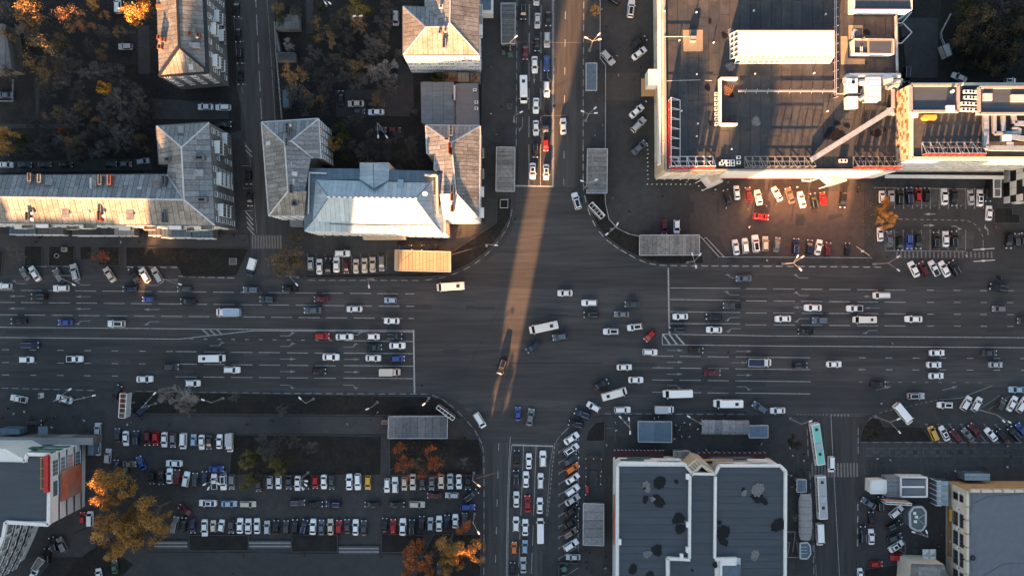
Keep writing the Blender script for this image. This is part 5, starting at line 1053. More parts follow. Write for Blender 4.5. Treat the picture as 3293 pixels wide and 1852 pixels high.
def barrel(label, rc, a, bb, wpx, h, m='metal', rounded=False, along='x'):
    A, B = TW(rc, *a, h * .8), TW(rc, *bb, h * .8); d = (B - A); L = d.length; u = d / L; nrm = Vector((-u.y, u.x, 0)); w_ = wpx * TS * GS / 2
    t = thing('barrel_shelter', 'shelter', label, (A.x, A.y, 0), group='arched-roof stops'); n = 9; k = max(3, round(L / 1.9))
    for i in range(k):
        mb = MB(); s0, s1 = L * i / k + .04, L * (i + 1) / k - .04
        def pt(s, j):
            an = math.pi * j / n; e = 1.0
            if rounded: e = min(1, .72 + .28 * min(s, L - s) / 1.6)
            return A + u * s + nrm * (math.cos(an) * w_ * e) + Vector((0, 0, math.sin(an) * .9 * e - h * .8 + 2.6))
        mb.add([pt(s, j) for s in (s0, s1) for j in range(n + 1)], [(j, j + 1, n + 2 + j, n + 1 + j) for j in range(n)]); mb.build('roof_panel', m, t)
    po = MB()
    for s in (0.3, L / 2, L - .3):
        for e in (-1, 1): q = A + u * s + nrm * w_ * .95 * e; po.tube((q.x, q.y, 0), (q.x, q.y, 2.6), .07)
    po.build('post', 'steel', t); return t
barrel('long arched metal-roofed stop by the bus lane crowd', '22', (1856, 1368), (2320, 1372), 140, 3.4)
barrel('long arched translucent shelter beside the market street buses', '33', (414, 645), (414, 1098), 130, 3.4, 'concrete', True)
# stall row, white kiosk block, octagon pavilion
g = lambda x, y, z: on('33', x, y, z)
b = thing('kiosk_block', 'kiosk', 'white-framed kiosk block with tray roofs on the lower right plaza', (*g(1300, 580, 0)[:2], 0)); 
for s_, z, wm, rm in (('1045,520 1042,640 1190,640 1190,516', 3.6, 'white', 'whitem'), ('1335,485 1335,675 1588,675 1588,488', 4, 'white', 'bitumeng')): boxbld(b, 'wall', TP('33', s_, z), 0, z, wm, rm, .4, .5)
P4 = TP('33', '1200,490 1203,680 1328,682 1325,486', 3.7); MB().prism(ccw(P4), 0, 3.5).build('wall', 'concrete', b); slope(b, P4, .6, 'metal', 1, gap=.06)
MB().beam(g(1345, 582, 4.15), g(1570, 582, 4.15), .5, .12).build('roof_beam', 'whitem', b); fr = MB()
for k in range(10): fr.box((*g(1385 + k * 17, 503, 4.2)[:2], 4.2), (.3, .5, .5))
fr.build('sign_lettering_box', 'trim', b)
b = thing('glass_pavilion', 'pavilion', 'octagonal glass-roofed pavilion with white rim on the lower right plaza', (*g(1500, 890, 0)[:2], 0))
oc = TP('33', '1465,778 1425,830 1432,970 1490,1003 1545,1003 1580,950 1580,820 1545,775', 4); MB().prism(ccw(oc), 0, 3.8).build('wall', 'glassb', b); MB().poly([p for p in ccw(oc)]).build('roof_glass', mat('green_glass', (.09, .12, .11), .2, noise=.3, scale=1), b); r = MB()
for i in range(8): r.beam(oc[i], oc[(i + 1) % 8], .5, .5)
r.beam(g(1505, 890, 4.1), g(1575, 850, 4.1), .12, .12); r.beam(g(1505, 890, 4.1), g(1560, 940, 4.1), .12, .12); r.build('roof_rim', 'triml', b)
for x, y in ((1478, 840), (1495, 875), (1485, 920)): rbox('roof_unit', x - 12, y - 12, x + 12, y + 12, 4, 4.5, 'whitem', '33', b)
b = thing('stall_pavilion', 'kiosk', 'small octagon-ended glass kiosk below the long arched shelter', (*g(410, 1200, 0)[:2], 0)); oc = TP('33', '362,1128 362,1275 430,1278 462,1235 460,1155 432,1120', 3.2); MB().prism(ccw(oc), 0, 3).build('wall', 'glassb', b); MB().poly(ccw(oc)).build('roof_glass', 'metalbd', b); r = MB()
for i in range(6): r.beam(oc[i], oc[(i + 1) % 6], .35, .4)
for k in range(3): r.beam(g(368, 1165 + k * 30, 3.3), g(430, 1165 + k * 30, 3.3), .15, .1)
r.build('roof_rim', 'triml', b)
r = MB(); b = thing('ramp_rail', 'railing', 'zigzag dark ramp railing beside the market wall', (*g(280, 1150, 0)[:2], 0)); q = TP('33', '220,1018 315,1018 290,1215', .9); q2 = TP('33', '232,1120 260,1125 235,1265 342,1265 325,1090', .9)
for pts in (q, q2):
    for i in range(len(pts) - 1): r.beam(pts[i], pts[i + 1], .18, .25); r.beam((pts[i].x, pts[i].y, 0), pts[i], .12, .12)
r.build('rail', mat('pinkish_rail', (.3, .22, .22), .6), b)
b = thing('parasol', 'parasol', 'square white four-panel parasol beside the beige building', (*g(1620, 1255, 0)[:2], 0))
for i in (0, 1):
    for j in (0, 1):
        c = g(1588 + i * 68, 1222 + j * 68, 3); MB().add([(c.x - .95, c.y - .95, 2.7), (c.x + .95, c.y - .95, 2.7), (c.x + .95, c.y + .95, 2.7), (c.x - .95, c.y + .95, 2.7), (c.x, c.y, 3.3)], [(0, 1, 4), (1, 2, 4), (2, 3, 4), (3, 0, 4)]).build('canopy', 'white', b); MB().tube((c.x, c.y, 0), (c.x, c.y, 2.9), .05).build('pole', 'steel', b)
# underpass stair and railed pit near the slanted cars
g = lambda x, y, z=0: on('32', x, y, z); b = thing('underpass_entrance', 'underpass', 'dark stepped underpass entrance with lit posts beside the market hall', (*g(810, 480)[:2], 0))
for k in range(9): c = g(812, 430 + k * 17); MB().box((c.x, c.y, .35 - k * .03), (2.6, .42, .12)).build('step', 'deck', b)
r = MB()
for s_ in ('735,300 735,660', '888,300 880,560', '735,300 888,300'):
    q = TP('32', s_, .9); r.beam(q[0], q[1], .15, .9)
r.build('side_wall', 'deck', b); r = MB()
for x, y in ((737, 307), (810, 307), (886, 310), (737, 395), (737, 480), (735, 568), (734, 655), (886, 432), (880, 475), (880, 552)): q = g(x, y, 1); r.tube((q.x, q.y, .9), (q.x, q.y, 1.5), .14, n=8)
r.build('globe_lamp', 'frame', b); MB().box((*g(748, 608, 1)[:2], .7), (.7, 1.9, 1.2)).build('red_panel', 'red', b)
b = thing('bin_bay', 'bin bay', 'walled bay holding round green bins at the slanted parking end', (*g(530, 1390)[:2], 0)); r = MB()
for s_ in ('475,1322 660,1322', '475,1322 475,1449'): q = TP('32', s_, 1); r.beam((q[0].x, q[0].y, .6), (q[1].x, q[1].y, .6), .2, 1.2)
r.build('wall', 'kerbd', b)
for y in (1367, 1445): q = g(525, y); o = thing('round_bin', 'bin', None, (q.x, q.y, 0), group='round green bins'); MB().tube((q.x, q.y, 0), (q.x, q.y, 1.3), .75, .8, n=12).build('body', 'green', o); MB().tube((q.x, q.y, 1.3), (q.x, q.y, 1.42), .85, .6, n=12).build('lid', 'green', o); later(o, 'round green bin', 'in the bay by the slanted parking', q)
# steps between the terraces at the lower left
for x0, x1, y0, rc, nm in ((1500, 1825, 1105, '30', 'left'), (2420, 2536 + 290, 1105, '30', 'middle'), (815, 1205, 1158, '31', 'right')):
    t = thing('stairway', 'stairs', f'grey concrete stairs, {nm} of the three flights below the lower-left lot', (*TW(rc, x0, y0)[:2], 0))
    for k in range(5): a, c = TW(rc, x0, y0 + k * 17), TW(rc, x1, y0 + k * 17); MB().box(((a.x + c.x) / 2, a.y, .42 - k * .07), (c.x - a.x, .42, .12)).build('step', 'concrete' if k % 2 else 'kerbd', t)
# billboards
def billboard(label, a, bb, h0, h1, m='whitem', m2='redo', post=None, dep=.5):
    A, B = Vector(a), Vector(bb); t = thing('billboard', 'billboard', label, (A.x, A.y, 0), group='roadside billboards'); u = (B - A).normalized(); n = Vector((-u.y, u.x, 0)) * dep
    for e, m_ in ((1, m), (-1, m2)): MB().beam(A + n * e + Vector((0, 0, (h0 + h1) / 2)), B + n * e + Vector((0, 0, (h0 + h1) / 2)), .12, h1 - h0).build('panel', m_, t)
    f = MB()
    for z in (h0, h1):
        for e in (1, -1): f.beam(A + n * e + Vector((0, 0, z)), B + n * e + Vector((0, 0, z)), .16, .16)
    for k in range(6): q = A + (B - A) * k / 5; f.beam(q + n + Vector((0, 0, h1)), q - n + Vector((0, 0, h1)), .12, .12)
    f.build('frame', 'frame', t); c = (A + B) / 2 if post is None else Vector(post); MB().tube((c.x, c.y, 0), (c.x, c.y, h0), .25, n=8).build('post', 'steel', t)
def V(rc, x, y): q = TW(rc, x, y, 7); return (q.x, q.y, 0)
billboard('long pale billboard with red-grey poster on the kerb by the left driveway', V('20', 1205, 1040), V('20', 1190, 1275), 4.5, 7.5, 'triml', 'redo', dep=.9)
billboard('slanted cream billboard on the right corner island', V('12', 782, 590), V('12', 905, 720), 4, 7, 'whitem', 'trim', dep=.75)
billboard('dark framed billboard with white edges on the lower left corner', V('21', 1768, 1170), V('21', 1930, 1290), 4, 7, 'puddle', 'puddle', dep=.5)
billboard('low red and white billboard above the kiosk yard', V('33', 1195, 738), V('33', 1445, 752), 4, 7, 'redo', 'whitem', dep=.3)
def rail(name, label, rc, s, h=1.0, m='triml', cat='fence', sp=2.5, grp=None):
    pts = TP(rc, s); t = thing(name, cat, label, (pts[0].x, pts[0].y, 0), group=grp); r = MB(); po = MB()
    for i in range(len(pts) - 1):
        a, c = pts[i], pts[i + 1]; r.beam((a.x, a.y, h), (c.x, c.y, h), .09, .09); r.beam((a.x, a.y, h * .45), (c.x, c.y, h * .45), .06, .06); n = max(1, round((c - a).length / sp))
        for k in range(n + 1): q = a + (c - a) * k / n; po.beam((q.x, q.y, 0), (q.x, q.y, h), .08, .08)
    r.build('rail', m, t); po.build('post', m, t); return t
rail('pavement_railing', 'long white railing between the right pavement and the mall forecourt', '02', '872,0 872,575 925,645 922,1440', 1.1)
rail('pavement_railing', 'curved white railing round the right corner island', '12', '922,490 922,580 958,740 1040,830 1150,885 1258,907', 1.1); rail('pavement_railing', 'white railing along the front of the mall lot', '12', '2025,1108 2536,1110 3500,1115', 1.0)
rail('pavement_railing', 'slanted white ramp railing beside the long corner kiosk', '12', '1845,910 2025,1108 2070,1105 1895,918 1870,935', 1.0); rail('yard_fence', 'pale fence posts along the side street shrub yard', '01', '200,230 215,520 245,870 270,1160', 1.5, 'triml')
rail('yard_fence', 'white wall fence line on the edge of the dark grove', '03', '1805,150 1712,330 1715,380 1745,450', 1.4, 'frame'); rail('yard_fence', 'low pale fence round the car at the left courtyard edge', '00', '140,780 140,990 0,990', 1.0)
rail('barrier_railing', 'rails around the small square hatch on the left corner island', '11', '2382,552 2380,632 2455,632 2457,552 2382,552', .8, 'frame'); rail('lawn_railing', 'railing along the lower bus stop pavement', '22', '920,1375 1015,1375 1020,1500', .9, 'trim')
g = lambda rc, x, y, z=0: on(rc, x, y, z)
for rc, x, y, lab in (('13', 975, 1050, 'orange and white'), ('13', 2145, 1030, 'white'), ('13', 2150, 1143, 'white upper-kerb')):
    q = g(rc, x, y, 1); t = thing('car_barrier', 'barrier', f'{lab} lifting barrier arm at the numbered car park', (q.x, q.y, 0), group='car park barrier arms'); MB().box((q.x, q.y, .5), (.5, .5, 1)).build('housing', 'frame', t); s = (-1 if rc == '13' and x < 1000 else 0)
    a = Vector((q.x, q.y, 1)); d = Vector((-1.9, 1.3, 0)) if s else Vector((3.1, .2, 0)); MB().beam(a - d, a + d, .18, .14).build('arm', 'frame' if not s else 'beige', t)
# ---------------------------------------------------------------- lamps
def lamp(rc, bx, by, heads, hh=10, desc='tall lamp post', place=''):
    bp = T(rc, bx, by); B0 = W(bp, 0); t = thing('street_lamp', 'street lamp', None, (B0.x, B0.y, 0), group='street lamps'); top = Vector((B0.x, B0.y, hh - .6))
    MB().tube((B0.x, B0.y, 0), top, .22, .12, n=8).build('mast', 'steel', t); MB().box((B0.x, B0.y, .3), (.7, .7, .6)).build('foot', 'steel', t)
    for q in heads:
        H = W(T(rc, *q), hh); MB().tube(top, H, .08, .06, n=6).build('arm', 'steel', t); d = (H - top); d.z = 0; d.normalize(); hd = MB(); hd.beam(H - d * .3, H + d * .65, .38, .2); o = hd.build('lamp_head', 'frame', t)
    later(t, {1: 'single-headed', 2: 'two-headed', 3: 'three-headed'}[len(heads)] + ' ' + desc, place, B0)
    return t
LP = []
for rc, bx, by, hd, pl_ in (('02', 772, 495, ((745, 370), (860, 340), (865, 385)), 'on the right pavement of the north street'), ('02', 735, 1175, ((710, 1085), (822, 1055), (828, 1100)), 'on the right pavement of the north street'), ('01', 2478, 495, ((2530, 362),), 'on the left pavement of the north street'), ('01', 2515, 1185, ((2580, 1092),), 'on the left pavement of the north street'),
                       ('12', 725, 435, ((705, 372), (832, 360)), 'on the right corner island'), ('12', 985, 840, ((1040, 792), (946, 880)), 'on the right corner island'), ('12', 1720, 1158, ((1772, 1085), (1842, 1088), (1804, 1195)), 'on the right corner island'), ('11', 2250, 1000, ((2335, 992),), 'on the left corner island'), ('11', 1150, 1322, ((1105, 1388),), 'on the left corner island'), ('11', 420, 1300, ((400, 1368),), 'on the left corner island'),
                       ('13', 190, 1172, ((335, 1105), (382, 1108), (362, 1222)), 'along the north boulevard kerb'), ('13', 1075, 1176, ((1311, 1108), (1311, 1230)), 'along the north boulevard kerb'), ('10', 720, 1290, ((710, 1372),), 'along the north boulevard kerb at the left'), ('10', 1720, 1325, ((1742, 1370),), 'along the north boulevard kerb at the left'),
                       ('20', 690, 1075, ((672, 1005),), 'along the south boulevard kerb'), ('20', 1515, 1135, ((1497, 1045),), 'along the south boulevard kerb'), ('20', 2170, 1085, ((1975, 1105),), 'along the south boulevard kerb'), ('21', 570, 1092, ((440, 1092),), 'along the south boulevard kerb'), ('21', 1190, 1125, ((1095, 1190),), 'along the south boulevard kerb'), ('21', 1690, 1085, ((1643, 1142),), 'along the south boulevard kerb'),
                       ('22', 1118, 1318, ((1075, 1275), (1156, 1295), (1166, 1415)), 'in the bus stop crowd'), ('22', 1850, 1325, ((1740, 1268),), 'in the bus stop crowd'), ('23', 265, 1285, ((458, 1312),), 'by the market street mouth'), ('23', 1092, 1268, ((1313, 1292), (1323, 1412)), 'on the lower right island'), ('23', 2080, 1195, ((2335, 1305), (2390, 1315)), 'among the slanted cars at the right edge'),
                       ('30', 2190, 440, ((1990, 556), (2026, 592), (2112, 545)), 'in the big lower-left lot'), ('31', 518, 440, ((492, 525), (488, 560), (460, 592)), 'in the big lower-left lot'), ('31', 2126, 445, ((2168, 565),), 'along the left kerb of the south street'), ('31', 2132, 840, ((2168, 1022),), 'along the left kerb of the south street'), ('33', 1445, 975, ((1468, 1022), (1592, 1022)), 'on the lower right plaza'),
                       ('01', 1005, 276, ((960, 160), (1022, 158)), 'in the middle courtyard'), ('01', 1238, 1255, ((1195, 1322), (1275, 1325)), 'in the middle courtyard'), ('01', 700, 60, ((682, 30), (722, 30)), 'in the middle courtyard'), ('20', 820, 1080, ((905, 1062),), 'by the left driveway')):
    LP.append((lamp(rc, bx, by, hd, 10 if len(hd) > 1 or rc[0] in '123' else 9, 'lamp post', pl_), W(T(rc, bx, by))))
def wire(a, b, z0=8.5, z1=8.5, lab=None):
    A, B = Vector((a.x, a.y, z0)), Vector((b.x, b.y, z1)); t = MB(); n = 8; pv = A
    for i in range(1, n + 1): s = i / n; q = A.lerp(B, s) - Vector((0, 0, 1.2 * 4 * s * (1 - s) * .4)); t.tube(pv, q, .035, n=4, caps=False); pv = q
    o = t.build('overhead_wire', 'wire'); o['category'] = 'wire'; o['label'] = lab; o['group'] = 'overhead wires'
P_ = lambda rc, x, y: TW(rc, x, y)
wire(LP[0][1], LP[2][1], lab='overhead wire across the top of the north street'); wire(LP[1][1], LP[3][1], lab='overhead wire across the north street, lower of two'); wire(LP[4][1], LP[7][1], lab='overhead wire crossing the junction mouth below the north stop line'); wire(LP[5][1], LP[7][1], lab='overhead wire from corner lamp to corner lamp over the junction')
wire(LP[5][1], LP[6][1], lab='overhead wire above the long corner kiosk'); wire(LP[7][1], P_('11', 1420, 1235), 8.5, 4, lab='overhead wire over the tan kiosk'); wire(LP[2][1], P_('01', 2195, 650), 8.5, 9, lab='overhead wire from pavilion lamp to the white block'); wire(LP[27][1], P_('32', 100, 320), lab='overhead wire over the south street')
# traffic signals at the corners
def signal(rc, x, y, lab, d=(0, -1)):
    q = TW(rc, x, y); t = thing('traffic_signal', 'traffic light', lab, (q.x, q.y, 0), group='traffic lights'); MB().tube((q.x, q.y, 0), (q.x, q.y, 3.6), .08).build('pole', 'steel', t); MB().box((q.x, q.y - .1, 3.2), (.4, .35, 1.1)).build('signal_head', 'puddle', t)
    for k, m in enumerate(('red', 'yellow', 'green')): MB().tube((q.x + d[0] * .2, q.y - .1 + d[1] * .2, 3.55 - k * .33), (q.x + d[0] * .26, q.y - .1 + d[1] * .26, 3.55 - k * .33), .11, n=8).build('lens', m, t)
for a in (('12', 735, 450, 'traffic light on the right corner beside the north street'), ('12', 1395, 1145, 'traffic light on the bend of the right corner island'), ('12', 1738, 1180, 'traffic light under the three-headed lamp on the corner island'), ('11', 2455, 905, 'traffic light on the left corner kerb bend'), ('21', 1690, 1110, 'traffic light at the lower left corner'), ('11', 480, 1290, 'traffic light post at the left end of the island strip')): signal(*a)
# small things on the pavements
def small(name, cat, lab, rc, x, y, d, m, z=0): q = TW(rc, x, y); t = thing(name, cat, lab, (q.x, q.y, 0)); MB().box((q.x, q.y, z + d[2] / 2), d).build('body', m, t); MB().box((q.x, q.y, z + d[2] + .05), (d[0] * .8, d[1] * .8, .1)).build('lid', 'trim' if m != 'trim' else 'deck', t); return t
small('cafe_board', 'sign', 'orange glowing-coloured kiosk box beside the weathered pavilion', '21', 1267, 1315, (1.7, 1, 1.8), 'ochre'); small('utility_box', 'utility box', 'dark square utility box on the upper left pavement', '01', 2472, 1037, (1.4, 1.5, 1.0), 'trim'); small('dumpster', 'dumpster', 'dark dumpster next to the lamp at the top pavement', '01', 2478, 540, (1.4, 1.3, 1.2), 'green'); small('waste_container', 'dumpster', 'green waste container beside the dark dumpster', '01', 2415, 520, (1, 1.2, 1.1), 'green')
small('flower_stand', 'stand', 'small yellow-white cart on the planted strip', '10', 635, 1035, (1.4, 1.2, 1.0), 'cream'); small('phone_board', 'sign', 'white advert stand on the lower left forecourt', '20', 415, 1058, (.7, 1.4, 1.8), 'whitem'); small('utility_cover', 'utility box', 'pale square utility plinth on the island by the side street', '10', 2265, 1150, (2.2, 1.9, .4), 'concrete'); small('utility_box', 'utility box', 'black square vent box on the mall forecourt', '12', 998, 536, (.6, .8, .6), 'deck'); small('advert_board', 'sign', 'small framed board beside the left driveway billboard', '20', 1272, 1208, (1.2, 1.4, 1.6), 'green'); small('ac_crate', 'crate', 'white crate box under the mall sign frames', '13', 415, 360, (2.4, .9, 1.2), 'whitem')
MB_ring = MB(); q = TW('10', 556, 1095); n = 12
t = thing('concrete_ring', 'planter', 'round concrete ring on the second planted strip', (q.x, q.y, 0))
for i in range(n): MB_ring.beam((q.x + .62 * math.cos(6.283 * i / n), q.y + .62 * math.sin(6.283 * i / n), .3), (q.x + .62 * math.cos(6.283 * (i + 1) / n), q.y + .62 * math.sin(6.283 * (i + 1) / n), .3), .2, .4)
MB_ring.build('ring', 'concrete', t)
bol = MB().tube((0, 0, 0), (0, 0, .8), .14, n=8).mesh('bollard', 'frame')
for k in range(10): q = TW('12', 1332 + k * 46, 403); o = thing('bollard', 'bollard', 'white bollard in the row at the mall corner', (q.x, q.y, 0), group='white bollards at the mall corner', mesh=bol)
for k in range(9): q = TW('12', 1332 + (k % 3) * 3, 30 + k * 40); o = thing('bollard', 'bollard', "white bollard in the row along the mall's west side", (q.x, q.y, 0), group="white bollards along the mall's west side", mesh=bol)
for x, y in ((1862, 455), (1992, 455), (1830, 420)): q = TW('12', x, y); o = thing('bollard', 'bollard', 'white bollard under the left mall canopy', (q.x, q.y, 0), group='white bollards under the left mall canopy', mesh=bol)
# ================================================================ VEHICLES
CC = dict(W=(.80, .80, .78), S=(.42, .43, .44), G=(.16, .165, .17), D=(.055, .058, .062), K=(.012, .012, .013), B=(.035, .075, .26), N=(.014, .022, .055), R=(.36, .012, .012), M=(.10, .012, .016), O=(.62, .16, .02), Y=(.60, .34, .04), C=(.58, .50, .40), I=(.78, .735, .65), L=(.30, .40, .52), T=(.03, .05, .062), E=(.05, .11, .06), A=(.10, .12, .15), P=(.16, .12, .10), Q=(.2, .55, .45))
CN = dict(W='white', S='silver', G='grey', D='dark grey', K='black', B='blue', N='navy', R='red', M='maroon', O='orange', Y='yellow', C='cream', I='ivory', L='light blue', T='dark teal', E='green', A='slate blue', P='brown', Q='turquoise')
KN = dict(s=('sedan', 'car'), h=('hatchback', 'car'), u=('off_road_car', 'car'), w=('estate_car', 'car'), v=('van', 'van'), p=('pickup_truck', 'pickup'), t=('box_truck', 'truck'), m=('minibus', 'minibus'), b=('bus', 'bus'), f=('flatbed_truck', 'truck'))
def loft(mb, st, mi=0):                          # st: list of (x, [(y,z)...]) half sections from the centre top outwards; mirrored
    rows = []
    for x, s in st: rows.append([(x, y, z) for y, z in s] + [(x, -y, z) for y, z in reversed(s) if y > 1e-4])
    n = len(rows[0]); fs = []
    for i in range(len(rows) - 1):
        for j in range(n): fs.append((i * n + j, i * n + (j + 1) % n, (i + 1) * n + (j + 1) % n, (i + 1) * n + j))
    fs += [tuple(range(n)), tuple(range((len(rows) - 1) * n, len(rows) * n))[::-1]]
    mb.add([v for r in rows for v in r], fs, mi)
def car_mesh(kind):
    L, Wd, H, hood, deck, xb0, xr0, xr1, xb1 = dict(
        s=(4.6, 1.78, 1.46, .92, 1.02, -1.72, -.98, .38, 1.15), h=(4.05, 1.72, 1.5, .95, 1.0, -1.95, -1.5, .35, 1.1), u=(4.7, 1.88, 1.72, 1.08, 1.1, -2.22, -1.9, .35, 1.05),
        w=(4.65, 1.78, 1.5, .94, 1.0, -2.2, -1.85, .4, 1.15), v=(4.8, 1.9, 1.9, 1.15, 1.2, -2.36, -2.22, 1.0, 1.75), p=(5.2, 1.88, 1.75, 1.08, .75, -.75, -.45, .55, 1.25))[kind]
    hw = Wd / 2; b = MB(); x0, x1 = -L / 2, L / 2
    def sec(k, zt, zb=.28, cr=.03): return [(0, zt + cr), (hw * .62 * k, zt + cr * .6), (hw * .92 * k, zt - .05), (hw * k, zt - .3), (hw * k, .45), (hw * .95 * k, zb)]
    xs = [(x0, .80, deck - .32), (x0 + .07, .90, deck - .12), (x0 + .35, .97, deck - .01), (xb0 + .1, 1, deck), (xr0, 1, max(deck, hood) + .03), (xr1, 1, max(deck, hood) + .03), (xb1 - .05, 1, hood + .02), (x1 - .75, .985, hood - .04), (x1 - .3, .94, hood - .12), (x1 - .08, .85, hood - .26), (x1, .74, hood - .42)]
    loft(b, [(x, sec(k, z)) for x, k, z in xs])
    zb = max(deck, hood) - .04; rw = hw * .70; bw = hw * .93; zr = H
    def cab(k0, k1, z, ch=0): return z
    # cabin: base ring to roof ring, softened roof edge
    r0 = [(xb0, bw), (xb1, bw * .97)]
    def ring(xa, xc, y, z): return [(xa, -y * .96, z), (xa + .1, -y, z), (xc - .18, -y, z), (xc, -y * .86, z), (xc, y * .86, z), (xc - .18, y, z), (xa + .1, y, z), (xa, y * .96, z)]
    R0 = ring(xb0, xb1, bw, zb); R1 = ring(xr0 - .06, xr1 + .08, rw + .05, zr - .07); R2 = ring(xr0 + .08, xr1 - .08, rw - .1, zr)
    n = 8; b.add(R0 + R1 + R2, [(i, (i + 1) % n, n + (i + 1) % n, n + i) for i in range(n)] + [(n + i, n + (i + 1) % n, 2 * n + (i + 1) % n, 2 * n + i) for i in range(n)] + [tuple(range(2 * n, 3 * n))])
    if kind == 'p':
        for y in (-hw + .12, hw - .12): b.box((-1.65, y, .92), (1.75, .12, .42))
        b.box((-2.5, 0, .9), (.1, Wd - .3, .42))
    body = b
    lerp = lambda a, c, t: tuple(a[i] + (c[i] - a[i]) * t for i in range(3))
    def pane(a0, a1, c1, c0, o, inn=(.08, .92, .06, .94)):   # a0,a1 along base; c0,c1 along roof
        s0, s1, t0, t1 = inn; f = lambda s, t: lerp(lerp(a0, a1, s), lerp(c0, c1, s), t); q = [Vector(f(s, t)) + Vector(o) for s, t in ((s0, t0), (s1, t0), (s1, t1), (s0, t1))]
        m = MB(); d = Vector(o).normalized() * -.03; m.add([*q, *[p + d for p in q]], [(0, 1, 2, 3), (7, 6, 5, 4), (0, 4, 5, 1), (1, 5, 6, 2), (2, 6, 7, 3), (3, 7, 4, 0)]); return m
    P = {}
    P['windscreen'] = [pane(R0[3], R0[4], R1[4], R1[3], (.025, 0, .02), (.0, 1, .04, 1.0))]
    P['rear_window'] = [pane(R0[7], R0[0], R1[0], R1[7], (-.025, 0, .02), (.04, .96, .12, .98))] if kind != 'p' else [pane(R0[7], R0[0], R1[0], R1[7], (-.02, 0, .01), (.1, .9, .2, .9))]
    P['side_window'] = [pane(R0[1], R0[2], R1[2], R1[1], (0, -.02, .012), (.04, .97, .12, .9)), pane(R0[6], R0[5], R1[5], R1[6], (0, .02, .012), (.04, .97, .12, .9))]
    hl = []; tl = []; mi_ = []; wh = []
    for s in (-1, 1):
        m = MB(); m.box((x1 - .2, s * hw * .68, hood - .2), (.3, .34, .12), rz=-s * .35); hl.append(m)
        m = MB(); m.box((x0 + .08, s * hw * .7, deck - .12), (.14, .34, .14)); tl.append(m)
        m = MB(); m.box((xb1 - .32, s * (hw + .09), zb + .12), (.16, .22, .14)); mi_.append(m)
        for x in (x1 - .88, x0 + .85):
            m = MB(); m.tube((x, s * (hw - .2), .32), (x, s * (hw - .01), .32), .32, n=14, mi=0); m.tube((x, s * (hw - .1), .32), (x, s * (hw + .005), .32), .19, n=10, mi=1); wh.append(m)
    P['headlamp'], P['tail_lamp'], P['wing_mirror'], P['wheel'] = hl, tl, mi_, wh
    if kind in 'uwv':
        P['roof_rail'] = []
        for s in (-1, 1): m = MB(); m.beam((xr0 + .15, s * (rw - .07), zr + .04), (xr1 - .2, s * (rw - .07), zr + .04), .06, .06); P['roof_rail'].append(m)
    if kind == 'p': m = MB(); m.box((-1.62, 0, .79), (1.7, Wd - .36, .04)); P['load_bed'] = [m]
    sr = MB(); sr.add([(xr0 + .22, -rw + .2, zr + .006), (xr1 - .16, -rw + .2, zr + .006), (xr1 - .16, rw - .2, zr + .006), (xr0 + .22, rw - .2, zr + .006)], [(0, 1, 2, 3)])
    P['sunroof'] = [sr]
    return body, P
MATP = dict(windscreen='carglass', rear_window='carglass', side_window='carglass', headlamp='lampw', tail_lamp='lampr', wing_mirror='paintcar', wheel=['tyre', 'rim'], roof_rail='alu', load_bed='plastic', sunroof='carglass', roof_hatch='plastic', windows='carglass', box='tarp', door='carglass', bumper='plastic', cab_gap='plastic')
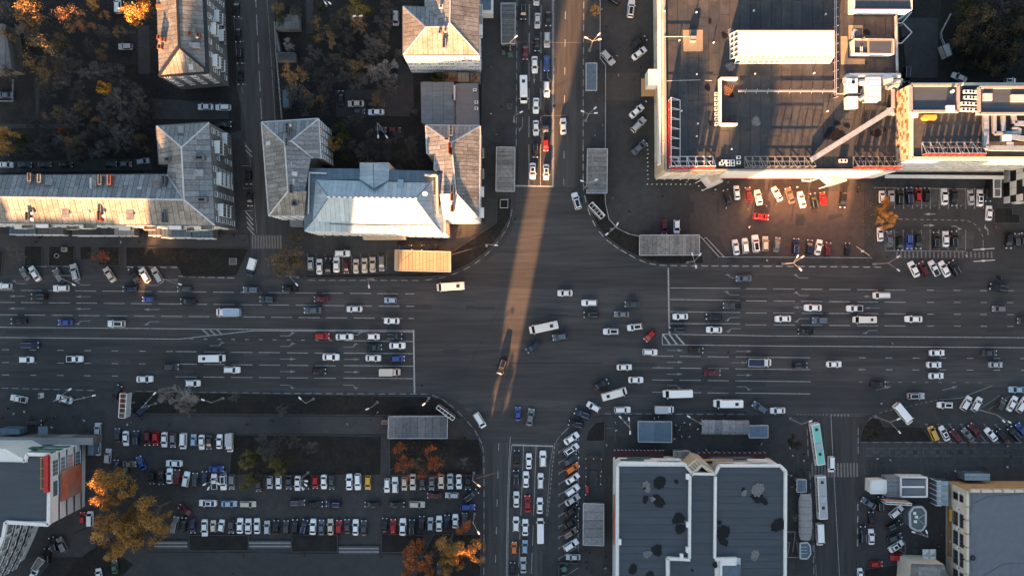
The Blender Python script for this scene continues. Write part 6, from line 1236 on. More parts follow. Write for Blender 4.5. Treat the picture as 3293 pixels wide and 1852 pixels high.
def bus_mesh(kind):
    L, Wd, H = dict(m=(6.9, 2.05, 2.65), b=(12, 2.5, 3.1))[kind]; hw = Wd / 2; b = MB(); x0, x1 = -L / 2, L / 2; nose = .9 if kind == 'm' else .12
    def sec(k, zt): return [(0, zt), (hw * .8 * k, zt - .02), (hw * .96 * k, zt - .14), (hw * k, zt - .5), (hw * k, .9), (hw * .97 * k, .35)]
    if kind == 'm': loft(b, [(x0, sec(.92, H - .12)), (x0 + .1, sec(.99, H)), (x1 - 1.7, sec(1, H)), (x1 - 1.25, sec(.97, H - .15)), (x1 - .62, sec(.95, 1.5)), (x1 - .15, sec(.9, 1.15)), (x1, sec(.8, .95))])
    else: loft(b, [(x0, sec(.97, H - .06)), (x0 + .08, sec(1, H)), (x1 - .3, sec(1, H)), (x1 - .1, sec(.98, H - .1)), (x1, sec(.94, H - .5))])
    P = {}
    if kind == 'm': m = MB(); m.add([(x1 - 1.22, -hw * .84, H - .2), (x1 - 1.22, hw * .84, H - .2), (x1 - .6, hw * .84, 1.52), (x1 - .6, -hw * .84, 1.52)], [(3, 2, 1, 0)]); m.v = [(a + .03, y, z + .03) for a, y, z in m.v]
    else: m = MB(); m.box((x1 - .01, 0, 2.0), (.08, Wd * .86, 1.3))
    P['windscreen'] = [m]; m = MB(); m.box((x0 + .03, 0, H - .75), (.1, Wd * .75, .7)); P['rear_window'] = [m]; P['side_window'] = []
    n = 5 if kind == 'm' else 8
    for s in (-1, 1):
        for i in range(n): l = (L - 2.4) / n; m = MB(); m.box((x0 + .5 + l * (i + .5), s * (hw - .02), H - .85), (l - .12, .08, .75)); P['side_window'].append(m)
    P['headlamp'] = []; P['tail_lamp'] = []; P['wing_mirror'] = []; P['wheel'] = []
    for s in (-1, 1):
        m = MB(); m.box((x1 - .1, s * hw * .7, .8), (.2, .3, .2)); P['headlamp'].append(m); m = MB(); m.box((x0, s * hw * .8, 1), (.1, .2, .4)); P['tail_lamp'].append(m)
        m = MB(); m.box((x1 - (1.0 if kind == 'm' else .1), s * (hw + .16), 1.8), (.14, .3, .35)); P['wing_mirror'].append(m)
        for x in ((x1 - 1.2, x0 + 1.3) if kind == 'm' else (x1 - 2.6, x0 + 3)): m = MB(); r = .38 if kind == 'm' else .5; m.tube((x, s * (hw - .3), r), (x, s * (hw - .01), r), r, n=14); m.tube((x, s * (hw - .1), r), (x, s * (hw + .005), r), r * .55, n=10, mi=1); P['wheel'].append(m)
    m = MB(); m.box((x0 + 1.6, 0, H + .04), (.8, .8, .1)); P['roof_hatch'] = [m]
    if kind == 'b': m2 = MB(); m2.box((x1 - 3.3, 0, H + .04), (.8, .8, .1)); P['roof_hatch'].append(m2); m3 = MB(); m3.box((.4, 0, H + .1), (1.6, 1.7, .22)); P['roof_unit'] = [m3]; m4 = MB(); m4.box((0, 0, H + .005), (L - .7, Wd * .82, .05)); P['roof_panel'] = [m4]
    return b, P
def truck_mesh(kind):
    L, Wd, H = (5.9, 2.0, 2.6) if kind == 't' else (5.6, 1.9, 1.4); hw = Wd / 2; x0, x1 = -L / 2, L / 2; b = MB()
    def sec(k, zt): return [(0, zt), (hw * .75 * k, zt - .02), (hw * .9 * k, zt - .14), (hw * .95 * k, zt - .6 if zt > 1.5 else zt - .3), (hw * .95 * k, .6), (hw * .9 * k, .35)]
    loft(b, [(x1 - 2.0, sec(.96, 2.0)), (x1 - 1.55, sec(1, 2.15)), (x1 - 1.15, sec(.98, 2.1)), (x1 - .62, sec(.97, 1.4)), (x1 - .15, sec(.92, 1.05)), (x1, sec(.8, .85))]); b.box(((x0 + x1 - 2) / 2, 0, .62), (L - 2.0, .9, .25))
    P = {}; xm = (x0 + x1 - 2.05) / 2; lb = L - 2.05
    m = MB(); m.add([(x1 - 1.12, -hw * .78, 2.06), (x1 - 1.12, hw * .78, 2.06), (x1 - .62, hw * .8, 1.44), (x1 - .62, -hw * .8, 1.44)], [(3, 2, 1, 0)]); m.v = [(a + .03, y, z + .03) for a, y, z in m.v]; P['windscreen'] = [m]
    m = MB()
    if kind == 't':
        m.box((xm, 0, .8 + (H - .8) / 2), (lb, Wd, H - .8)); P['box'] = [m]; e = MB()
        for s in (-1, 1): e.beam((x0, s * (hw - .03), H + .02), (xm + lb / 2, s * (hw - .03), H + .02), .08, .08); e.beam((x0 + .03 if s < 0 else xm + lb / 2 - .03, -hw, H + .025), (x0 + .03 if s < 0 else xm + lb / 2 - .03, hw, H + .025), .08, .08)
        P['box_edging'] = [e]
    else:
        m.box((xm, 0, .85), (lb, Wd, .12)); P['load_bed'] = [m]; e = MB()
        for s in (-1, 1): e.box((xm, s * hw, 1.05), (lb, .06, .4)); e.box((xm + s * lb / 2, 0, 1.06), (.06, Wd, .4))
        P['side_board'] = [e]
    P['side_window'] = []; P['headlamp'] = []; P['wing_mirror'] = []; P['wheel'] = []; P['tail_lamp'] = []
    for s in (-1, 1):
        m = MB(); m.box((x1 - 1.35, s * hw * .935, 1.72), (.75, .06, .45)); P['side_window'].append(m); m = MB(); m.box((x1 - .12, s * hw * .7, .8), (.2, .28, .18)); P['headlamp'].append(m); m = MB(); m.box((x1 - .95, s * (hw + .12), 1.5), (.12, .28, .3)); P['wing_mirror'].append(m); m = MB(); m.box((x0, s * hw * .8, .75), (.08, .2, .15)); P['tail_lamp'].append(m)
        for x in (x1 - 1.0, x0 + 1.1): m = MB(); m.tube((x, s * (hw - .3), .38), (x, s * (hw - .02), .38), .38, n=14); m.tube((x, s * (hw - .1), .38), (x, s * (hw - .005), .38), .2, n=10, mi=1); P['wheel'].append(m)
    return b, P
VM = {}; VL = dict(s=4.6, h=4.05, u=4.7, w=4.65, v=4.8, p=5.2, t=5.9, f=5.6, m=6.9, b=12.0)
for k in 'shuwvp': VM[k] = car_mesh(k)
for k in 'mb': VM[k] = bus_mesh(k)
for k in 'tf': VM[k] = truck_mesh(k)
MATP.update(roof_panel='tarp', roof_unit='alu', box_edging='frame', side_board='paintcar')
for k, (b, P) in VM.items():
    VM[k] = (b.mesh(KN[k][0] + '_body', 'paintcar'), {n: [m.mesh(n, MATP[n]) for m in l] for n, l in P.items()})
def vehicle(px, ang, kind, col, place, grp, L=None, sun=False, box=None, extra='', row=None, rc=None):
    hc = 1.3 if kind in 'mt' else 1.6 if kind == 'b' else .75
    p = W(px, hc); nm, cat = KN[kind]; t = thing(nm, cat, None, (p.x, p.y, 0), R(ang + rnd.uniform(-1.6, 1.6)), group=grp); s = 1.0
    if L: s = max(.84, min(1.2, L / VL[kind]))
    t.scale = (s, (1 + s) / 2 * rnd.uniform(.96, 1.04), (1 + s) / 2 * rnd.uniform(.95, 1.06)); cb = CC[col]; j = rnd.uniform(.9, 1.08); cb = tuple(c * j for c in cb)
    rcol = cb if col == 'Q' else (.36, .37, .38)
    if kind == 'b': cb = CC['W']
    obj('body', VM[kind][0], t, color=cb)
    for n, l in VM[kind][1].items():
        if n == 'sunroof' and not sun: continue
        if n == 'roof_hatch' and col == 'W' and kind == 'm' and not sun: continue
        for m in l: obj(n, m, t, color=CC[box or 'S'] if n == 'box' else rcol if n == 'roof_panel' else cb)
    d = CN[col] + ' ' + nm.replace('_', ' ')
    if nm == 'off_road_car': d = CN[col] + ' off-road car'
    if box and kind == 't': d += ' with ' + {'W': 'white', 'S': 'grey', 'N': 'dark blue', 'C': 'cream', 'L': 'blue-grey'}[box] + ' box'
    if sun and kind in 'shuwv': d += ' with dark roof'
    later(t, d + extra, place, p, row)
# groups: key -> (place words, group words)
GR = dict(ne=('in the north street queue', 'cars queuing on the north street'), nn=('driving up the north street', 'cars driving north'), sq=('in the south street queue', 'cars queuing on the south street'), ww=('on the boulevard heading left, left half', 'cars on the left boulevard'), we=('on the boulevard heading right, left half', 'cars on the left boulevard'),
    ew=('on the boulevard heading left, right half', 'cars on the right boulevard'), ee=('on the boulevard heading right, right half', 'cars on the right boulevard'), jn=('in the open junction', 'cars crossing the junction'), sk=('in the slanted bays by the south street', 'cars in the slanted bays by the south street'), nk=('slanted along the upper left kerb', 'cars slanted along the upper left kerb'),
    mk=('slanted by the numbered car park', 'cars slanted by the numbered car park'), rt=('in the upper row before the mall', 'cars in front of the mall'), rb=('in the lower row before the mall', 'cars in front of the mall'), fc=('on the forecourt west of the mall', 'cars on the forecourt west of the mall'), pt=('in the upper row of numbered bays', 'cars in the numbered car park'), pb=('in the lower row of numbered bays', 'cars in the numbered car park'),
    la=('in the lot row above the lawns', 'cars in the lower left lot'), lb=('in the lot row below the lawns', 'cars in the lower left lot'), lm=('in the lower-left lot aisle', 'cars in the lower left lot'), lc=('in the bottom row of the lot', 'cars in the lower left lot'), yd=('in the upper left courtyard', 'cars in the courtyards'), ys=('on the narrow side street', 'cars parked on the side street'), cy=('in the middle courtyard', 'cars in the courtyards'),
    br=('behind the long apartment block', 'cars behind the long block'), ke=('in the kiosk yard, lower right', 'cars in the kiosk yard'), fr=('in the slanted lot, right edge', 'cars in the slanted lot at the right'), st=('by the market bus stops', 'vehicles by the market bus stops'), tr=('behind the tiled office', 'cars behind the tiled office'), sw=('beside the white-walled block', 'cars beside the white-walled block'), is_=('in the small lot by the tan kiosk', 'cars in the small lot by the tan kiosk'), ms=('on the market street', 'vehicles on the market street'), rs=('on the far right pavement lot', 'cars at the far right'))
# tile: x,y,heading,kind colour[,length in tile pixels]
DATA = '''
yd 00 1145,65,90,vW,115 1218,455,180,uS,138 50,925,180,sA,150 1995,1040,180,sW,150 2165,1045,180,uW,148 2160,1210,0,pK,176
ys 00 2297,95,270,sK,150 2310,338,270,sK,150 2328,548,270,uK,150 2336,757,270,sK,135
ys 10 2415,330,270,sK,152 2428,540,270,sK,150
cy 01 1368,182,270,vS,138 835,955,90,sK,150 980,1008,180,sC,160 1010,1082,0,hD,90 1110,1012,180,hK,120 1175,1090,180,sW,156 1215,1260,0,hD,120 1355,1262,0,hM,115
ne 02 130,120,270,uK,152 258,-20,270,sS,150 267,202,270,sS,148 372,176,270,sK,165 360,388,270,wS,152 263,428,270,sK,146 150,510,270,sM,148 240,630,270,sW,164 355,617,270,sB,152 355,868,270,uW,152 132,873,270,mWx,258 252,1027,270,sW,152 252,1243,270,sW,150 348,1195,270,fN,180 349,1410,270,hR,116 246,1463,270,uK,142
ne 12 220,272,270,sWx,156 352,282,270,sWx,152
nn 02 518,1227,90,sW,158
nn 12 645,563,107,uWx,166
fc 02 1000,6,150,uK,150 1175,88,83,uWx,170 1252,408,30,sK,160 1255,520,38,sW,162 950,562,-47,uS,165 1230,1082,42,sW,162 1247,1213,46,uS,172
fc 12 1255,45,42,sA,170 1497,815,270,sM,140 1620,812,270,hW,140
tr 03 1397,730,270,vK,158 1908,755,155,sW,150 2402,787,0,hWx,108
br 10 62,213,0,sW,122 243,213,0,sD,115 435,211,0,sD,125 640,210,0,sK,120 1075,206,0,hD,110 1222,206,0,hG,110 1385,180,10,hS,125
nk 10 240,1270,122,sG,140 337,1268,122,sW,160 570,1288,122,hG,150 727,1255,106,uS,168 1063,1278,122,sC,160 1305,1285,120,sK,165 1405,1282,122,hW,150 1527,1285,120,wS,168
nk 10 2440,1205,252,tN,160,W
ww 10 45,1388,180,uW,120 592,1410,180,uW,154 1262,1418,180,hN,142 1790,1418,180,hD,142 2440,1425,180,uA,160
ww 20 382,102,180,uK,156 1437,127,180,hB,112 1828,150,180,sK,158 183,340,180,sK,158 635,353,180,sB,146 1130,365,180,uWx,168 2215,253,180,tW,242,L
ww 21 340,28,180,pK,148 120,128,180,uT,150 645,125,180,sM,144 560,235,180,sA,172 965,222,180,sW,152 1315,137,180,hL,120 1327,337,180,sW,152
jn 11 1900,1393,183,mI,272
we 20 298,572,0,vN,164 255,713,0,hW,140 725,707,0,pW,160 1662,783,0,hD,150 2060,700,0,mWx,242 2252,812,0,uW,160 1405,902,0,sW,160 1872,942,0,hW,148
we 21 650,485,0,hR,152 868,492,0,sW,170 1150,490,0,hW,122 1350,487,0,uK,162 1160,593,0,pT,130 1382,577,0,sW,156 737,688,0,sW,164 1148,698,0,sW,150 1387,703,0,hB,134 622,825,0,hK,134 1310,835,0,tC,196,C
jn 21 2398,775,250,uK,165 2182,1300,-57,vW,160
jn 22 535,68,180,sW,146 770,162,180,uW,152 788,278,180,uK,148 1187,177,180,sD,148 1085,273,180,sG,148 1213,397,188,hWx,150 980,440,180,uWx,152 327,400,193,mI,282 483,492,188,hA,145 223,593,213,sN,145 1357,482,226,hR,130 1360,640,0,uW,142 1110,787,0,sW,146 1222,910,0,sW,146 883,955,24,sK,155 1012,1045,15,mI,250 78,1240,90,sB,134 197,1272,80,sG,170
st 22 1625,1042,180,mW,286 2115,1138,180,mWx,272 810,1172,150,hW,140 703,1238,160,uN,164 640,1337,168,uK,146 1092,1200,0,wW,160 1500,1197,0,tW,186,S 2425,1178,147,hA,160
ew 22 1655,295,180,sW,148 1978,298,180,hK,156 1625,425,180,uK,158 1983,423,180,sW,154 2157,190,180,pD,182
ew 12 2270,1315,180,sA,154
ee 22 1807,623,0,hK,140 1963,840,0,sM,162 2420,740,0,tW,258,N
ew 23 1148,90,180,vW,154 487,210,180,sW,168 892,217,180,pW,158 197,317,180,sW,154 555,333,180,uA,150 985,325,180,mIx,208 1463,320,180,sW,170 413,440,180,pK,138 2292,220,180,hG,130 2536,335,180,hD,130
ee 23 1692,647,0,sW,148 2200,648,0,sD,144 1663,763,0,sW,144 2262,763,0,sS,134 1685,870,0,sW,144 692,758,0,sW,148 360,768,0,uK,142 1118,950,0,sK,152 1487,1065,0,uSx,162
st 23 145,1208,180,sW,148
fr 23 1770,1153,180,hWx,150 2470,1003,180,sL,160 1365,1240,-52,mW,236 1975,1135,60,hW,150 2078,1145,60,hW,150 2312,1148,60,hD,130 2422,1140,60,sW,160 2515,1150,60,hW,160
fr 33 1652,62,113,vY,140 1762,65,118,sWx,155 1875,88,128,hM,140 1992,78,130,sG,150 2055,30,130,sM,150 2217,75,130,sW,150 2325,85,128,sK,140 2440,65,130,uK,160 2512,30,125,sB,150
rt 12 2113,530,105,sK,162 2203,483,95,sW,140 2315,500,97,hM,146 2413,530,100,sW,152 2437,714,-6,sR,152
rt 13 140,495,118,sW,152 265,510,108,sP,162 377,550,105,sW,160 495,567,100,uKx,165 587,540,98,hR,126 777,553,265,hK,156
rb 12 2193,1013,100,sW,152 2285,998,97,hW,148 2385,978,95,uWx,172 2478,978,90,hC,144
rb 13 137,988,83,sG,146 318,1005,88,uN,160 452,1010,86,hN,144 540,1013,78,sW,152 630,1033,82,hM,140 820,1030,88,hK,124
pt 13 1158,522,92,hW,118 1250,525,90,hS,124 1332,525,90,uK,160 1420,515,92,uN,172 1508,503,90,hR,136 1590,505,90,hK,140 1763,520,92,sW,164 1857,530,270,sK,166 2020,530,94,sS,148 2108,535,88,sWx,164 2187,497,270,hK,148 2197,680,88,sW,146
pb 13 1140,887,92,sW,138 1230,932,93,sA,156 1330,975,270,hK,142 1420,955,270,uB,152 1508,957,270,hK,146 1680,945,92,uK,164 1775,932,92,sW,154 1855,935,92,uK,162
rs 13 2387,948,270,hK,158 2467,945,90,hD,138 2534,935,90,hD,130
mk 13 1465,1225,118,sW,164 1563,1222,118,hM,150 1662,1215,118,pW,158 1762,1223,118,sW,164 1860,1215,118,uK,160
rs 13 2288,1405,172,uK,182
is_ 11 540,1172,90,hS,125 625,1200,90,sW,152 710,1193,90,sK,156 790,1182,90,sW,150 884,1208,270,hM,114 980,1197,90,sC,140 1063,1190,90,sC,146 1142,1182,90,sC,150 1230,1165,270,wG,156 848,1072,0,uW,150 1450,1015,0,sK,154 1692,1013,180,sK,156
sw 20 182,1092,170,pW,160 623,1097,165,sW,160 1135,1025,65,sK,140 1375,1205,45,sN,170 332,1325,0,sK,146
sw 30 948,35,90,sS,146 950,207,90,sS,146 1048,283,86,uS,144 1128,375,90,hN,92 800,885,90,hR,115 875,890,90,vW,140 520,1140,110,uK,150 602,1143,118,uG,150 460,1250,92,uK,150 1113,1360,95,sE,128 960,1432,100,hW,120 322,1432,60,hW,120
la 30 1140,82,90,sT,138 1222,113,270,sW,146 1325,107,90,uN,146 1430,110,270,hM,146 1510,115,270,hR,132 1595,125,270,sW,148 1680,132,270,hG,138 1780,137,270,vW,156 1878,132,90,hL,118 1957,150,270,sW,146 2030,148,270,sD,142 2130,143,90,sW,142 2228,155,270,tW,182,S
lm 30 1258,363,0,sP,128 1370,352,115,sB,142 1690,355,180,sW,160 2100,410,0,sB,144 2018,740,180,sWx,174 2225,747,0,sL,152 2405,750,0,wC,160 1795,805,147,sM,140
lb 30 1475,492,270,hK,126 1565,490,270,sK,144 1648,477,90,sW,150 1722,490,90,hM,158 1805,508,80,uW,150 1895,515,90,hD,142 1988,497,90,hN,138 2080,530,90,pW,152 2170,535,270,uWx,156 2250,535,270,wG,148 1215,437,90,hE,80
lc 30 1700,945,80,vG,156 1785,945,88,hK,136 1873,960,270,sN,146 1987,980,270,sW,166 2070,965,90,hC,116 2148,960,82,hW,118 2245,968,270,hD,130 2330,960,88,sW,150 2410,965,90,sW,150 2495,962,90,sW,152
lb 31 35,572,270,hD,100 143,540,270,hS,122 228,540,270,hW,130 328,535,270,sD,142 413,548,270,sW,146 500,545,270,hK,120 587,537,270,hR,126 668,535,270,sW,140 743,542,270,sD,134 915,535,90,sW,156 998,533,270,uW,160 1097,540,270,hY,138 1282,570,270,wW,138 1360,563,90,uW,156 1450,552,270,hC,130 1532,535,270,sC,158 1625,550,270,hD,120 1715,550,270,sG,122 1807,532,270,hC,136 1895,530,270,sS,152 1980,533,270,sW,142 2068,535,270,sK,152
lm 31 413,735,0,uD,148 588,750,0,hK,142 765,748,180,uN,154 1137,753,180,sK,148 1375,752,0,sK,152 1573,752,0,uC,154 1743,667,180,sM,146 1913,665,180,wS,136 2095,665,35,uK,165 2067,778,0,hB,142
lc 31 117,978,90,hS,134 205,975,90,sK,142 303,972,90,hD,132 390,962,90,hK,134 475,967,78,uN,142 562,970,88,sW,154 645,975,90,sA,148 733,970,90,sC,156 815,968,90,hR,130 895,965,90,sD,142 977,975,90,sW,156 1057,980,90,sD,150 1260,952,90,sK,138 1342,965,90,hR,144 1435,970,90,sW,168 1523,975,90,uK,160 1620,930,90,hK,136 1702,945,90,hS,130 1787,940,90,sW,152 1865,917,90,hN,132 1945,915,90,sW,136 2035,890,90,hD,110
sw 31 1790,1395,90,sD,120
sq 32 65,302,90,sK,152 60,495,90,uK,152 62,703,90,sW,156 58,945,90,hW,148 40,1175,90,hO,120 25,1378,90,sK,124 183,333,90,sW,152 155,510,90,sW,158 170,745,90,sR,164 148,975,90,sW,162 145,1165,90,hL,132 130,1340,90,sS,158 320,310,90,uW,156 297,525,90,wW,152 290,765,90,sW,156 295,1005,90,mW,230
sk 32 597,112,33,sW,162 597,218,33,hWx,158 595,318,33,sT,154 605,402,33,hO,148 608,503,33,sW,148 607,613,33,uW,150 605,708,33,sS,158 600,810,33,sK,150 590,925,33,sK,150 585,1030,33,wP,152 592,1145,33,uW,160 615,1263,180,sS,142
ms 33 525,165,277,bQ,402 566,680,274,bW,414 555,1045,273,mW,216 662,362,270,vW,152
ke 33 1028,740,147,sA,156 1140,745,90,uK,148 1053,893,90,sK,142 970,1045,90,uK,170 1053,1067,90,sW,152 1297,820,40,uW,150 1270,955,25,uK,140 1280,1075,20,hD,146 1295,1158,33,sWx,160 1305,1265,0,hR,142 1100,1330,0,hR,126 945,1428,90,hW,110
'''
for ln in DATA.strip().split('\n'):
    gk, rc, *it = ln.split(' ')
    for q in it:
        a = q.split(','); x, y, an = map(float, a[:3]); kd, cl, sn = a[3][0], a[3][1], 'x' in a[3]
        vehicle(T(rc, x, y), an, kd, cl, GR[gk][0], GR[gk][1], float(a[4]) * TS * GS, sn, a[5] if len(a) > 5 else None)
tr = None
# ================================================================ PEOPLE
def person_mesh(step, arm):
    J = [((0, 0, .95), .17), ((0, 0, 1.15), .16), ((0, 0, 1.38), .19), ((.01, 0, 1.53), .065), ((.03, 0, 1.66), .105), ((.03, 0, 1.76), .085)]
    E_ = [(0, 1), (1, 2), (2, 3), (3, 4), (4, 5)]
    for s in (-1, 1):
        o = len(J); f = step * s
        J += [((0, s * .1, .88), .12), ((f * .5, s * .11, .5), .08), ((f - .05, s * .11, .1), .055), ((f + .14, s * .12, .05), .05)]; E_ += [(0, o), (o, o + 1), (o + 1, o + 2), (o + 2, o + 3)]
        o = len(J); a = -arm * s
        J += [((0, s * .22, 1.42), .075), ((a * .5, s * .27, 1.14), .055), ((a + .08, s * .26, .9), .045), ((a + .13, s * .255, .8), .04)]; E_ += [(2, o), (o, o + 1), (o + 1, o + 2), (o + 2, o + 3)]
    me = bpy.data.meshes.new('person'); me.from_pydata([j[0] for j in J], E_, []); o = bpy.data.objects.new('person', me); COL.objects.link(o)
    md = o.modifiers.new('skin', 'SKIN'); sb = o.modifiers.new('sub', 'SUBSURF'); sb.levels = 1; sb.render_levels = 1
    for v, j in zip(me.skin_vertices[0].data, J): v.radius = (j[1], j[1])
    me.skin_vertices[0].data[0].use_root = True
    dg = bpy.context.evaluated_depsgraph_get(); out = bpy.data.meshes.new_from_object(o.evaluated_get(dg)); bpy.data.objects.remove(o)
    out.materials.clear()
    for m in ('coat', 'trouser', 'skin'): out.materials.append(M[m])
    for p in out.polygons:
        z = p.center.z; p.material_index = 2 if z > 1.5 or (.76 < z < .88 and abs(p.center.y) > .2) else 1 if z < .85 else 0
    return out
PM = [person_mesh(.25, .22), person_mesh(-.2, -.15), person_mesh(.03, .02)]
hb = MB(); n = 8; hb.add([(.02 + .115 * math.cos(6.283 * i / n), .115 * math.sin(6.283 * i / n), 1.70) for i in range(n)] + [(.01 + .09 * math.cos(6.283 * i / n), .09 * math.sin(6.283 * i / n), 1.80) for i in range(n)] + [(0.01, 0, 1.85)], [(i, (i + 1) % n, n + (i + 1) % n, n + i) for i in range(n)] + [(n + i, n + (i + 1) % n, 2 * n) for i in range(n)])
HM = hb.mesh('hair', 'hair')
PC = dict(k=((.015, .015, .017), 'black'), d=((.05, .05, .055), 'dark grey'), w=((.6, .6, .58), 'white'), r=((.3, .03, .03), 'red'), b=((.04, .06, .14), 'blue'), g=((.2, .2, .2), 'grey'))
PD = '''on the pavement by the long block|10|385,918,k 345,965,k 1178,962,w 1345,965,k 1398,905,d 2375,945,k 2268,897,k
on the lower left forecourt|20|75,1190,k 135,1238,w 240,1220,w 20,1280,k 300,1272,k 445,1278,d 440,1300,k 520,1285,k 545,1268,d 695,1275,k 820,1303,w 815,1395,k 505,1370,w
beside the left driveway|20|1240,1340,w 1275,1318,g 1370,1293,k 985,1330,w
on the promenade above the lawn|20|1640,1345,k 2430,1292,r 2390,1345,k
on the promenade above the lawn|21|160,1300,k 165,1322,d 425,1333,k 898,1338,w 1120,1300,d 1145,1265,k 1190,1225,w 1250,1350,k
on the left pavement of the north street|01|2290,655,g 2390,1030,k 2292,1108,w 2395,1245,d 2345,1308,g
on the forecourt west of the mall|02|940,245,k 962,352,k 1070,465,k 850,490,k 808,572,d 1040,545,g 980,750,k 865,718,k 1212,775,k 1190,918,r 862,965,d 900,1215,g 825,1315,w 1055,735,w 1320,988,w 890,95,g
at the mall corner|12|1440,453,r 1415,415,k 1165,65,k 1720,375,w 2120,380,w 975,530,k
in front of the mall|12|2305,640,k 2325,813,w 2100,632,w 2490,612,k 1972,495,k
in front of the mall|13|30,610,k 125,592,k 335,428,w 920,438,k 1210,405,k
in the numbered car park|13|1688,652,k 1890,712,k 1215,1102,k 1705,1068,r 1975,1095,w 2255,822,r 1935,352,k 1005,1140,k 1735,338,w
on the corner pavement, right side|12|1990,1130,d 2135,1150,k 2200,1148,k 2495,1140,w
in the bus stop crowd|22|1340,1290,k 1402,1282,w 1440,1268,w 1585,1345,k 1610,1348,w 1622,1350,d 1690,1322,w 1745,1340,w 1650,1365,g 1640,1392,w 1700,1385,k 1820,1387,w 2015,1280,k 2040,1270,k 1860,1275,k 1740,1228,k 1025,1325,w 1028,1398,w 1600,1400,k 1670,1355,k 2110,1255,d
along the market awnings|32|1250,220,r 1290,240,w 1385,228,r 1460,230,w 1480,225,g 1905,222,w 1955,225,r 2000,240,w 2068,212,k 2285,235,k 2390,205,k 2440,165,w 2340,150,d 1050,158,k 940,180,w 1665,92,w 1740,95,w 1725,112,k 1595,115,w
by the market's left wall|32|700,1212,k 735,1205,k 775,1225,k 745,1318,k 690,1350,k 795,1415,k 925,1370,w 745,1380,d 980,1395,k 930,1270,k
on the pavement by the market street|33|262,205,w 290,278,w 295,355,k 395,325,w 400,268,k 385,420,k 400,455,k 240,462,w 275,470,w 280,580,g 300,540,k 440,415,k 95,62,k 110,98,k
on the tiled plaza, lower right|33|1040,375,k 1160,358,k 1235,320,w 1110,308,w 2000,178,k 2370,185,g 2150,398,k 2370,390,w 2420,290,k 1865,428,w 1780,452,k 1640,505,k 1650,630,k 1610,720,k 1725,1040,r 1700,1155,r 910,1325,k 1855,260,d 2410,248,k
on the boulevard median, right half|23|1255,555,g 1150,1138,w
by the left corner civic building|11|672,908,w 1780,942,k 1805,910,w
on the terrace below the lot|30|2360,1255,k 2255,1430,k
on the terrace below the lot|31|460,1225,k 478,1250,k 1222,1268,k'''
for ln in PD.split('\n'):
    pl_, rc, it = ln.split('|')
    for q in it.split(' '):
        x, y, c = q.split(','); p = TW(rc, float(x), float(y), .9); k = rnd.randrange(3); zz = .12 if rc in ('10', '01', '22', '33') else 0
        t = thing('person', 'person', None, (p.x, p.y, zz), rnd.uniform(0.1, 6.2), group='people on foot', mesh=PM[k]); t.color = (*PC[c][0], 1); obj('hair', HM, t)
        later(t, 'person in ' + PC[c][1] + ' coat', pl_, p)
# ================================================================ TREES
def skel(seed, lean=.0, up=.55, spread=1.0, depth=4):
    r_ = random.Random(seed); segs = []; tips = []
    def grow(p, d, l, r, k):
        q = p + d * l; segs.append((p, q, r, r * .68, k))
        if k >= depth: tips.append((q, d)); return
        for i in range((4 if depth > 4 and k > 1 else 3) if k else 7):
            a = r_.uniform(0, 6.283); t = r_.uniform(.35, .75) if k else r_.uniform(.5, 1.15)
            ax = d.orthogonal().normalized(); ax.rotate(Matrix.Rotation(a, 3, d)); nd = (d * math.cos(t) + ax * math.sin(t) * spread); nd.z += up * .18; nd.normalize()
            st = p.lerp(q, r_.uniform(.55, 1)) if k else p.lerp(q, r_.uniform(.6, 1))
            grow(st, nd, l * r_.uniform(.58, .8) if k else r_.uniform(.42, .55), r * .55, k + 1)
    grow(Vector((0, 0, 0)), Vector((r_.uniform(-.1, .1), r_.uniform(-.1, .1), 1)).normalized(), .95, .055, 0)
    m = max((s[1].xy.length for s in segs)); zt = max(s[1].z for s in segs)
    f = lambda v: Vector((v.x / m * 1.0, v.y / m * 1.0, v.z / zt * 2.0))
    return [(f(a), f(b), r, r2, k) for a, b, r, r2, k in segs], [(f(a), d) for a, d in tips], r_
TM = {}
def tree_meshes(key, seed, nleaf, size, spread=1.0, up=.5, poplar=False, depth=4):
    segs, tips, r_ = skel(seed, spread=spread, up=up, depth=depth); a, c, lf = MB(), MB(), MB()
    for p, q, r, r2, k in segs:
        (a if k < 3 else c).tube(p, q, max(r * (.7 if depth > 4 else 1), .0085 if k < 4 else .0058), max(r2 * (.7 if depth > 4 else 1), .0065 if k < 4 else .0042), n=5 if k < 2 else 3, caps=False)
    for p, d in tips:
        for i in range(nleaf):
            o = p + Vector((r_.gauss(0, .07), r_.gauss(0, .07), r_.gauss(0, .06))); s = size * r_.uniform(.6, 1.35); n = Vector((r_.gauss(0, 1), r_.gauss(0, 1), r_.gauss(.5, 1))).normalized(); u = n.orthogonal().normalized(); u.rotate(Matrix.Rotation(r_.uniform(0, 6.28), 3, n)); v = n.cross(u)
            lf.add([o - u * s, o - v * s * .55, o + u * s, o + v * s * .55], [(0, 1, 2, 3)])
    TM[key] = (a.mesh('trunk', 'bark'), c.mesh('twigs', 'bark'), lf.mesh('leaves', 'leaf') if nleaf else None)
for i in range(3):
    tree_meshes(f'bare{i}', 10 + i, 0, 0, depth=5); tree_meshes(f'leaf{i}', 20 + i, 16, .043); tree_meshes(f'sparse{i}', 30 + i, 5, .04); tree_meshes(f'pop{i}', 40 + i, 9, .06, spread=.8, up=2)
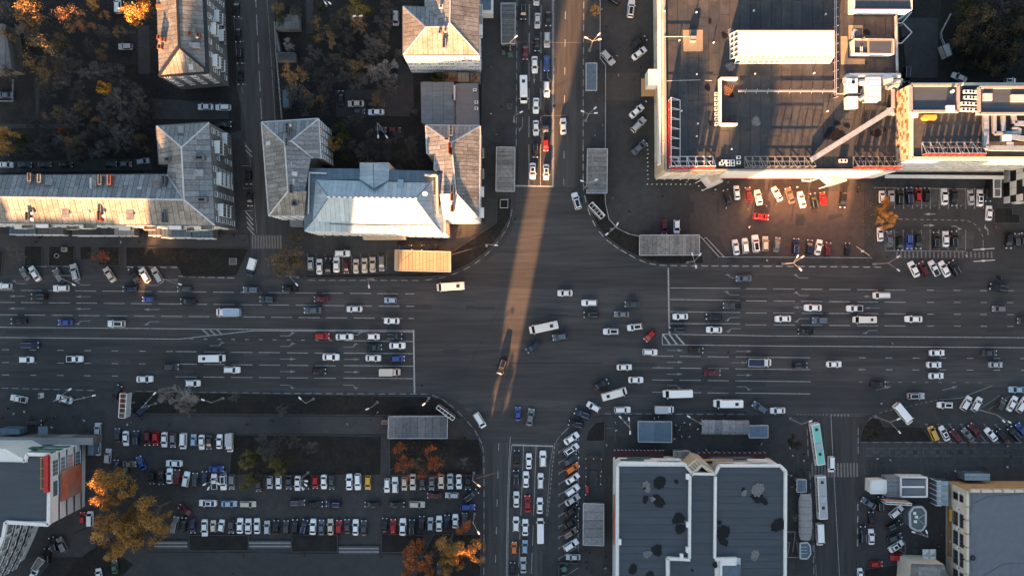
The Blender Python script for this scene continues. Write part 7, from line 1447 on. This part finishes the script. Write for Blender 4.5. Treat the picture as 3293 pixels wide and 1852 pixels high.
KT = dict(gb=('leaf', (.50, .27, .075), 'bright golden-leaved tree'), go=('leaf', (.34, .18, .055), 'golden-brown leafy tree'), gs=('sparse', (.36, .2, .07), 'thinly leaved golden tree'), ob=('sparse', (.36, .17, .08), 'orange-twigged tree'), rd=('sparse', (.46, .11, .03), 'red-leaved autumn tree'), ro=('leaf', (.38, .13, .045), 'russet leafy tree'), gr=('leaf', (.055, .06, .02), 'olive green leafy tree'), dg=('leaf', (.040, .038, .024), 'dark leafy tree'), ol=('leaf', (.15, .125, .04), 'olive-yellow leafy tree'), ba=('bare', (.15, .141, .132), 'bare grey tree'), bd=('bare', (.105, .097, .088), 'dark bare tree'), bl=('bare', (.27, .255, .24), 'pale bare tree'), br=('sparse', (.19, .125, .055), 'brown thinly leaved tree'), pp=('pop', (.5, .26, .04), 'slim golden poplar'), pg=('pop', (.12, .11, .03), 'slim green poplar'))
FL = []
TD = '''in the upper left courtyard|00|1320,60,165,gb 890,15,70,gb 330,90,170,gs 240,40,110,gs 690,140,150,ob 830,250,85,ob 1020,150,60,ob 380,500,180,br 90,120,130,ba 250,230,120,br 620,640,160,bd 880,680,130,ba 1090,690,120,ba 1030,860,70,pp 1120,1010,160,ba 1330,1000,140,ba 1500,1030,110,bd 800,1030,90,br 930,1190,65,gs 1090,1215,55,gs 1270,1180,100,ba 900,1290,120,bd 1150,1350,140,ba 600,1310,60,rd 40,1360,130,gb 230,1390,95,gr 560,460,120,br 1260,1340,110,ba 740,880,110,bd 450,700,130,br 1440,140,90,br 680,560,110,bd 220,600,90,bd 300,320,130,ba 130,330,110,br 520,300,110,bd 560,780,120,ba 1180,780,110,bd 1000,500,90,br 420,880,120,bd 330,1180,110,bd 560,1150,110,br 700,1180,110,ba 1010,1100,110,ba 1400,1180,100,bd 1250,880,110,ba 860,460,90,bd 740,1380,110,br 1050,1280,110,ba 1380,900,90,bd 60,700,100,bd 1180,300,80,br 960,300,90,bd 480,1320,100,bd 1380,1400,90,br
behind the long apartment block|10|750,60,140,bd 950,60,120,ba 1150,90,110,bd 420,40,110,bd 250,70,110,bd 600,30,110,ba 820,110,100,bd 1080,20,100,bd 1300,60,90,bd
on the strips below the long block|10|110,1110,110,ba 880,1110,80,ba 980,1120,70,rd 1650,1120,60,bd 1800,1090,70,bd
in the middle courtyard|01|1020,50,85,pg 1090,110,70,gr 640,70,50,gr 350,750,140,gs 420,930,150,ba 560,960,100,gs 480,1020,110,ba 330,430,70,bl 700,380,110,br 590,390,55,gr 780,600,110,bd 1150,400,110,ba 1220,490,110,ba 1290,660,105,bl 1130,740,110,bl 1290,860,110,ba 830,1250,75,gr 770,1400,85,gb 850,1370,90,gr 640,730,100,bd 200,60,80,br 750,780,90,bd 1000,1160,70,bd 1560,1090,40,ba 1330,780,90,bl 900,120,90,br 250,180,60,gr 1280,80,100,bd 500,640,80,ba 820,150,100,bd 1040,240,100,br 900,320,100,bd 780,270,90,bd 1250,200,100,ba 1010,640,110,br 900,700,110,bd 680,880,100,bd 1000,800,100,ba 1180,960,90,br 1100,560,110,ba 580,500,90,ba 880,480,90,bd 1400,560,80,ba 400,120,80,bd 640,250,90,br 1220,320,90,ba 950,1180,80,bd 660,1080,80,bd
behind the white apartment block|01|1780,760,75,gr
in the civic building yard|11|1080,100,130,bd 1400,160,100,bd 1250,60,110,bd 1180,150,90,bd 960,60,90,bd 1560,180,90,bd 1350,-60,100,bd 1150,-40,100,bd 1500,60,120,bd 900,130,60,gr
by the crosswalk corner|11|300,1100,170,br 330,1090,90,ba 420,960,90,br 260,1220,80,br 440,1150,90,br
on the forecourt west of the mall|02|822,100,52,gb
in the grove behind the tiled office|03|2050,180,160,br 2200,400,180,dg 2400,200,170,bd 2450,560,140,bd 2030,590,120,dg 2330,730,80,bd 1940,90,100,gr 1950,420,110,br 2250,90,140,bd 2480,380,120,dg 2150,620,110,bd 2300,300,150,dg 2120,320,150,br 2350,560,140,br 2050,440,130,dg 2480,250,130,br 2250,250,130,dg 2400,480,140,dg 2140,480,130,dg 2200,620,120,br 1990,250,110,br 2480,60,140,dg 2100,50,130,dg
on the edge of the numbered car park|13|1150,605,90,go 1200,745,95,gb 1100,690,55,gr
on the lower left boulevard strip|20|1720,1090,170,bl 1600,1040,100,bl 1790,1180,110,ba 2270,1060,70,ba
on the lower left boulevard strip|21|260,1190,75,ba
between white-walled block and lot|30|970,600,160,gb 1180,580,150,go 1130,480,90,go 1120,740,120,go 1500,820,180,go 1080,1010,170,gb 1250,1050,150,gb 1400,1010,160,go 1560,960,110,go 1000,960,90,gb 1120,1190,110,gb 1040,1110,90,ob 1300,880,110,go
on the lawns of the lower left lot|30|2400,330,95,ol 2390,520,95,ol 2480,250,80,gr
on the lawns of the lower left lot|31|200,400,100,ol 15,490,70,gr 300,350,60,gr 520,220,90,ba 120,190,140,bd 250,130,110,bd 400,150,90,bd
under the weathered pavilion|31|1430,230,80,rd 1480,400,110,rd 1700,250,80,rd 1780,390,95,rd 1610,450,55,rd 1560,330,70,br 2005,130,52,gr 2020,370,75,ba 2100,380,60,bd
by the south street, bottom left|31|1570,1270,140,ro 1570,1160,80,rd 1470,1370,90,ro 1640,1390,100,ro 1900,1130,140,go 1940,1220,120,go 2140,1210,105,go 2010,960,85,ro 1860,1340,100,go 1980,1310,80,go
on the pavement by the market street|33|310,155,72,dg 315,890,28,bl
on the lower right island|33|1060,50,80,dg'''
for ln in TD.split('\n'):
    pl_, rc, it = ln.split('|')
    for q in it.split(' '):
        x, y, r, k = q.split(','); r = float(r) * TS * GS * 1.08; typ, col, desc = KT[k]; H = (r * 1.9 + 2.5) if typ != 'pop' else r * 5 + 2; H = min(H * (1.25 if k in ('gb', 'go') and r > 3 else 1), 19 if typ == 'pop' else 17)
        p = TW(rc, float(x), float(y), H * .68); a = rnd.randrange(3); tm = TM[f'{typ}{a}']; t = thing('tree' if r > 1.6 else 'shrub', 'tree' if r > 1.6 else 'shrub', None, (p.x, p.y, 0), rnd.uniform(.1, 6.2), group=pl_.replace('in the', 'trees in the', 1) if pl_.startswith('in the') else 'trees ' + pl_)
        t.scale = (r, r, H / 2); j = rnd.uniform(.85, 1.15); cj = tuple(c * j for c in col); bk = (.10, .09, .08) if typ != 'bare' else cj
        obj('trunk', tm[0], t, color=bk); obj('twigs', tm[1], t, color=bk if k not in ('ob', 'gs', 'gb') else (.22, .14, .08))
        if tm[2]: obj('crown', tm[2], t, color=cj)
        if k in ('gb', 'go', 'rd', 'ro', 'gs', 'ol'):
            for i in range(90):
                d_ = r * rnd.uniform(.2, 1.7); a_ = rnd.uniform(0, 6.28); FL.append((p.x + d_ * math.cos(a_), p.y + d_ * math.sin(a_)))
        sz = 'large ' if r > 4 else 'small ' if r < 2.3 else ''
        later(t, sz + desc, pl_, p)
# dry grass on the beds and lawns, fallen leaves
gm = MB()
for pts in BED:
    xs = [p.x for p in pts]; ys = [p.y for p in pts]; ar = (max(xs) - min(xs)) * (max(ys) - min(ys))
    if max(xs) - min(xs) > 160 or ar > 4000: continue
    for i in range(int(min(1500, ar * 2.2))):
        x, y = rnd.uniform(min(xs), max(xs)), rnd.uniform(min(ys), max(ys)); ins = False
        for a in range(len(pts)):
            p, q = pts[a], pts[a - 1]
            if (p.y > y) != (q.y > y) and x < (q.x - p.x) * (y - p.y) / (q.y - p.y) + p.x: ins = not ins
        if ins: s = rnd.uniform(.06, .2); a = rnd.uniform(0, 6.28); gm.add([(x - s * math.cos(a), y - s * math.sin(a), .14), (x + s * math.cos(a), y + s * math.sin(a), .14), (x + rnd.uniform(-.1, .1), y + rnd.uniform(-.1, .1), .2 + rnd.uniform(.05, .25))], [(0, 1, 2)])
lf = MB()
for x, y in FL: a = rnd.uniform(0, 6.28); s = rnd.uniform(.07, .17); c_, s_ = math.cos(a) * s, math.sin(a) * s; z = .2 + rnd.uniform(0, .03); lf.add([(x - c_, y - s_, z), (x + s_ * .6, y - c_ * .6, z + .01), (x + c_, y + s_, z), (x - s_ * .6, y + c_ * .6, z + .02)], [(0, 1, 2, 3)])
o = lf.build('fallen_leaves', mat('fallen_leaf', (.2, .10, .035), .9, noise=.5, scale=3)); o['kind'] = 'stuff'
o = gm.build('dry_grass', 'grass'); o['kind'] = 'stuff'
# ================================================================ LABELS
ORD = ['first', 'second', 'third', 'fourth', 'fifth', 'sixth', 'seventh', 'eighth', 'ninth', 'tenth', 'eleventh', 'twelfth', 'thirteenth', 'fourteenth', 'fifteenth', 'sixteenth', 'seventeenth', 'eighteenth', 'nineteenth', 'twentieth'] + ['twenty-' + o for o in ('first', 'second', 'third', 'fourth', 'fifth', 'sixth', 'seventh', 'eighth', 'ninth')] + ['thirtieth']
by = {}
for e in PENDING: by.setdefault((e[2], e[0]['category'] in ('person', 'tree', 'shrub', 'street lamp')), []).append(e)
used = set()
for key, L_ in by.items():
    xs = [e[3].x for e in L_]; ys = [e[3].y for e in L_]; hor = (max(xs) - min(xs)) >= (max(ys) - min(ys)); sk = (lambda e: e[3].x) if hor else (lambda e: -e[3].y); L_.sort(key=sk); n = len(L_)
    cnt = {}
    for e in L_: cnt[e[1]] = cnt.get(e[1], 0) + 1
    iscar = not key[1]; nb = {}
    for i, e in enumerate(L_):
        nb[i] = (L_[i - 1][1] if i else None, L_[i + 1][1] if i < n - 1 else None)
    for i, e in enumerate(L_):
        d, pl_ = e[1], e[2]
        if cnt[d] == 1: lab = f'{d} {pl_}'
        else:
            lab = None; a, c = nb[i]; rowlike = pl_.split(' ')[1:2] and any(w in pl_ for w in ('row', 'bays', 'slanted', 'small lot', 'behind the long'))
            if rowlike and a and c and sum(1 for j in range(n) if L_[j][1] == d and nb[j] == nb[i]) == 1 and 'dark roof' not in a + c:
                lab = f'{d} between {a} and {c} {pl_}'
                if len(lab.split()) > 16: lab = None
            if lab is None:
                same = [j for j in range(n) if L_[j][1] == d]; k = same.index(i); side = 'the left' if hor else 'the top'
                o_ = {0: ('leftmost' if hor else 'topmost'), len(same) - 1: ('rightmost' if hor else 'lowest')}.get(k)
                lab = f'{o_} {d} {pl_}' if o_ else f'{ORD[min(k,29)]} {d} from {side} {pl_}'
        if len(lab.split()) < 4: lab += ' of the picture'
        e[0]['label'] = lab
